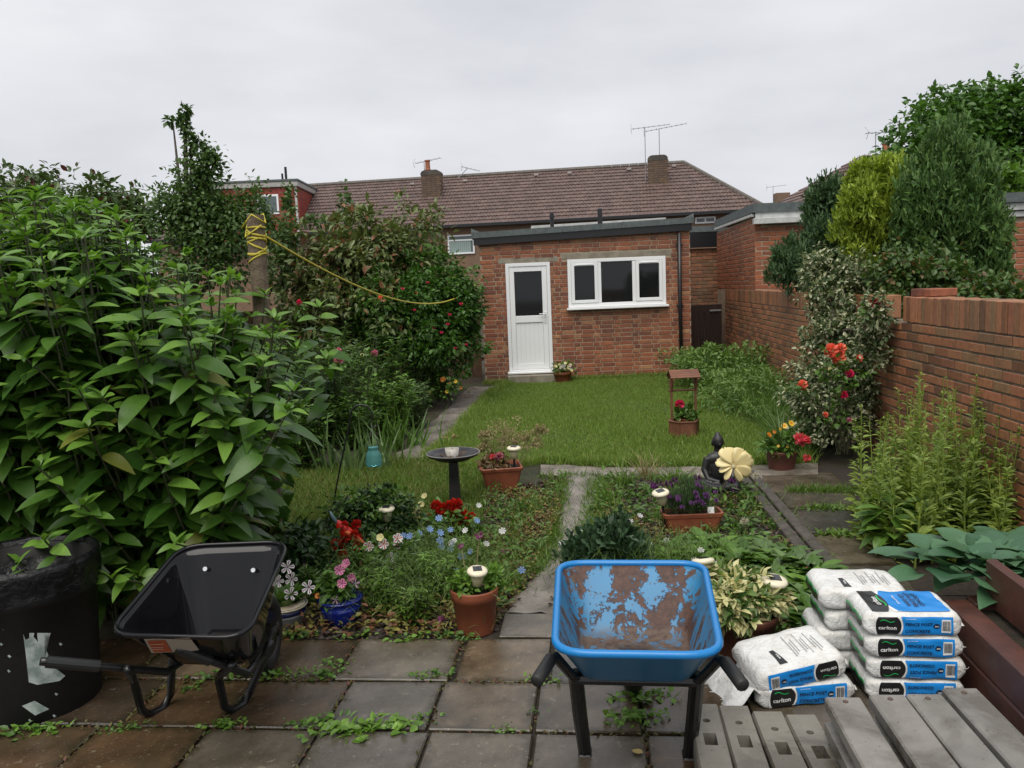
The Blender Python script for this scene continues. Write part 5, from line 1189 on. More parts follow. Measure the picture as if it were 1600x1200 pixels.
tuft(t, (0, 0, .11), 60, .12, .05, G_md); pos = [(.03, -.02, .33), (.05, -.03, .27), (.045, -.05, .20), (.13, -.02, .22), (-.03, 0, .25)]
for p in pos: flower(t, H_pet_w, p, (random.uniform(-.3, .3), -1, .35), 1.15)
stems(t, [((0, 0, .11), p) for p in pos], G_md)
base = gp(534, 972); r_ = S(33, base)
t = glazed('glazed_pot', 'shiny cobalt blue pot holding purple and pink striped petunias', base, r_, .135, M_blue, [(.93, .995, 1.025, M_blue, 'rim')])
dome(t, (0, 0, .20), (.085, .08, .075), 220, .03, .05, G_md, L_mid); pos = [(.02, -.06, .30), (.035, -.09, .24), (-.0, -.1, .16), (.075, -.06, .26), (.055, -.05, .33), (.09, -.04, .22)]
for i, p in enumerate(pos): flower(t, H_pet_p if i in (1, 3) else H_pet_v if i in (2, 5) else H_pet_p, p, (random.uniform(-.7, .7), -1, .4+random.uniform(-.5, .4)), .95)
flower(t, H_or, (-.10, -.06, .17), None, .7)
# ---- terracotta pot with solar light
base = gp(744, 984); r_ = S(37, base); t = pot_round('terracotta_pot', 'tall terracotta pot of parsley-like greens standing at the path end', base, r_, .225, M_terra, .78, .055)
dome(t, (-.05, .0, .24), (.06, .07, .05), 260, .025, .035, G_lt); dome(t, (.09, .02, .25), (.04, .05, .06), 200, .025, .035, G_lt); tuft(t, (.11, -.02, .22), 14, .16, .006, G_lt, BLADE, 1.2)
solar(base+Vector((.015, -.035, .19)), .135, 'cream solar light stuck in the tall terracotta pot by the path', (.16, .03))
mb = MB(); pp = [(-.05, .05, .5), (.02, .06, .55)]; stems(t, [((-.03, .03, .22), (-.06, .05, .42)), ((.02, .03, .22), (.035, .05, .47))], G_dry, .003); flower(t, H_clover, (-.06, .05, .42), None, 1.); flower(t, H_clover, (.035, .05, .47), None, 1.3)
# ---- large brown planter with variegated euonymus
base = gp(1160, 1018); r_ = S(55, base); t = pot_round('plastic_planter', 'wide brown plastic planter of cream variegated euonymus beside the blue wheelbarrow', base, r_, .20, M_terrad, .82, .04)
G_var = leafmat('variegated_leaf', (.06, .11, .03), (.14, .19, .07), .4, .25, (.62, .58, .30), .55)
dome(t, (-.03, -.02, .26), (.17, .15, .10), 2000, .022, .05, G_var, L_mid, ncl=50, cr=.3)
solar(base+Vector((.11, -.03, .18)), .15, 'cream solar light in front of the variegated euonymus planter', (.12, .12), 1.15)
solar(base+Vector((-.13, .10, .19)), .19, 'cream solar light at the back of the variegated euonymus planter', (-.25, -.02), 1.05)
# ---- lavender trough
base = gp(1081, 828); w_ = S(92, base); 
def trough(name, label, base, w, d, h, m_, flare=.82, rz=0.):
    t = thing(name, label, 'planter', base, rz); mb = MB(); rect = lambda a, b, z, r: [p for p in rrect([(-a/2, -b/2, z), (a/2, -b/2, z), (a/2, b/2, z), (-a/2, b/2, z)], r, 4)]
    lo = [rect(w*flare*.98, d*flare*.98, 0, .03), rect(w*flare, d*flare, .004, .03), rect(w*.95, d*.95, h-.03, .03), rect(w*1.0, d*1.0, h-.028, .03), rect(w*1.02, d*1.04, h-.004, .03), rect(w*1.01, d*1.02, h, .03), rect(w*.93, d*.9, h, .03), rect(w*.9, d*.86, h-.03, .03)]
    mb.loft(lo, True, False); mb.build('pot', m_, t); s_ = MB(); s_.add(rect(w*.92, d*.88, h-.028, .03), [tuple(range(20))]); s_.build('soil', M_comp, t); return t
t = trough('plastic_trough', 'terracotta coloured trough of bushy lavender in the right bed', base, w_, .17, .135, M_terra)
n = 2600; P, o_ = crown_pts((.0, .01, .15), (.185, .11, .17), n, 80, .25, .3, .9, -.1); fol('foliage', scatter(BLADE, P, nrm(o_+np.array([0, 0, 1.1])), rdir(n), .005, .055), leafmat('lavender_leaf', (.045, .075, .035), (.10, .15, .08), .6), t)
hv = fm('petal_lavender', (.28, .12, .36), (.16, .06, .22)); H_lav = ball_head(.016, 26, hv)
for k in range(34): a = random.uniform(0, 2*PI); r = random.uniform(.2, 1)**.6; flower(t, H_lav, (math.cos(a)*r*.17, math.sin(a)*r*.1-.03, .15+.17*(1-r*.7)+random.uniform(-.03, .06)), (0, -.3, 1), 1.)
mb = MB(); mb.cbox((.115, -.07, .145), (.045, .003, .06), .001, Matrix.Rotation(-.2, 3, 'X')); mb.build('plant_label', flat('white_tag', (.75, .75, .75), .5), t)
solar(base+Vector((-.19, -.02, .10)), .16, 'cream solar light leaning at the end of the lavender trough', (.10, -.18), 1.15)
# ---- square planter
base = gp(783, 764); w_ = S(64, base); t = trough('square_planter', 'square terracotta planter with withered plants near the bird bath', base, w_, w_*.9, .21, M_terra, .72, .12)
dome(t, (-.05, 0, .23), (.10, .08, .05), 300, .03, .05, leafmat('bronze_leaf', (.10, .05, .025), (.17, .13, .05), .5)); tuft(t, (-.08, -.1, .20), 16, .12, .012, G_dry, BLADE, 1.4, up=.2); flower(t, H_rose_p, (-.01, -.04, .29), None, .7); flower(t, H_begp, (-.06, .0, .28), None, .5)
solar(base+Vector((.12, -.02, .18)), .15, 'cream solar light standing in the square terracotta planter', (.05, .02), 1.15)
# ---- pot at the right with yellow and salmon flowers
base = gp(1221, 735); r_ = S(25, base); t = pot_round('terracotta_pot', 'terracotta pot of yellow daisies and salmon begonias by the rose bush', base, r_, .185, M_terrad, .74, .03)
dome(t, (0, 0, .22), (.15, .12, .09), 320, .03, .075, G_md, L_mid); tuft(t, (0, 0, .18), 60, .34, .012, G_gy, BLADE, .7)
for p, h_, s_ in [((.02, -.02, .40), H_yel, 1.), ((.08, -.02, .42), H_yel, 1.2), ((-.01, 0, .37), H_yel, .6), ((-.12, -.04, .33), H_or, 1.), ((-.07, -.02, .35), H_or, .8), ((-.06, -.1, .24), H_yel, .5), ((.12, -.12, .30), H_begp, 1.1), ((.16, -.12, .28), H_begp, .9), ((.18, -.12, .13), H_begp, .7), ((.02, -.1, .23), H_yel, .5)]: flower(t, h_, p, None, s_)
# ---- pot by the door
base = gp(879, 597); base.y -= .1; r_ = S(14, base); t = pot_round('terracotta_pot', 'small terracotta pot of pale flowers beside the white door', base, r_, .19, M_terra, .8, .05)
dome(t, (0, 0, .24), (.17, .13, .10), 220, .04, .06, G_md)
for k in range(14): flower(t, random.choice((H_pet_s, H_crm, H_pet_w)), (random.uniform(-.16, .16), -.12+random.uniform(-.05, .08), .22+random.uniform(0, .14)), None, 1.0)
# ---- bowl planter with dark shrub, bird ornament, red flowers; and the yellow-and-red one
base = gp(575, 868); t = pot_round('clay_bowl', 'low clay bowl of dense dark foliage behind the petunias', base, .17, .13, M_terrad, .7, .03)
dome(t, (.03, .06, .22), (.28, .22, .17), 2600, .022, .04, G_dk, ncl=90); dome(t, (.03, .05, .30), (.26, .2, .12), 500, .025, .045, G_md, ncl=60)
solar(base+Vector((.15, -.06, .12)), .20, 'cream solar light in the clay bowl of dark foliage', (.1, .0), 1.05)
base = gp(548, 893); t = glazed('glazed_pot', 'small navy pot of scarlet flowers half hidden behind the petunias', base, .09, .12, M_navy, [])
dome(t, (0, 0, .16), (.12, .1, .08), 200, .03, .045, G_dk)
for k in range(10): flower(t, H_gerr, (random.uniform(-.16, .08), random.uniform(-.1, .06), .14+random.uniform(0, .17)), None, .75)
# tin bird ornament, red and orange wing
bd = gp(548, 868); bd = G(545, 842, .22); t = thing('bird_ornament', 'painted red and orange bird ornament with raised tail among dark foliage', 'ornament', bd, .2)
M_rp, M_op, M_bp = flat('red_enamel', (.55, .025, .012), .35), flat('orange_enamel', (.75, .22, .08), .4), flat('bluegrey_enamel', (.12, .2, .22), .4)
mb = MB(); mb.loft([[(x+r*.5*math.cos(a), r*.5*math.sin(a), z+r*math.sin(a+PI/2)) for a in [2*PI*k/10 for k in range(10)]] for x, z, r in ((-.07, .12, .006), (-.06, .10, .022), (-.03, .06, .032), (.02, .02, .030), (.06, -.01, .016), (.085, -.02, .003))], True, True); mb.build('body', M_rp, t, smooth=True)
mb = MB(); mb.loft([[(x+w*.2*math.cos(a), -.032+.004*math.sin(a), z+w*math.cos(a+.8)) for a in [2*PI*k/10 for k in range(10)]] for x, z, w in ((-.02, .055, .004), (.0, .04, .018), (.04, .01, .02), (.085, -.02, .010), (.1, -.03, .002))], True, True); mb.build('wing', M_op, t, smooth=True)
mb = MB(); mb.loft([[(x+.006*math.cos(a), .006*math.sin(a)*2, z+w*math.cos(a)) for a in [2*PI*k/8 for k in range(8)]] for x, z, w in ((-.065, .11, .012), (-.09, .15, .014), (-.10, .18, .004))], True, True); mb.build('tail', M_bp, t, smooth=True); mb = MB(); mb.tube([(0, 0, .03), (.01, .01, -.22)], .004, 6); mb.build('stake', M_blk, t)
# ---- bird bath with a little white pot
base = gp(712, 793); bth = thing('bird_bath', 'black bird bath with shallow ridged bowl on a square column', 'bird bath', base)
M_bath = mat('black_resin', (.014, .013, .014), (.028, .025, .026), .3, .5, 9); zt = .405; rr = S(42, base+Vector((0, 0, zt)))
mb = MB(); mb.loft([[(sx*w, sy*w, z) for sx, sy in ((-1, -1), (1, -1), (1, 1), (-1, 1))] for w, z in ((.05, 0), (.044, .02), (.034, zt-.03), (.06, zt-.02))], True, True); mb.build('column', M_bath, bth)
mb = MB(); mb.lathe([(.06, zt-.035), (rr*.6, zt-.02), (rr*.95, zt+.016), (rr*1.0, zt+.03), (rr*.985, zt+.037), (rr*.95, zt+.034), (rr*.82, zt+.014), (rr*.80, zt+.018), (rr*.76, zt+.016), (rr*.62, zt), (rr*.58, zt+.004), (rr*.5, zt-.004), (.001, zt-.006)], 48); mb.build('bowl', M_bath, bth, smooth=True)
rm = MB(); torus(rm, (0, 0, zt+.033), rr*.985, .005, 'z', 48, 6); rm.build('rim', mat('pale_worn_edge', (.25, .24, .24), (.12, .115, .11), .4), bth, smooth=True)
pt_ = thing('small_plant_pot', 'small white pot with a wilting seedling sitting in the bird bath', 'plant pot', base+Vector((-.005, -.02, zt-.004)))
mb = MB(); mb.lathe([(.042, 0), (.044, .005), (.056, .075), (.052, .075), (.05, .066), (.001, .064)], 20); mb.build('pot', mat('dirty_white_plastic', (.6, .58, .54), (.35, .32, .28), .4, scale=20), pt_, smooth=True); stems(pt_, [((0, 0, .06), (.002, 0, .17))], G_dry, .003); tuft(pt_, (0, 0, .15), 9, .055, .025, leafmat('wilted_leaf', (.22, .14, .06), (.3, .25, .1)), L_mid, 1.)
lit = MB(); fol('leaf_litter', scatter(DIAMOND, np.c_[rng.normal(0, .055, (26, 2))+np.array([0, -.03]), np.full(26, .006+0.)]+np.c_[np.zeros((26, 2)), rng.random(26)*.02], nrm(np.c_[rng.normal(size=(26, 2)), rng.random(26)*.5]), np.tile([0, 0, 1.], (26, 1)), .03, .045), G_sold, pt_, kind='stuff')
# ---- shepherd's crook and teal glass jar
b0 = G(510, 835); tp = atY(590, 640, b0.y+.15); ck = thing('shepherd_crook', 'thin black shepherd crook leaning over the weedy grass', 'hook', b0); d_ = atY(548, 650, b0.y)-b0
rad = S(17, atY(570, 650, b0.y)); mb = MB(); e = d_; cx = e+Vector((rad, 0, 0)); pts = [Vector((0, 0, -.05)), e*.5, e]+[cx+Vector((-rad*math.cos(a), 0, rad*math.sin(a))) for a in [PI*k/12*1.12 for k in range(1, 13)]]
last = pts[-1]; pts += [last+Vector((-.02, 0, -.03)), last+Vector((-.01, 0, -.055)), last+Vector((.012, 0, -.06)), last+Vector((.028, 0, -.045))]; mb.tube(pts, .0055, 8); mb.build('rod', M_blk, ck, smooth=True)
M_teal = None
def _teal():
    m, n, b = _new('teal_glass'); b.inputs['Base Color'].default_value = (.16, .46, .45, 1); b.inputs['Roughness'].default_value = .08; b.inputs['Transmission Weight'].default_value = .6; b.inputs['IOR'].default_value = 1.3; return m
M_teal = _teal(); hk = b0+pts[-3]; jr = S(12.5, hk)
jar = thing('glass_jar', 'teal glass jar hanging by a wire from the shepherd crook', 'jar', hk+Vector((.005, 0, -.005)))
jt = -(S(30, hk)); jh = S(31, hk); z0 = jt-jh
mb = MB(); mb.lathe([(jr*.9, z0), (jr*.98, z0+.006), (jr*1.02, z0+jh*.1), (jr, z0+jh*.16), (jr*1.02, z0+jh*.3), (jr*.97, z0+jh*.36), (jr*.96, z0+jh*.5), (jr*.88, z0+jh*.62), (jr*.7, z0+jh*.76), (jr*.62, z0+jh*.82), (jr*.64, z0+jh*.86), (jr*.62, z0+jh*.9), (jr*.67, z0+jh*.94), (jr*.63, z0+jh)], 28); mb.build('glass', M_teal, jar, smooth=True)
mb = MB(); mb.tube([(0, 0, 0), (-jr*.6, 0, jt*.9), (-jr*.64, 0, z0+jh*.9)], .0016, 5); mb.tube([(0, 0, 0), (jr*.6, 0, jt*.9), (jr*.64, 0, z0+jh*.9)], .0016, 5); mb.build('wire', M_al, jar)
# ---- wishing well planter
base = gp(1069, 688); base.z = .01; ww = S(46, base); M_well = mat('stained_pine', (.19, .075, .04), (.13, .05, .028), .5, .65, 10, bmp=.25)
wl_ = thing('wishing_well_planter', 'red brown wooden wishing well planter with slatted roof on the lawn', 'planter', base, .05); hw = ww/2; zh = .20
for k in range(6):
    a = PI/6+k*PI/3-PI/6; p, q = Vector((hw*math.cos(a), hw*math.sin(a), 0)), Vector((hw*math.cos(a+PI/3), hw*math.sin(a+PI/3), 0)); mb = MB(); mb.beam(p.lerp(q, .02)+Vector((0, 0, zh/2)), p.lerp(q, .98)+Vector((0, 0, zh/2)), .016, zh, ch=.003); mb.build('side_board', M_well, wl_)
    mb = MB(); mb.beam(p*1.02+Vector((0, 0, zh+.008)), q*1.02+Vector((0, 0, zh+.008)), .03, .014, ch=.003); mb.build('rim_board', M_well, wl_)
mb = MB(); mb.lathe([(hw*.8, zh-.05), (.001, zh-.045)], 6); mb.build('soil', M_comp, wl_)
zr_ = .66; px_ = hw*.82
for s in (-1, 1):
    mb = MB(); mb.cbox((s*px_, 0, (zr_+.02)/2+.02), (.022, .022, zr_), .003); mb.build('post', M_well, wl_)
    for sy in (-1, 1): mb = MB(); mb.beam((s*px_, 0, zr_-.14), (s*px_, sy*.075, zr_-.025), .016, .014); mb.build('brace', M_well, wl_)
mb = MB(); mb.tube([(-px_-.03, 0, zr_-.13), (px_+.03, 0, zr_-.13)], .011, 8); mb.build('roller', M_well, wl_)
mb = MB(); mb.tube([(px_*.75, 0, zr_-.13), (px_*.75, 0, zh+.1)], .003, 5); mb.build('cord', M_gate, wl_)
for sy in (-1, 1):
    for k in range(4):
        t0 = (k+.5)/4; y = sy*.115*t0; z = zr_+.075*(1-t0)+.012; mb = MB(); mb.cbox((0, y, z), (ww*1.0, .033, .010), .002, Matrix.Rotation(-sy*.58, 3, 'X')); mb.build('roof_slat', M_well, wl_)
    for s in (-1, 1): mb = MB(); mb.beam((s*px_, 0, zr_+.065), (s*px_, sy*.118, zr_-.012), .018, .014); mb.build('rafter', M_well, wl_)
gp_ = pot_round('potted_geranium', 'hot pink geranium in a small terracotta pot inside the wishing well', base+Vector((-.0, -.015, zh-.045)), .075, .075, M_terra, .75, .02)
dome(gp_, (.02, 0, .12), (.11, .09, .06), 160, .05, .05, G_md, L_mid); flower(gp_, H_ger, (-.055, -.05, .235), (0, -.6, 1), 1.05); stems(gp_, [((0, 0, .06), (-.055, -.05, .22))], G_md); flower(gp_, H_crm, (-.075, -.07, .08), None, .8)
# ---- cream pinwheel on a stick
c3 = G(1146, 728, .46); foot = G(1112, 800); pw_ = thing('garden_pinwheel', 'cream plastic flower pinwheel on a dark stick before the black statue', 'pinwheel', Vector((foot.x, foot.y, 0)))
c3 = atY(1146, 728, foot.y+.06)-Vector((foot.x, foot.y, 0)); R3 = S(25, foot+c3); M_pin = flat('cream_pinwheel', (.72, .60, .30), .4)
mb = MB(); mb.tube([(0, 0, -.05), c3*.5, c3+Vector((0, .01, 0))], .006, 8); mb.build('stick', M_gate, pw_); fc = (CAM-(foot+c3)).normalized(); xx = Vector((1, 0, 0)); xx = (xx-fc*xx.dot(fc)).normalized(); yy = fc.cross(xx)
for k in range(8):
    a = 2*PI*k/8+.2+(.1, -.1, .05, .1, 0, -.12, .1, 0)[k]; rl = R3*(1.22, 1.18, 1.22, 1.05, .92, 1.0, 1.05, 1.12)[k]; wk = (1.15, 1.2, 1.2, .95, .55, .5, .55, .9)[k]; ca, sa = math.cos(a), math.sin(a); u = xx*ca+yy*sa; v = -xx*sa+yy*ca; mb = MB(); g_ = []
    for i, (t0, w0) in enumerate(((.05, .06), (.3, .30), (.55, .50), (.8, .52), (.93, .36), (1.0, .16))):
        row = [mb.v(c3+u*rl*(t0+.05*math.sin(s*5+k)*t0)+v*rl*w0*s*.72*wk+v*rl*.12*t0*t0+fc*(.012+rl*(.16*s*w0*2+.05*math.sin(3*t0)))) for s in (-1, -.5, 0, .5, 1)]; g_.append(row)
    for p, q in zip(g_, g_[1:]):
        for j in range(4): mb.f((p[j], p[j+1], q[j+1], q[j]))
    o = mb.build('petal', M_pin, pw_, smooth=True); md = o.modifiers.new('t', 'SOLIDIFY'); md.thickness = .0025
mb = MB(); mb.tube([c3, c3+fc*.04], .013, 12); mb.build('hub', flat('pin_hub', (.55, .47, .28), .4), pw_)
# ---- black seated statue
st0 = gp(1122, 768); st = thing('seated_statue', 'black seated meditating figure statue behind the cream pinwheel', 'statue', st0, .1)
def blob(mb, c, r, n=14):
    c = Vector(c); rings = []
    for i in range(1, n): 
        a = PI*i/n; rings.append([mb.v(c+Vector((r[0]*math.sin(a)*math.cos(b), r[1]*math.sin(a)*math.sin(b), r[2]*math.cos(a)))) for b in [2*PI*k/n for k in range(n)]])
    for p, q in zip(rings, rings[1:]):
        for k in range(n): mb.f((p[k], q[k], q[(k+1) % n], p[(k+1) % n]))
    t0, b0_ = mb.v(c+Vector((0, 0, r[2]))), mb.v(c-Vector((0, 0, r[2])))
    for k in range(n): mb.f((t0, rings[0][k], rings[0][(k+1) % n])); mb.f((b0_, rings[-1][(k+1) % n], rings[-1][k]))
mb = MB()
for c, r in (((0, 0, .03), (.15, .11, .03)), ((0, 0, .19), (.085, .06, .14)), ((0, 0, .27), (.10, .055, .06)), ((0, 0, .35), (.03, .03, .05)), ((0, -.006, .41), (.045, .05, .058)), ((0, 0, .465), (.024, .024, .02)), ((0, -.05, .39), (.012, .014, .014)), ((-.045, 0, .40), (.008, .014, .025)), ((.045, 0, .40), (.008, .014, .025))): blob(mb, c, r)
for s in (-1, 1):
    mb.tube([(s*.085, 0, .28), (s*.115, -.01, .19), (s*.10, -.06, .12), (s*.02, -.1, .10)], [.032, .028, .024, .02], 12); mb.tube([(s*.05, 0, .08), (s*.15, -.05, .07), (s*.10, -.12, .06), (-s*.04, -.13, .055)], [.05, .05, .042, .03], 12)
o = mb.build('figure', mat('black_stone', (.010, .010, .011), (.018, .018, .019), .35, .5, 20), st, smooth=True); md = o.modifiers.new('r', 'REMESH'); md.mode = 'VOXEL'; md.voxel_size = .008; md.use_smooth_shade = True
# ---- dandelion clocks by the timber edging
for (px, py, hz, lab) in ((1180, 802, 743, 'tall dandelion clock beside the timber edging'), (1163, 838, 814, 'short dandelion clock in the weedy right bed')):
    b = gp(px, py); tpz = atY(px, hz, b.y)-b; t = thing('dandelion_clock', lab, 'dandelion', b); mb = MB(); mb.tube([(0, 0, 0), tpz*.5+Vector((.01, 0, 0)), tpz], .003, 6); mb.build('stem', G_dry, t); d = rdir(160); fol('seed_head', scatter(TRI, np.array(tpz)+d*.004, d, rdir(160), .005, .030), fm('seed_fluff', (.62, .58, .48)), t)
# ================================================================ VEGETATION
def V3(a): return Vector(a)
M_bk = _bark('bark', (.035, .026, .018), (.10, .08, .06)); M_stem = mat('green_stem', (.06, .075, .03), (.04, .042, .02), .6, scale=20)
# ---------------------------------------------------------------- big-leaved shrub at the left
bs = thing('leafy_shrub', 'tall shrub with large drooping pointed green leaves behind the black wheelbarrow', 'shrub')
G_sh = leafmat('shrub_leaf', (.030, .075, .012), (.080, .155, .028), .38, .28, (.16, .18, .03), .03); G_sht = leafmat('shrub_tip_leaf', (.10, .19, .035), (.18, .29, .06), .4, .32)
leafs = []      # (P, D, U, length, width, tip)
stm = MB()
def topz(px): return float(np.interp(px, [-150, 0, 120, 180, 250, 300, 400, 450, 520, 600], [2.30, 2.30, 2.28, 2.22, 2.05, 1.93, 1.72, 1.68, 1.56, 1.3]))
SHX = lambda py: float(np.interp(py, [350, 420, 480, 560, 640, 700, 860], [470, 525, 540, 530, 495, 445, 425]))
def grow(root, tip, first=.25, step=.115, big=.19):
    q_ = proj(tip)
    if q_[0] > SHX(q_[1])+5: return
    root, tip = V3(root), V3(tip); L_ = (tip-root).length; n = max(4, int(L_*(1-first)/step)); bow = Vector((random.uniform(-.06, .06), random.uniform(-.08, .02), .05))
    pts = [root.lerp(tip, t)+bow*4*t*(1-t) for t in [k/8 for k in range(9)]]; stm.r = random.random()
    if all(proj(p)[0] < SHX(proj(p)[1])+2 for p in pts[2:]): stm.tube(pts, [.011-.007*k/8 for k in range(9)], 6, False)
    a0 = random.uniform(0, PI)
    for i in range(n+1):
        t = first+(1-first)*(i/n)**.93; k = min(int(t*8), 7); p = pts[k].lerp(pts[k+1], t*8-k); ax = (pts[k+1]-pts[k]).normalized(); left = (1-t)*L_
        sz = big*min(1, .52+left*2.0)*random.uniform(.75, 1.15); az = a0+i*PI/2+random.uniform(-.3, .3)
        for s in (0, PI):
            o = Vector((math.cos(az+s), math.sin(az+s), 0)); lift = .75 if left < .06 else .35 if left < .16 else random.uniform(-.25, .2)
            d = (o+ax*lift).normalized(); leafs.append((p+o*.012, d, ax*1.0+Vector((random.uniform(-.25, .25), random.uniform(-.25, .25), .2)), sz, sz*random.uniform(.82, 1.05), left < .17))
    for _ in range(3): az = random.uniform(0, 2*PI); leafs.append((tip, (Vector((math.cos(az)*.5, math.sin(az)*.5, 1))).normalized(), Vector((-math.cos(az), -math.sin(az), .4)), .07, .06, True))
for k in range(285):
    Y = random.uniform(3.55, 5.0); px = random.triangular(-190, 500, 120) if k % 3 else random.uniform(-150, 470)
    b = atY(px, 600, Y); X = b.x; zt = topz(px)*(1+(Y-4.3)*.06)
    if Y < 4.15: zt *= random.uniform(.45, .92)
    else: zt *= random.uniform(.80, 1.0)
    tip = Vector((X+random.uniform(-.08, .08), Y+random.uniform(-.12, .05), zt)); root = Vector((X*.86-.28+random.uniform(-.12, .12), max(Y+.25, 4.2)+random.uniform(-.1, .2), 0))
    if px > 330: root.x = min(root.x, -1.75+random.uniform(-.2, .1)); 
    grow(root, tip, .22, .105 if k % 2 else .125, random.uniform(.165, .22))
for (px, py, Y) in ((70, 845, 3.45), (175, 905, 3.42), (275, 850, 3.55), (30, 880, 3.5), (215, 900, 3.6), (330, 800, 3.75), (130, 790, 3.5), (410, 650, 4.3), (470, 640, 4.5), (510, 560, 4.6), (500, 480, 4.6), (480, 690, 4.7), (150, 870, 3.7), (380, 760, 4.2), (60, 730, 3.5), (230, 700, 3.6), (330, 620, 3.7), (160, 620, 3.5), (40, 560, 3.5), (250, 520, 3.6)):
    tip = atY(px, py, Y); grow((tip.x*.9-.15, Y+.6, max(.1, tip.z-.8)), tip, .15, .10, .18)
leafs = [q for q in leafs if proj(q[0]+q[1]*q[3]*.6)[0] < SHX(proj(q[0])[1])+random.uniform(-8, 18)]
leafs.sort(key=lambda q: (q[0]-CAM).length)
stm.build('stems', M_stem, bs, smooth=True, kind='stuff')
big_me = {}
for tip in (False, True):
    for v in range(3):
        g = leaf_geo(7, .46, .12+.06*v, .34+.12*v, .36); mb = MB(); mb.add([tuple(p) for p in g[0]], g[1]); big_me[(tip, v)] = mb.data('leaf', G_sht if tip else G_sh, True)
vis = [q for q in leafs if -40 < proj(q[0])[0] < 1640 and -40 < proj(q[0])[1] < 1240]
top300 = vis[:300]; ids3 = set(id(q) for q in top300)
def mat_of(P, D, U, l, w):
    y = V3(D).normalized(); z = (V3(U)-y*V3(U).dot(y)).normalized(); x = y.cross(z); m_ = Matrix((x*w, y*l, z*l)).transposed().to_4x4(); m_.translation = P; return m_
for q in top300:
    o = link('leaf', big_me[(q[5], random.randrange(3))], bs); o.matrix_world = mat_of(*q[:5])
rest = [q for q in leafs if id(q) not in ids3]
for tip, m_ in ((False, G_sh), (True, G_sht)):
    r_ = [q for q in rest if q[5] == tip]
    half = len(r_)//2; arrs = []
    for sub, dr_ in ((r_[:half], .40), (r_[half:], .52)):
        arrs.append(scatter(leaf_geo(6, .47, .16, dr_, .36), np.array([q[0] for q in sub]), np.array([q[1] for q in sub]), np.array([q[2] for q in sub]), np.array([q[4] for q in sub]), np.array([q[3] for q in sub])))
    o = fol('leaves', merge(arrs), m_, bs, kind='stuff'); o.data.polygons.foreach_set('use_smooth', np.ones(len(o.data.polygons), bool))
# dark inner leaves that fill the depth of the shrub
n = 7500; P = np.c_[rng.uniform(-4.3, -1.45, n), rng.uniform(4.2, 5.4, n), rng.random(n)]
P[:, 2] *= np.array([topz(800+F_PX*a/b)*.82 for a, b in P[:, :2]]); P = P[(800+F_PX*P[:, 0]/P[:, 1]) < 425]; n = len(P)
fol('inner_leaves', scatter(L_mid, P, rdir(n)+np.array([0, 0, -.4]), np.array([0, 0, 1.])+rdir(n)*.5, .075, .16), G_sh, bs, kind='stuff')
# ---------------------------------------------------------------- generic shrubs and trees
def limb_tree(par, base, h, r0, crowns, m_=None, name='trunk'):
    mb = MB(); base = V3(base); top = base+Vector((0, 0, h)); mb.tube([base-Vector((0, 0, .05)), base.lerp(top, .35)+Vector((random.uniform(-.1, .1), 0, 0)), base.lerp(top, .7), top], [r0*1.2, r0, r0*.75, r0*.4], 9)
    for c in crowns:
        c = V3(c); s_ = base.lerp(top, random.uniform(.4, .85)); mid = s_.lerp(c, .5)+Vector((0, 0, .12*(c-s_).length)); mb.tube([s_, mid, c], [r0*.5, r0*.32, r0*.12], 6)
    return mb.build(name, m_ or M_bk, par, smooth=True)
def plant_mass(name, label, cat, base, lobes, m_, lw, ll, dens, geo=DIAMOND, group=None, trunk=.04, th=None, ncl=70, cr=.24, shell=.65, inner=True, **kw):
    """thing > trunk, crown: lobes = (centre, radii) relative to nothing, in place"""
    t = thing(name, label, cat, base, 0, group); b = V3(base); arrs = []
    for c, r in lobes:
        rel = V3(c)-b; area = (r[0]*r[1]+r[1]*r[2]+r[0]*r[2])*4.2; n = int(dens*area/(lw*ll)); arrs.append(leafy(tuple(rel), r, n, lw, ll, geo, ncl=ncl, cr=cr, shell=shell, **kw))
        if inner: arrs.append(leafy(tuple(rel), tuple(x*.6 for x in r), int(n*.22)+20, lw*1.5, ll*1.5, DIAMOND, ncl=ncl, cr=.3, shell=.3))
    limb_tree(t, (0, 0, 0), th or max(.2, (V3(lobes[0][0])-b).z*.9), trunk, [V3(c)-b for c, r in lobes]); o = fol('crown', merge(arrs), m_, t); return t, o
def at(px, py, Y): return atY(px, py, Y)
def lobe(px, py, Y, rx, rz, ry=None):
    """a lobe centred on a sight line at depth Y, radii given in picture units"""
    c = at(px, py, Y); k = dep(c)/F_PX; return (c, (rx*k, (ry or (rx+rz)/2)*k, rz*k))
def gnd(px, Y): p = atY(px, 600, Y); return Vector((p.x, Y, 0))
G_tree = leafmat('tree_leaf', (.05, .088, .03), (.11, .165, .06), .45, .25); G_ltr = leafmat('bright_tree_leaf', (.04, .092, .02), (.10, .185, .042), .45, .28)
G_phot = leafmat('photinia_leaf', (.085, .105, .04), (.17, .185, .085), .4, .2, (.26, .12, .06), .09); G_fuch = leafmat('fuchsia_leaf', (.032, .08, .014), (.08, .16, .028), .42, .25); G_fill = leafmat('far_hedge_leaf', (.05, .08, .03), (.11, .15, .06), .45, .2, (.11, .03, .025), .10)
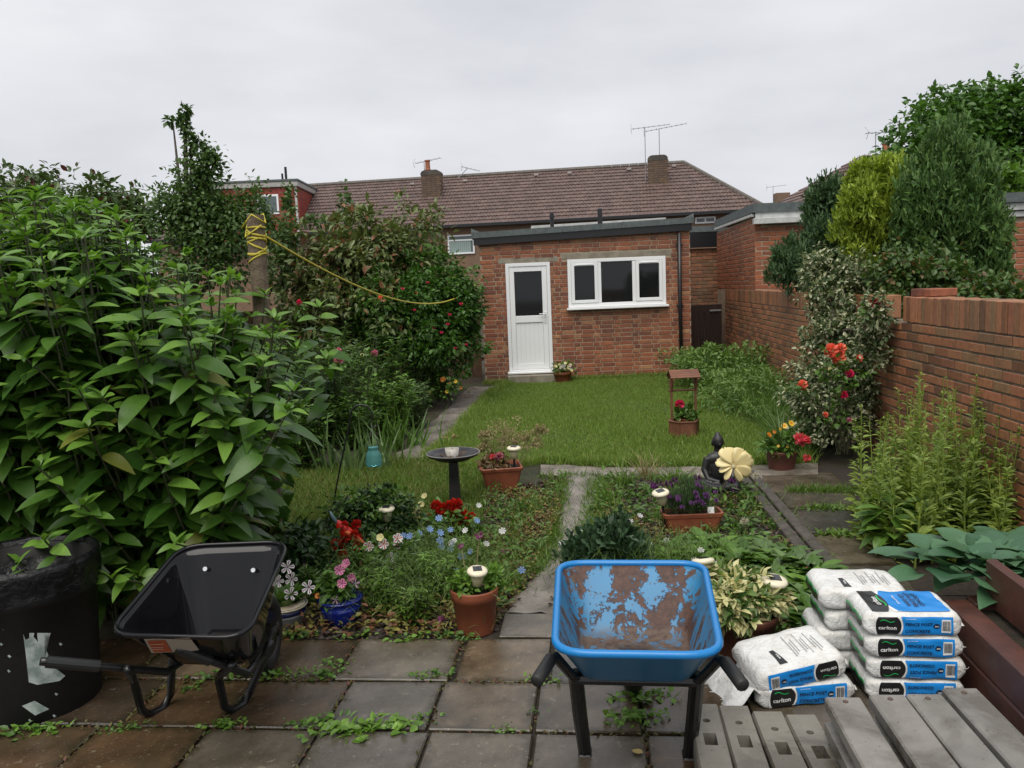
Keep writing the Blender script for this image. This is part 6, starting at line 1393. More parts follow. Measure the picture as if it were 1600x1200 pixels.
# far left hedge with reddish tips
for i, (l_, lab, px) in enumerate([([lobe(30, 330, 11, 85, 75), lobe(90, 345, 10.6, 75, 70)], 'dark hedge bush with reddish tips at the left edge behind the leafy shrub', 50), ([lobe(155, 335, 11.5, 70, 62), lobe(205, 345, 11.2, 40, 45)], 'dark bush with red berries between the left hedge and the spiky tree', 160)]):
    plant_mass('hedge_bush', lab, 'bush', gnd(px, 11), l_+[(V3(l_[0][0])-Vector((0, 0, .9)), tuple(x*1.2 for x in l_[0][1])), (V3(l_[1][0])-Vector((0, 0, .9)), tuple(x*1.2 for x in l_[1][1]))], G_fill, .05, .09, 1.3, L_mid, cr=.17)
# spiky topped tree
t, o = plant_mass('plum_tree', 'loose dark green tree with a thin leaning top shoot', 'tree', gnd(310, 10.5), [lobe(300, 320, 10.5, 62, 62), lobe(355, 330, 10.6, 55, 48), lobe(265, 330, 10.3, 40, 45), lobe(318, 265, 10.5, 34, 40), lobe(320, 400, 10.4, 90, 70), lobe(400, 350, 10.8, 36, 60), lobe(298, 225, 10.5, 9, 26), lobe(288, 195, 10.5, 8, 18), lobe(270, 190, 10.5, 14, 6), lobe(318, 236, 10.5, 6, 26), lobe(290, 175, 10.5, 6, 12), lobe(335, 250, 10.5, 7, 20)], G_tree, .036, .058, 1.1, L_mid, trunk=.07, th=2.6, cr=.3, shell=.5)
# photinia with bronze tips
plant_mass('photinia_bush', 'big rounded bush with bronze red young leaves in front of the house', 'bush', gnd(590, 12.6), [lobe(575, 420, 12.6, 95, 92), lobe(645, 410, 12.8, 62, 72), lobe(510, 440, 12.3, 60, 75), lobe(590, 500, 12.3, 120, 80), lobe(495, 520, 11.8, 60, 70)], G_phot, .05, .11, 2.3, L_mid, trunk=.07, ncl=120, cr=.17)
plant_mass('climber_shoots', 'dark climbing shoots reaching up in front of the red dormer', 'climber', gnd(452, 12.4), [lobe(452, 370, 12.4, 14, 60), lobe(440, 420, 12.3, 26, 60), lobe(540, 330, 13.4, 7, 38), lobe(505, 345, 13.4, 26, 9), lobe(450, 310, 12.5, 10, 20)], G_tree, .05, .08, 1.5, L_mid, cr=.3, inner=False)
# fuchsia
t, o = plant_mass('fuchsia_bush', 'dense green fuchsia bush with small red flowers left of the outbuilding', 'bush', gnd(660, 12.0), [lobe(650, 465, 12., 82, 60), lobe(715, 470, 12.2, 40, 55), lobe(600, 490, 11.8, 50, 60), lobe(665, 530, 11.9, 80, 60), lobe(720, 520, 12.4, 32, 50)], G_fuch, .04, .07, 2.3, L_mid, trunk=.05, ncl=110, cr=.18)
for k in range(11):
    px, py = random.uniform(590, 740), random.uniform(430, 560); p = at(px, py, 11.3)-V3(t.location); flower(t, H_rose_h, p+Vector((0, random.uniform(-.2, .1), 0)), (0, -.5, -1), .45)
# ---------------------------------------------------------------- right side evergreens behind the wall
SPRAY = (np.array([(0, 0, 0), (-.5, .35, .03), (-.16, .4, .0), (-.38, .75, .02), (0, 1, -.05), (.38, .75, .02), (.16, .4, 0), (.5, .35, .03)], float), [(0, 2, 1), (0, 7, 6), (0, 6, 4, 2), (2, 4, 3), (4, 6, 5)])
G_con = leafmat('cypress_spray', (.045, .095, .032), (.125, .195, .065), .6, .15); G_gold = leafmat('golden_cypress_spray', (.17, .22, .025), (.36, .40, .06), .6, .2); G_bcon = leafmat('blue_cypress_spray', (.035, .07, .038), (.09, .14, .075), .6, .15)
def wisps(lobes, per=6):
    out = list(lobes)
    for c, r in lobes:
        for _ in range(per+3):
            a = random.uniform(0, 2*PI); e = random.uniform(.15, 1.2); d = Vector((math.cos(a)*math.cos(e)*r[0], -abs(math.sin(a))*math.cos(e)*r[1], math.sin(e)*r[2])); k = random.uniform(.16, .30)
            out.append((V3(c)+d*1.02, (r[0]*k, r[1]*k, r[2]*k*2.4)))
    return out
def conifer(label, px, Y, lobes, m_, lw=.030, ll=.085, dens=2.3): return plant_mass('cypress_tree', label, 'conifer', gnd(px, Y), wisps(lobes), m_, lw, ll, dens, SPRAY, 'conifers behind the boundary wall', .07, None, 150, .16, .75, up=1.1, droop=-.5, jit=.35)
conifer('tall feathery green conifer behind the boundary wall', 1480, 9.3, [lobe(1475, 330, 9.3, 62, 82), lobe(1506, 390, 9.2, 50, 80), lobe(1445, 390, 9.4, 52, 90), lobe(1500, 280, 9.4, 42, 40), lobe(1530, 440, 9.1, 36, 52), lobe(1440, 290, 9.4, 26, 42)], G_con)
conifer('golden yellow conifer between two green conifers', 1365, 9.9, [lobe(1350, 350, 9.9, 44, 52), lobe(1385, 320, 9.9, 34, 46), lobe(1345, 300, 9.9, 24, 30), lobe(1375, 390, 9.9, 46, 46), lobe(1383, 282, 9.9, 16, 28)], G_gold)
conifer('dark bluish conifer beside the garage corner', 1270, 10.8, [lobe(1290, 350, 10.8, 32, 50), lobe(1285, 410, 10.7, 50, 48), lobe(1240, 425, 10.6, 36, 34), lobe(1325, 400, 10.8, 36, 60)], G_bcon)
# big broadleaf tree
plant_mass('broadleaf_tree', 'large spreading green tree rising behind the conifers', 'tree', gnd(1540, 17), [lobe(1500, 230, 17, 88, 70), lobe(1570, 210, 17.5, 80, 80), lobe(1445, 235, 16.6, 58, 62), lobe(1480, 180, 17, 66, 44), lobe(1460, 300, 16.5, 70, 50), lobe(1560, 160, 17.2, 56, 32), lobe(1640, 230, 17, 80, 90), lobe(1420, 280, 16.4, 36, 28), lobe(1390, 255, 16.2, 26, 20)], G_ltr, .08, .13, 1.5, L_mid, trunk=.16, th=4., ncl=150, cr=.17)
plant_mass('small_tree', 'pale green rounded tree beside the pale fascia garage', 'tree', gnd(1575, 12.5), [lobe(1570, 290, 12.5, 40, 32), lobe(1600, 300, 12.5, 45, 40)], G_lt, .07, .11, 1.6, L_mid, trunk=.07)
plant_mass('roof_edge_tree', 'airy grey green tree in front of the hipped roof', 'tree', gnd(1345, 16), [lobe(1365, 262, 16, 26, 18), lobe(1395, 262, 16, 30, 22)], G_tree, .09, .13, .8, L_mid, trunk=.06, th=3.6)
plant_mass('rose_shrub', 'bronze tipped rose shrub arching over the wall behind the loose bricks', 'shrub', gnd(1430, 7.9), [lobe(1400, 430, 7.9, 52, 42), lobe(1450, 425, 7.9, 55, 38), lobe(1385, 470, 7.7, 22, 34), lobe(1490, 440, 7.9, 40, 30)], leafmat('rose_leaf', (.035, .07, .016), (.085, .13, .035), .42, .25, (.15, .10, .04), .12), .035, .055, 1.25, L_mid, cr=.25, trunk=.03)
plant_mass('rose_shrub', 'low leafy shrub beneath the tall feathery conifer along the wall', 'shrub', gnd(1560, 7.4), [lobe(1530, 458, 7.4, 55, 22), lobe(1590, 455, 7.2, 55, 26)], leafmat('rose_leaf', (.035, .07, .016), (.085, .13, .035)), .035, .055, 1.2, L_mid, cr=.25, trunk=.03)
# variegated bush on the garden side
G_vb = leafmat('silver_variegated_leaf', (.045, .07, .03), (.09, .12, .055), .45, .2, (.42, .43, .27), .42)
vb, o = plant_mass('variegated_bush', 'tall silver variegated bush against the brick wall', 'bush', gnd(1300, 7.9), [lobe(1300, 460, 8.2, 48, 52), lobe(1285, 420, 8.3, 30, 34), lobe(1340, 440, 8.2, 30, 40), lobe(1310, 530, 7.9, 62, 52), lobe(1290, 600, 7.7, 64, 52), lobe(1340, 600, 7.6, 44, 62), lobe(1300, 650, 7.5, 58, 44), lobe(1368, 490, 7.0, 20, 34), lobe(1362, 540, 7.1, 26, 40)], G_vb, .022, .044, 1.75, L_mid, trunk=.05, ncl=130, cr=.17)
def rosebush(name, label, Y, blooms, base_px, cat='rose'):
    t = thing(name, label, cat, gnd(base_px, Y)); b = V3(t.location); prs = []
    for (px, py, h_, s_) in blooms:
        p = at(px, py, Y)-b; flower(t, h_, p, (random.uniform(-.3, .3), -1, .35), s_); prs.append((Vector((random.uniform(-.15, .15), .1, .1)), p))
    stems(t, prs, M_stem, .005); arrs = [leafy(tuple(V3(b_)*.93), (.10, .10, .10), 26, .035, .055, L_mid, ncl=8) for a_, b_ in prs]; fol('foliage', merge(arrs), G_md, t); return t
rosebush('rose_bush', 'climbing rose with coral blooms in front of the variegated bush', 7.0, [(1299, 548, H_rose_c, 1.1), (1314, 545, H_rose_c, 1.0), (1311, 561, H_rose_c, 1.0), (1343, 560, H_rose_c, .6), (1327, 584, H_rose_h, .8), (1319, 617, H_rose_h, .8), (1254, 602, H_rose_c, .8), (1327, 657, H_rose_p, .65), (1290, 648, H_rose_c, .45), (1367, 473, H_rose_h, .85), (1297, 577, H_crm, .7)], 1310)
rosebush('rose_bush', 'pink rose bush with pale blooms in the left flower border', 8.9, [(528, 549, H_rose_p, 1.0), (530, 562, H_rose_p, 1.), (585, 552, H_rose_p, .9), (566, 555, H_crm, .8), (468, 472, H_rose_h, .7), (595, 465, H_rose_c, .5)], 540)
rosebush('flower_clump', 'small clump of orange and yellow flowers at the end of the left border', 11.4, [(692, 593, H_or, 1.6), (703, 600, H_or, 1.2), (712, 596, H_yel, 1.2), (698, 612, H_yel, 1.1), (720, 606, H_or, 1.), (593, 594, H_yel, 1.), (671, 612, H_or, .9)], 695, 'flowers')
# ---------------------------------------------------------------- left border of perennials
P = np.concatenate([poly_pts(BEDL_, 700) for BEDL_ in (gpoly([(762, 770), (885, 748), (868, 840), (800, 955), (720, 880)]), gpoly([(940, 752), (1165, 752), (1295, 900), (1120, 860), (915, 840)]))]); P = P[rng.integers(0, len(P), 60)]; P = (P[:, None, :]+np.r_[rng.normal(0, .03, (30, 2)).T, np.zeros((1, 30))].T[None]).reshape(-1, 3)
fol('bed_grass', grass_arr(P, .11, .006, .8), G_tuft, label='scattered grass seedlings across the weedy beds', cat='grass', kind='stuff')
def border_clump(name, label, cat, px, py, hpx, wpx, m_, lw, ll, n, geo=L_mid, kind='spire'):
    b = G(px, py); b.z = 0; k = dep(b)/F_PX; h, w = hpx*k, wpx*k; t = thing(name, label, cat, b)
    ns = max(5, n//40); P, D = [], []; prs = []
    for i in range(ns):
        a, r = random.uniform(0, 2*PI), w*.5*math.sqrt(random.random()); tip = np.array([math.cos(a)*r*1.2, math.sin(a)*r*.8, h*random.uniform(.6, 1.05)]); root = np.array([math.cos(a)*r*.5, math.sin(a)*r*.4, 0]); prs.append((root, tip))
        tt = rng.random(n//ns)**.8; az = rng.random(len(tt))*2*PI; P.append(root+(tip-root)*tt[:, None]); D.append(np.c_[np.cos(az), np.sin(az), rng.uniform(-.1, .9, len(tt))])
    P, D = np.concatenate(P), np.concatenate(D); s = .6+.7*rng.random(len(P)); fol('foliage', scatter(geo, P, D, np.tile([0, 0, 1.], (len(P), 1))+rdir(len(P))*.3, lw*s, ll*s), m_, t); stems(t, prs, M_stem, .004); return t
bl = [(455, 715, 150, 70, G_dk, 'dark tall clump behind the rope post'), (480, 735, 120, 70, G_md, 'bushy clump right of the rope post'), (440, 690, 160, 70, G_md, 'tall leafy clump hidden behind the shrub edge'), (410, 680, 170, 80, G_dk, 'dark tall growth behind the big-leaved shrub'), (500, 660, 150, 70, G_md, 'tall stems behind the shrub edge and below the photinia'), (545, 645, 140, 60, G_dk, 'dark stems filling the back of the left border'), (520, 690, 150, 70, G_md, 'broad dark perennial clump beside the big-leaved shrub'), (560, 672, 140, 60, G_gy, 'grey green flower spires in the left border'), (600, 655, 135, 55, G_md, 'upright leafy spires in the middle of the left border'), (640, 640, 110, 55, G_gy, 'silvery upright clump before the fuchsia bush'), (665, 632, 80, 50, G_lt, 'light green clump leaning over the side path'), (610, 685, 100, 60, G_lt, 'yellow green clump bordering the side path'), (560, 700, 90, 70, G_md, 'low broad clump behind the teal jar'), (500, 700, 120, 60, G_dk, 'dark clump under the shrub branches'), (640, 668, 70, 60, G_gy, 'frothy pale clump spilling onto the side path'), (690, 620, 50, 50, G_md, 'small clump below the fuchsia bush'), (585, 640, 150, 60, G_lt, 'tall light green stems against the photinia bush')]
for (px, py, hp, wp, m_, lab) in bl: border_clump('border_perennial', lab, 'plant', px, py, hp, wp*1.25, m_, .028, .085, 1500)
t = thing('iris_clump', 'sword leaved iris clump behind the teal jar', 'plant', gp(560, 735)); n = 70; P = np.c_[rng.normal(0, .22, n), rng.normal(0, .10, n), np.zeros(n)]; fol('leaves', grass_arr(P, .42, .032, .28), G_gy, t)
t = thing('iris_clump', 'sword leaved clump at the foot of the border spires', 'plant', gp(625, 700)); P = np.c_[rng.normal(0, .15, n), rng.normal(0, .10, n), np.zeros(n)]; fol('leaves', grass_arr(P, .36, .026, .3), G_md, t)
# ---------------------------------------------------------------- lawn, rough grass, weeds
P = poly_pts(LAWN, 150000); P[:, 2] = .01; near = P[:, 1] < 9.5
G_lawn = leafmat('lawn_blade', (.115, .172, .034), (.25, .31, .085), .5, .3, (.26, .24, .09), .05, patchy=(.20, .25, .055))
msk = np.sin(P[:, 0]*2.1+1)*np.sin(P[:, 1]*1.3)+.4*np.sin(P[:, 0]*5+P[:, 1]*3.7); hh = .042*(1+.35*msk)
fol('grass', scatter(TRI, P, np.c_[rng.normal(0, .45, (len(P), 2)), np.ones(len(P))], np.c_[rng.normal(0, 1, (len(P), 2)), np.full(len(P), .2)], .008, hh*(.6+.8*rng.random(len(P)))), G_lawn, label='short mown grass covering the lawn', cat='grass', kind='stuff')
def edge_band(A, B, n, w): 
    t = rng.random(n); a, b = np.array(A), np.array(B); p = a+(b-a)*t[:, None]; return np.c_[p[:, 0]+rng.normal(0, w, n), p[:, 1]+rng.normal(0, w, n), np.zeros(n)]
rough = [poly_pts(gpoly([(430, 745), (600, 715), (680, 722), (760, 740), (760, 800), (700, 880), (620, 900), (430, 880)]), 26000)]
fol('rough_grass', grass_arr(np.concatenate(rough), .075, .006, .7), leafmat('rough_blade', (.06, .11, .015), (.17, .23, .045), .55, .3, (.26, .22, .09), .12, patchy=(.17, .15, .05)), label='rough yellowish weedy grass around the bird bath', cat='grass', kind='stuff')
# longer tufts along edges: round the lawn, the well, walls
L2 = [tuple(p) for p in LAWN]; tuf = [edge_band(a, b, int(900*math.hypot(a[0]-b[0], a[1]-b[1])), .045) for a, b in zip(L2, L2[1:]+L2[:1])]
c = wl_.location; a_ = rng.random(2600)*2*PI; r__ = .16+rng.random(2600)**2*.28; tuf.append(np.c_[c.x+np.cos(a_)*r__, c.y+np.sin(a_)*r__, np.zeros(2600)])
tuf.append(edge_band((X0, YS-.06), (X1, YS-.06), 3500, .05))
fol('edge_grass', grass_arr(np.concatenate(tuf), .10, .008, .5), G_lawn, label='longer uncut grass fringing lawn, well and brick base', cat='grass', kind='stuff')
# overgrown long grass against the right wall
LG = gpoly([(1080, 602), (1120, 575), (1165, 572), (1215, 610), (1290, 690), (1262, 722), (1215, 690), (1160, 640)]); P = poly_pts(LG, 16000)
fol('long_grass', merge([grass_arr(P[:9000], .34, .012, .75), leafy((3.3, 12.6, .25), (.75, 1.3, .38), 5200, .03, .07, L_mid, ncl=70, cr=.25), leafy((3.1, 10.3, .2), (.55, 1.2, .26), 3500, .022, .07, L_mid, ncl=60, cr=.3)]), leafmat('long_grass_blade', (.07, .13, .03), (.18, .25, .08), .5, .3), label='overgrown long grass heaped against the brick wall', cat='grass', kind='stuff')
# mulch and creeping weeds in the beds
BEDL = gpoly([(762, 770), (885, 748), (880, 790), (868, 840), (838, 900), (800, 955), (770, 985), (700, 985), (720, 880)]); BEDR = gpoly([(940, 752), (1165, 752), (1295, 900), (1300, 1000), (1115, 1010), (900, 960), (850, 950), (895, 900), (915, 840), (930, 790)]); BEDF = gpoly([(380, 1003), (700, 1003), (790, 965), (770, 900), (640, 880), (430, 880), (400, 940)])
P = np.concatenate([poly_pts(BEDL, 2600), poly_pts(BEDR, 3600), poly_pts(BEDF, 1800)]); n = len(P); P[:, 2] = .004+.012*rng.random(n)
fol('bark_mulch', scatter(DIAMOND, P, nrm(np.c_[rng.normal(size=(n, 2)), rng.normal(0, .25, n)]), nrm(np.c_[rng.normal(0, .4, (n, 2)), np.ones(n)]), .022, .05), leafmat('bark_chip', (.02, .013, .012), (.075, .045, .035), .6, 0.), label='dark bark chippings and leaf litter on the beds', cat='mulch', kind='stuff')
def creepers(poly, n, l, w, m_, nm, lab, h=.02, spread=26):
    cc = poly_pts(poly, spread); q = cc[rng.integers(0, spread, n)]+np.c_[rng.normal(0, .11, (n, 2)), np.abs(rng.normal(0, h, n))]; q = q[in_poly(q, poly)]; k = len(q)
    return fol(nm, scatter(L_mid, q, nrm(np.c_[rng.normal(size=(k, 2)), rng.uniform(0, .8, k)]), nrm(np.c_[rng.normal(0, .5, (k, 2)), np.ones(k)]), w*(.6+.8*rng.random(k)), l*(.6+.8*rng.random(k))), m_, label=lab, cat='weeds', kind='stuff')
G_sed = leafmat('stonecrop_leaf', (.13, .115, .025), (.24, .22, .05), .55, .2, (.16, .065, .03), .35)
creepers(BEDL, 9000, .020, .011, G_sed, 'creeping_weeds', 'mossy creeping stonecrop over the bed left of the path', .03, 40); creepers(BEDR, 8000, .022, .012, G_sed, 'creeping_weeds', 'creeping weeds over the bed round the lavender trough', .03, 34); creepers(BEDF, 3800, .036, .02, G_sed, 'creeping_weeds', 'low weeds among the flower pots at the patio edge', .04, 34)
creepers(BEDR, 2600, .055, .022, G_md, 'bed_weeds', 'leafy weeds in the right bed between path and timber', .05, 26); creepers(BEDL, 1600, .045, .018, G_md, 'bed_weeds', 'scattered leafy weeds along the worn path', .05, 18)
P = np.concatenate([edge_band(tuple(G(a, b)[:2]), tuple(G(c, d)[:2]), 700, .035) for a, b, c, d in ((868, 840, 884, 752), (912, 840, 930, 752), (838, 900, 868, 840), (893, 900, 912, 840), (845, 745, 1170, 750), (1172, 752, 1300, 905), (1235, 770, 1330, 770), (1258, 797, 1350, 797), (1285, 838, 1370, 838), (945, 745, 940, 830))])
fol('edge_weeds', merge([grass_arr(P[:5000], .075, .007, .8), scatter(L_mid, P[5000:], nrm(np.c_[rng.normal(size=(len(P)-5000, 2)), np.full(len(P)-5000, .5)]), np.tile([0, 0, 1.], (len(P)-5000, 1)), .022, .05)]), G_tuft, label='grass and weeds creeping over the path edges', cat='weeds', kind='stuff')
# moss and tufts in the paving joints
jt = []
for b0, b1, xs in rows[:3]:
    for a0, a1 in zip(xs, xs[1:]):
        for (p, q, m_) in ((AB(a0, b0), AB(a0, b1), 26), (AB(a0, b0), AB(a1, b0), 22)): jt.append(edge_band(tuple(p[:2]), tuple(q[:2]), random.choice((8, m_, m_*2, m_*5)), .010))
P = np.concatenate(jt); P[:, 2] = .012; n = len(P)
fol('joint_moss', scatter(L_mid, P, nrm(np.c_[rng.normal(size=(n, 2)), rng.uniform(0, 1, n)]), np.tile([0, 0, 1.], (n, 1)), .012, .022), leafmat('moss_leaf', (.05, .05, .012), (.12, .10, .025), .6, .2, (.13, .05, .03), .3), label='moss and red stonecrop in the paving joints', cat='moss', kind='stuff')
def weed(px, py, s, lab, m_=G_lt, n=26, l=.032, w=.021):
    t = thing('paving_weed', lab, 'weed', gp(px, py)+Vector((0, 0, .016)), 0, 'weeds growing from the paving joints'); s *= random.uniform(.6, 1.15); k = int(n*random.uniform(1., 2.2)); a = rng.random(k)*2*PI; r = rng.random(k)*.11*s
    P = np.c_[np.cos(a)*r*1.4, np.sin(a)*r*.6, np.zeros(k)]; P[:, 2] = np.abs(rng.normal(0, .012, k)); D = np.c_[rng.normal(0, 1, (k, 2)), .1+.7*rng.random(k)]; fol('leaves', scatter(L_mid, P, D, np.tile([0, 0, 1.], (k, 1))+rdir(k)*.5, w*s*(.5+rng.random(k)), l*s*(.5+rng.random(k))), m_, t); return t
joint = 'leafy weed sprouting from a patio paving joint'
for (px, py, s, n) in ((525, 1150, 1.2, 60), (570, 1145, 1.2, 60), (610, 1140, 1., 50), (500, 1135, .8, 26), (470, 1140, .7, 20), (655, 1130, .8, 26), (505, 1062, .9, 30), (520, 1045, .8, 24), (430, 1062, .9, 30), (350, 1140, .9, 30), (210, 1145, .7, 22), (290, 1085, .8, 24), (340, 1068, .9, 22), (60, 1150, 1.1, 30), (20, 1155, .9, 24), (175, 1150, .6, 18), (660, 1065, .9, 26), (730, 1005, .8, 26), (995, 1130, 1.3, 60), (1010, 1100, 1.1, 50), (850, 1070, .8, 26), (640, 1005, .9, 26), (470, 1000, 1.0, 20), (555, 1000, 1.1, 26), (705, 1000, .8, 24), (680, 1060, .7, 20), (790, 1148, .6, 16), (838, 1120, .5, 12)): weed(px, py, s, 'leafy weed in a paving joint '+('under the blue wheelbarrow' if px > 835 else 'at the foot of the black bin' if px < 100 else 'beneath the black wheelbarrow legs' if px < 400 else 'along the bed edge by the flower pots' if py < 1010 else 'in the open patio between the wheelbarrows'), random.choice((G_md, G_lt, G_lt)), n)
# ---------------------------------------------------------------- nigella patch with petunias
ng = thing('nigella_patch', 'feathery love-in-a-mist with blue and white flowers beside the tall terracotta pot', 'flowers', gp(665, 955)); b = V3(ng.location); k = 9000
P = np.c_[rng.normal(-.03, .24, k), rng.normal(.25, .22, k), rng.random(k)**.8*.26]; fol('foliage', scatter(BLADE, P, nrm(np.c_[rng.normal(0, .75, (k, 2)), np.ones(k)*.6]), rdir(k), .0028, .055), leafmat('feathery_leaf', (.075, .12, .035), (.17, .225, .085), .55, .3), ng, kind='stuff'); prs = []
fl_ = [(640, 838, 0), (690, 855, 0), (652, 865, 1), (620, 868, 0), (710, 845, 1), (655, 835, 0), (600, 880, 0), (705, 885, 1), (630, 912, 0), (678, 890, 0), (720, 870, 0), (640, 880, 0), (688, 845, 0), (686, 810, 0), (704, 828, 0), (727, 829, 1), (748, 790, 1), (653, 883, 1), (668, 878, 0), (640, 956, 0), (713, 890, 0), (637, 926, 0), (585, 897, 0), (575, 905, 1), (760, 850, 1), (735, 862, 0), (785, 830, 1), (650, 920, 0)]
fl_ += [(random.gauss(660, 55), random.gauss(875, 32), random.random() < .3) for _ in range(26)]
for (px, py, w) in fl_:
    Y = b.y+.12+(955-py)*.0028; p = atY(px, py, Y)-b; flower(ng, H_nig_w if w else H_nig_b, p, (random.uniform(-.5, .5), -.7, .7), 1.15); prs.append((Vector((p.x*.8, p.y+.02, 0)), p))
stems(ng, prs, G_lt, .0018)
pt = thing('petunia_clump', 'trailing red and white striped petunias behind the blue pot', 'flowers', gp(605, 925)); b = V3(pt.location)
for (px, py, h_) in ((576, 853, H_pet_s), (600, 850, H_pet_s), (621, 842, H_pet_s), (594, 840, H_crm), (610, 872, H_pet_w), (614, 882, H_pet_w), (588, 900, H_pet_w), (603, 898, H_pet_v), (585, 885, H_pet_v), (608, 908, H_pet_w), (596, 890, H_pet_w), (623, 850, H_pet_s)): flower(pt, h_, atY(px, py, b.y)-b, (random.uniform(-.6, .6), -1, .4+random.uniform(-.4, .4)), .95)
dome(pt, (0, .05, .15), (.2, .12, .13), 420, .035, .055, G_md, L_mid)
sn = thing('snapdragon_clump', 'pale yellow and scarlet flowers growing in front of the bird bath column', 'flowers', gp(690, 862)); b = V3(sn.location)
for (px, py, h_, s_) in ((650, 798, H_crm, 1.1), (648, 808, H_crm, 1.2), (658, 788, H_crm, .9), (657, 823, H_crm, 1.), (663, 775, H_crm, .8), (552, 818, H_crm, .9), (632, 815, H_crm, .9), (681, 790, H_gerr, .9), (690, 795, H_gerr, 1.), (703, 790, H_gerr, 1.), (712, 800, H_gerr, 1.), (722, 805, H_gerr, .9), (735, 808, H_gerr, .8), (715, 815, H_gerr, .8), (727, 815, H_gerr, .8), (700, 805, H_gerr, .7), (705, 838, H_gerr, .8), (712, 790, H_gerr, 1.), (669, 808, H_gerr, .7), (698, 836, H_gerr, .6)): flower(sn, h_, atY(px, py, b.y+.06)-b, None, s_)
dome(sn, (0, .06, .14), (.24, .15, .14), 700, .03, .05, G_md, L_mid)
for (px, py) in ((755, 863), (790, 860), (783, 858), (691, 968)): 
    b_ = gp(px, py+14); t = thing('clover_flower', 'small mauve clover head among the weeds', 'flower', b_, 0, 'mauve clover heads'); flower(t, H_clover, (0, 0, .05), (0, -.3, 1), 1.3); stems(t, [((0, 0, 0), (0, 0, .05))], G_md, .0015)
for (px, py, hp, wp, m_, lab) in ((600, 960, 70, 60, G_lt, 'wispy light green stems right of the blue pot'), (650, 975, 60, 60, G_tuft, 'thin grassy stems at the patio edge by the nigella'), (625, 930, 85, 70, G_gy, 'grey green wispy stems behind the blue pot'), (690, 945, 80, 55, G_lt, 'light feathery stems left of the tall terracotta pot'), (560, 930, 70, 50, G_md, 'leafy stems behind the petunias'), (735, 900, 60, 50, G_tuft, 'thin stems behind the tall terracotta pot'), (500, 940, 60, 50, G_md, 'leafy stems between the grey and blue pots'), (680, 900, 75, 60, G_gy, 'pale stems below the scarlet flowers')): border_clump('bed_perennial', lab, 'plant', px, py, hp, wp, m_, .011, .042, 900)
# dark small bush behind the black wheelbarrow, dwarf conifer by the path
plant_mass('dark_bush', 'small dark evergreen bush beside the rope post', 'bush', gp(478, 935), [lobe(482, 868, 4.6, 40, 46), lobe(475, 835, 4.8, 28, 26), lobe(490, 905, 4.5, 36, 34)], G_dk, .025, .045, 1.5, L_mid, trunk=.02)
dc = gp(945, 905); plant_mass('dwarf_conifer', 'dwarf bluish green conifer behind the blue wheelbarrow', 'conifer', dc, [lobe(945, 862, dc.y, 56, 38), lobe(905, 868, dc.y, 30, 28), lobe(960, 835, dc.y+.05, 34, 28), lobe(940, 885, dc.y, 62, 26), lobe(978, 868, dc.y, 34, 30)], leafmat('dwarf_conifer_spray', (.022, .048, .028), (.06, .10, .065), .55, .1), .03, .055, 2.6, SPRAY, None, .02, .1, 90, .18, .6, up=.9, droop=-.4, jit=.4)
# seedy grass heads behind the square planter
t = thing('feather_grass', 'dry feathery seed heads rising behind the square planter', 'grass', gp(800, 745)); b = V3(t.location); arrs = []; prs = []
for (px, py, r) in ((785, 670, 26), (800, 680, 20), (815, 690, 20), (762, 682, 12), (775, 690, 18), (832, 688, 14), (755, 700, 10), (845, 672, 8)): c = atY(px, py, b.y)-b; k = dep(b)/F_PX*r; arrs.append(leafy(tuple(c), (k, k*.7, k*.8), 300, .010, .024, DIAMOND, ncl=20, cr=.35)); prs += [((random.uniform(-.05, .05), 0, 0), c+Vector((random.uniform(-k, k)*.5, 0, 0))) for _ in range(3)]
fol('seed_heads', merge(arrs), G_dry, t); stems(t, prs, G_dry, .0018)
# ---------------------------------------------------------------- leafy rosettes in the right bed
ros = poly_pts(gpoly([(1030, 870), (1180, 850), (1285, 900), (1310, 960), (1300, 1005), (1225, 1010), (1130, 930), (1040, 920)]), 46)
kinds = [G_lt, G_md, G_gy]
for i, p in enumerate(ros):
    t = thing('foxglove_rosette', ['light green', 'mid green', 'grey green'][i % 3]+' broad leaved rosette in the bed behind the variegated planter', 'plant', p, 0, 'leafy rosettes in the right bed'); n = 22; a = rng.random(n)*2*PI; s = rng.uniform(.7, 1.25); D = np.c_[np.cos(a), np.sin(a), .25+.9*rng.random(n)]
    fol('leaves', scatter(L_spat, np.c_[np.cos(a)*.015, np.sin(a)*.015, .02+.05*rng.random(n)], D, np.c_[-np.cos(a)*.4, -np.sin(a)*.4, np.ones(n)], .058*s*(.6+.7*rng.random(n)), .13*s*(.6+.6*rng.random(n))), kinds[i % 3], t)
wfl = thing('white_nigella', 'white love-in-a-mist flowers around the dwarf conifer', 'flowers', gp(1010, 905)); b = V3(wfl.location); k = 2600; P = np.c_[rng.normal(0, .25, k), rng.normal(.05, .15, k), rng.random(k)*.2]; fol('foliage', scatter(BLADE, P, nrm(np.c_[rng.normal(0, .5, (k, 2)), np.ones(k)*.8]), rdir(k), .004, .07), MATS['feathery_leaf'], wfl, kind='stuff')
for (px, py) in ((1003, 860), (1000, 848), (1041, 845), (1085, 875), (1120, 882), (1008, 870), (985, 815), (1000, 806), (1095, 860), (878, 850), (886, 868), (905, 830), (1015, 850)): flower(wfl, H_nig_w, atY(px, py, b.y+(880-py)*.006)-b, (random.uniform(-.5, .5), -.5, .8), 1.15)
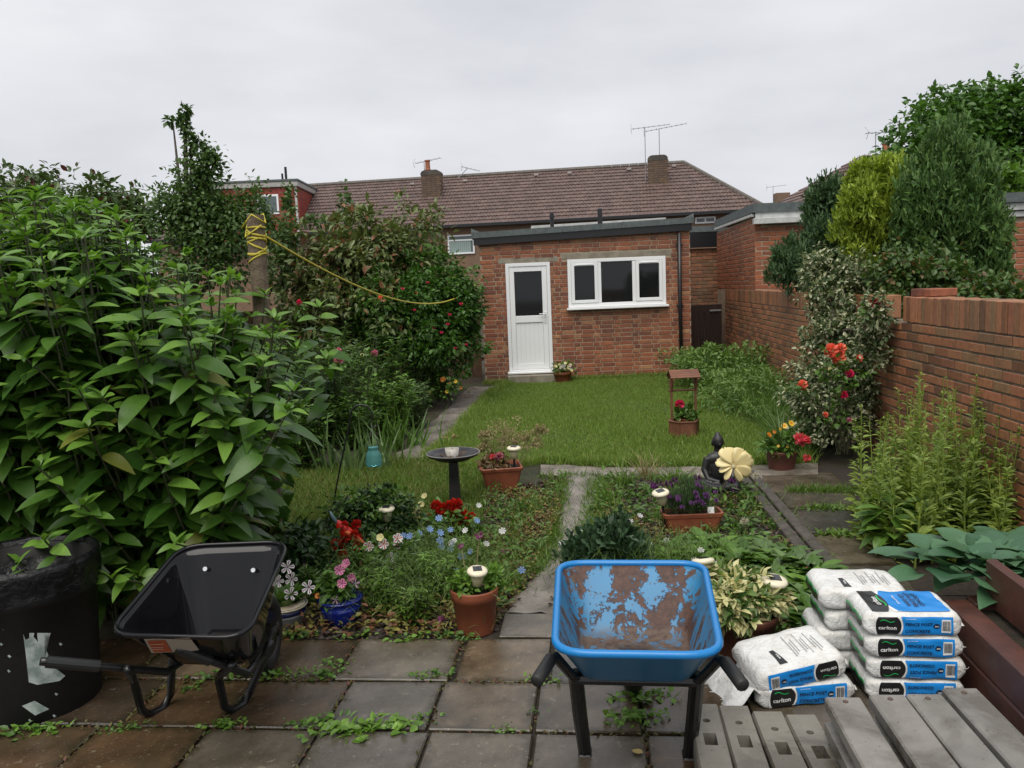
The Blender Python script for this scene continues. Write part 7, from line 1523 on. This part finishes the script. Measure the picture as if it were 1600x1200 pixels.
# purple low flowers behind the lavender
pl = thing('purple_violas', 'low purple flowers in the bed behind the lavender trough', 'flowers', gp(1075, 775)); b = V3(pl.location); dome(pl, (0, 0, .04), (.5, .12, .05), 500, .02, .04, G_md, L_mid); hp = ball_head(.02, 22, fm('petal_violet', (.22, .05, .26), (.12, .03, .15)))
for k in range(34): px = random.choice((random.uniform(1020, 1060), random.uniform(1060, 1150))); flower(pl, hp, atY(px, random.uniform(745, 790), b.y+random.uniform(-.1, .1))-b+Vector((0, 0, 0)), None, 1.2)
for (px, py, lab) in ((955, 790, 'yellow green grass tuft leaning over the path edge'), (975, 760, 'grassy tuft beside the cross path'), (1010, 745, 'dry yellow grass stalks at the lawn edge'), (940, 830, 'spiky tuft above the dwarf conifer'), (1057, 758, 'bright green leafy seedling at the lawn edge')):
    t = thing('grass_tuft', lab, 'grass', gp(px, py)); n = 60; fol('blades', grass_arr(np.c_[rng.normal(0, .04, (n, 2)), np.zeros(n)], .22, .009, .7), G_dry if 'dry' in lab else G_tuft, t)
# ---------------------------------------------------------------- tall weeds against the wall
TW = gpoly([(1335, 868), (1420, 890), (1560, 900), (1600, 860), (1545, 815), (1400, 775), (1340, 800)]); tw = poly_pts(TW, 78); tw = tw[np.argsort(tw[:, 1])]
G_tw = leafmat('tall_weed_leaf', (.16, .21, .05), (.34, .38, .11), .5, .3); G_twd = leafmat('tall_weed_dark_leaf', (.12, .17, .045), (.24, .29, .085), .5, .3)
for i, p in enumerate(tw):
    h = random.uniform(.5, .92)*(1.1 if 1400 < proj(p)[0] < 1520 else .9); t = thing('tall_weed', ('pale yellow green ' if i % 3 else 'darker green ')+('broad leaved' if i % 2 else 'narrow leaved')+' tall weed against the brick wall', 'weed', p, random.uniform(0, 6), 'tall weeds along the brick wall'); ln = np.array([random.uniform(-.12, .12), random.uniform(-.1, .1), h])
    n = 80; tt = rng.random(n)**1.15; a = rng.random(n)*2*PI; big = np.where(tt < .35, 1.5, np.where(tt > .75, .55, .9)); P = ln*tt[:, None]; sidex = np.c_[np.cos(a), np.sin(a), np.zeros(n)]*(.05*(1-tt)*rng.random(n))[:, None]
    fol('leaves', scatter(L_spat if i % 2 else L_mid, P+sidex, np.c_[np.cos(a), np.sin(a), .3+.9*rng.random(n)], np.tile([0, 0, 1.], (n, 1))+rdir(n)*.4, .022*big, .066*big), G_tw if i % 3 else G_twd, t)
    mb = MB(); mb.tube([(0, 0, 0), ln*.5+np.array([.01, 0, 0]), ln], [.006, .004, .002], 5); mb.build('stem', G_tw, t)
    
t = thing('dock_plant', 'broad leaved dock plant hanging over the slab path', 'plant', gp(1395, 868)); n = 34; a = rng.random(n)*2*PI; fol('leaves', scatter(L_spat, np.c_[np.cos(a)*.05, np.sin(a)*.05, .12+.2*rng.random(n)], np.c_[np.cos(a), np.sin(a), rng.uniform(-.3, .6, n)], np.tile([0, 0, 1.], (n, 1)), .085, .17), G_md, t); stems(t, [((0, 0, 0), (math.cos(x)*.05, math.sin(x)*.05, .25)) for x in (0, 1.5, 3, 4.5)], G_md, .004)
# ---------------------------------------------------------------- blue-green cabbages / hostas in the raised bed
HOS = leaf_geo(7, .85, .05, .30, .45, .02); G_hos = leafmat('blue_hosta_leaf', (.04, .095, .068), (.09, .17, .12), .36, .15)
for (px, py, s, lab) in ((1500, 905, 1.15, 'blue green hosta spilling over the raised bed corner'), (1560, 900, 1.2, 'large blue green hosta in the middle of the raised bed'), (1625, 925, 1.0, 'blue green hosta along the board of the raised bed'), (1600, 880, 1.0, 'blue green hosta at the back of the raised bed by the wall')):
    b = G(px, py, .30); t = thing('hosta', lab, 'hosta', Vector((b.x, b.y, .26))); n = 26; g_me = []
    for v in range(2):
        g = leaf_geo(10, .95, .22+.12*v, .42+.2*v, .42, .03+.02*v); mb = MB(); mb.add([tuple(q) for q in g[0]], g[1]); g_me.append(mb.data('leaf', G_hos, True))
    for k in range(n):
        a = k*2.4+random.uniform(-.2, .2); r = k/n; d = Vector((math.cos(a), math.sin(a), .35+1.2*(1-r))).normalized(); o = link('leaf', g_me[k % 2], t); l = (.085+.085*r)*s*random.uniform(.85, 1.15); o.matrix_world = Matrix.Translation(t.location) @ mat_of(d*.10*(1+r)*s, d, Vector((-math.cos(a)*.3, -math.sin(a)*.3, 1)), l, l*1.0); o.matrix_parent_inverse = Matrix.Translation(t.location).inverted()
# fallen leaf and twig on the patio
mb = MB(); g = leaf_geo(4, .7, .1, .05); mb.add([tuple(p*.045) for p in g[0]], g[1]); o = mb.build('fallen_leaf', flat('yellow_leaf', (.35, .25, .08), .5), label='yellow fallen leaf on the paving under the blue wheelbarrow', cat='leaf'); o.location = gp(1005, 1187)+Vector((0, 0, .026)); o.rotation_euler = (0, 0, 1)
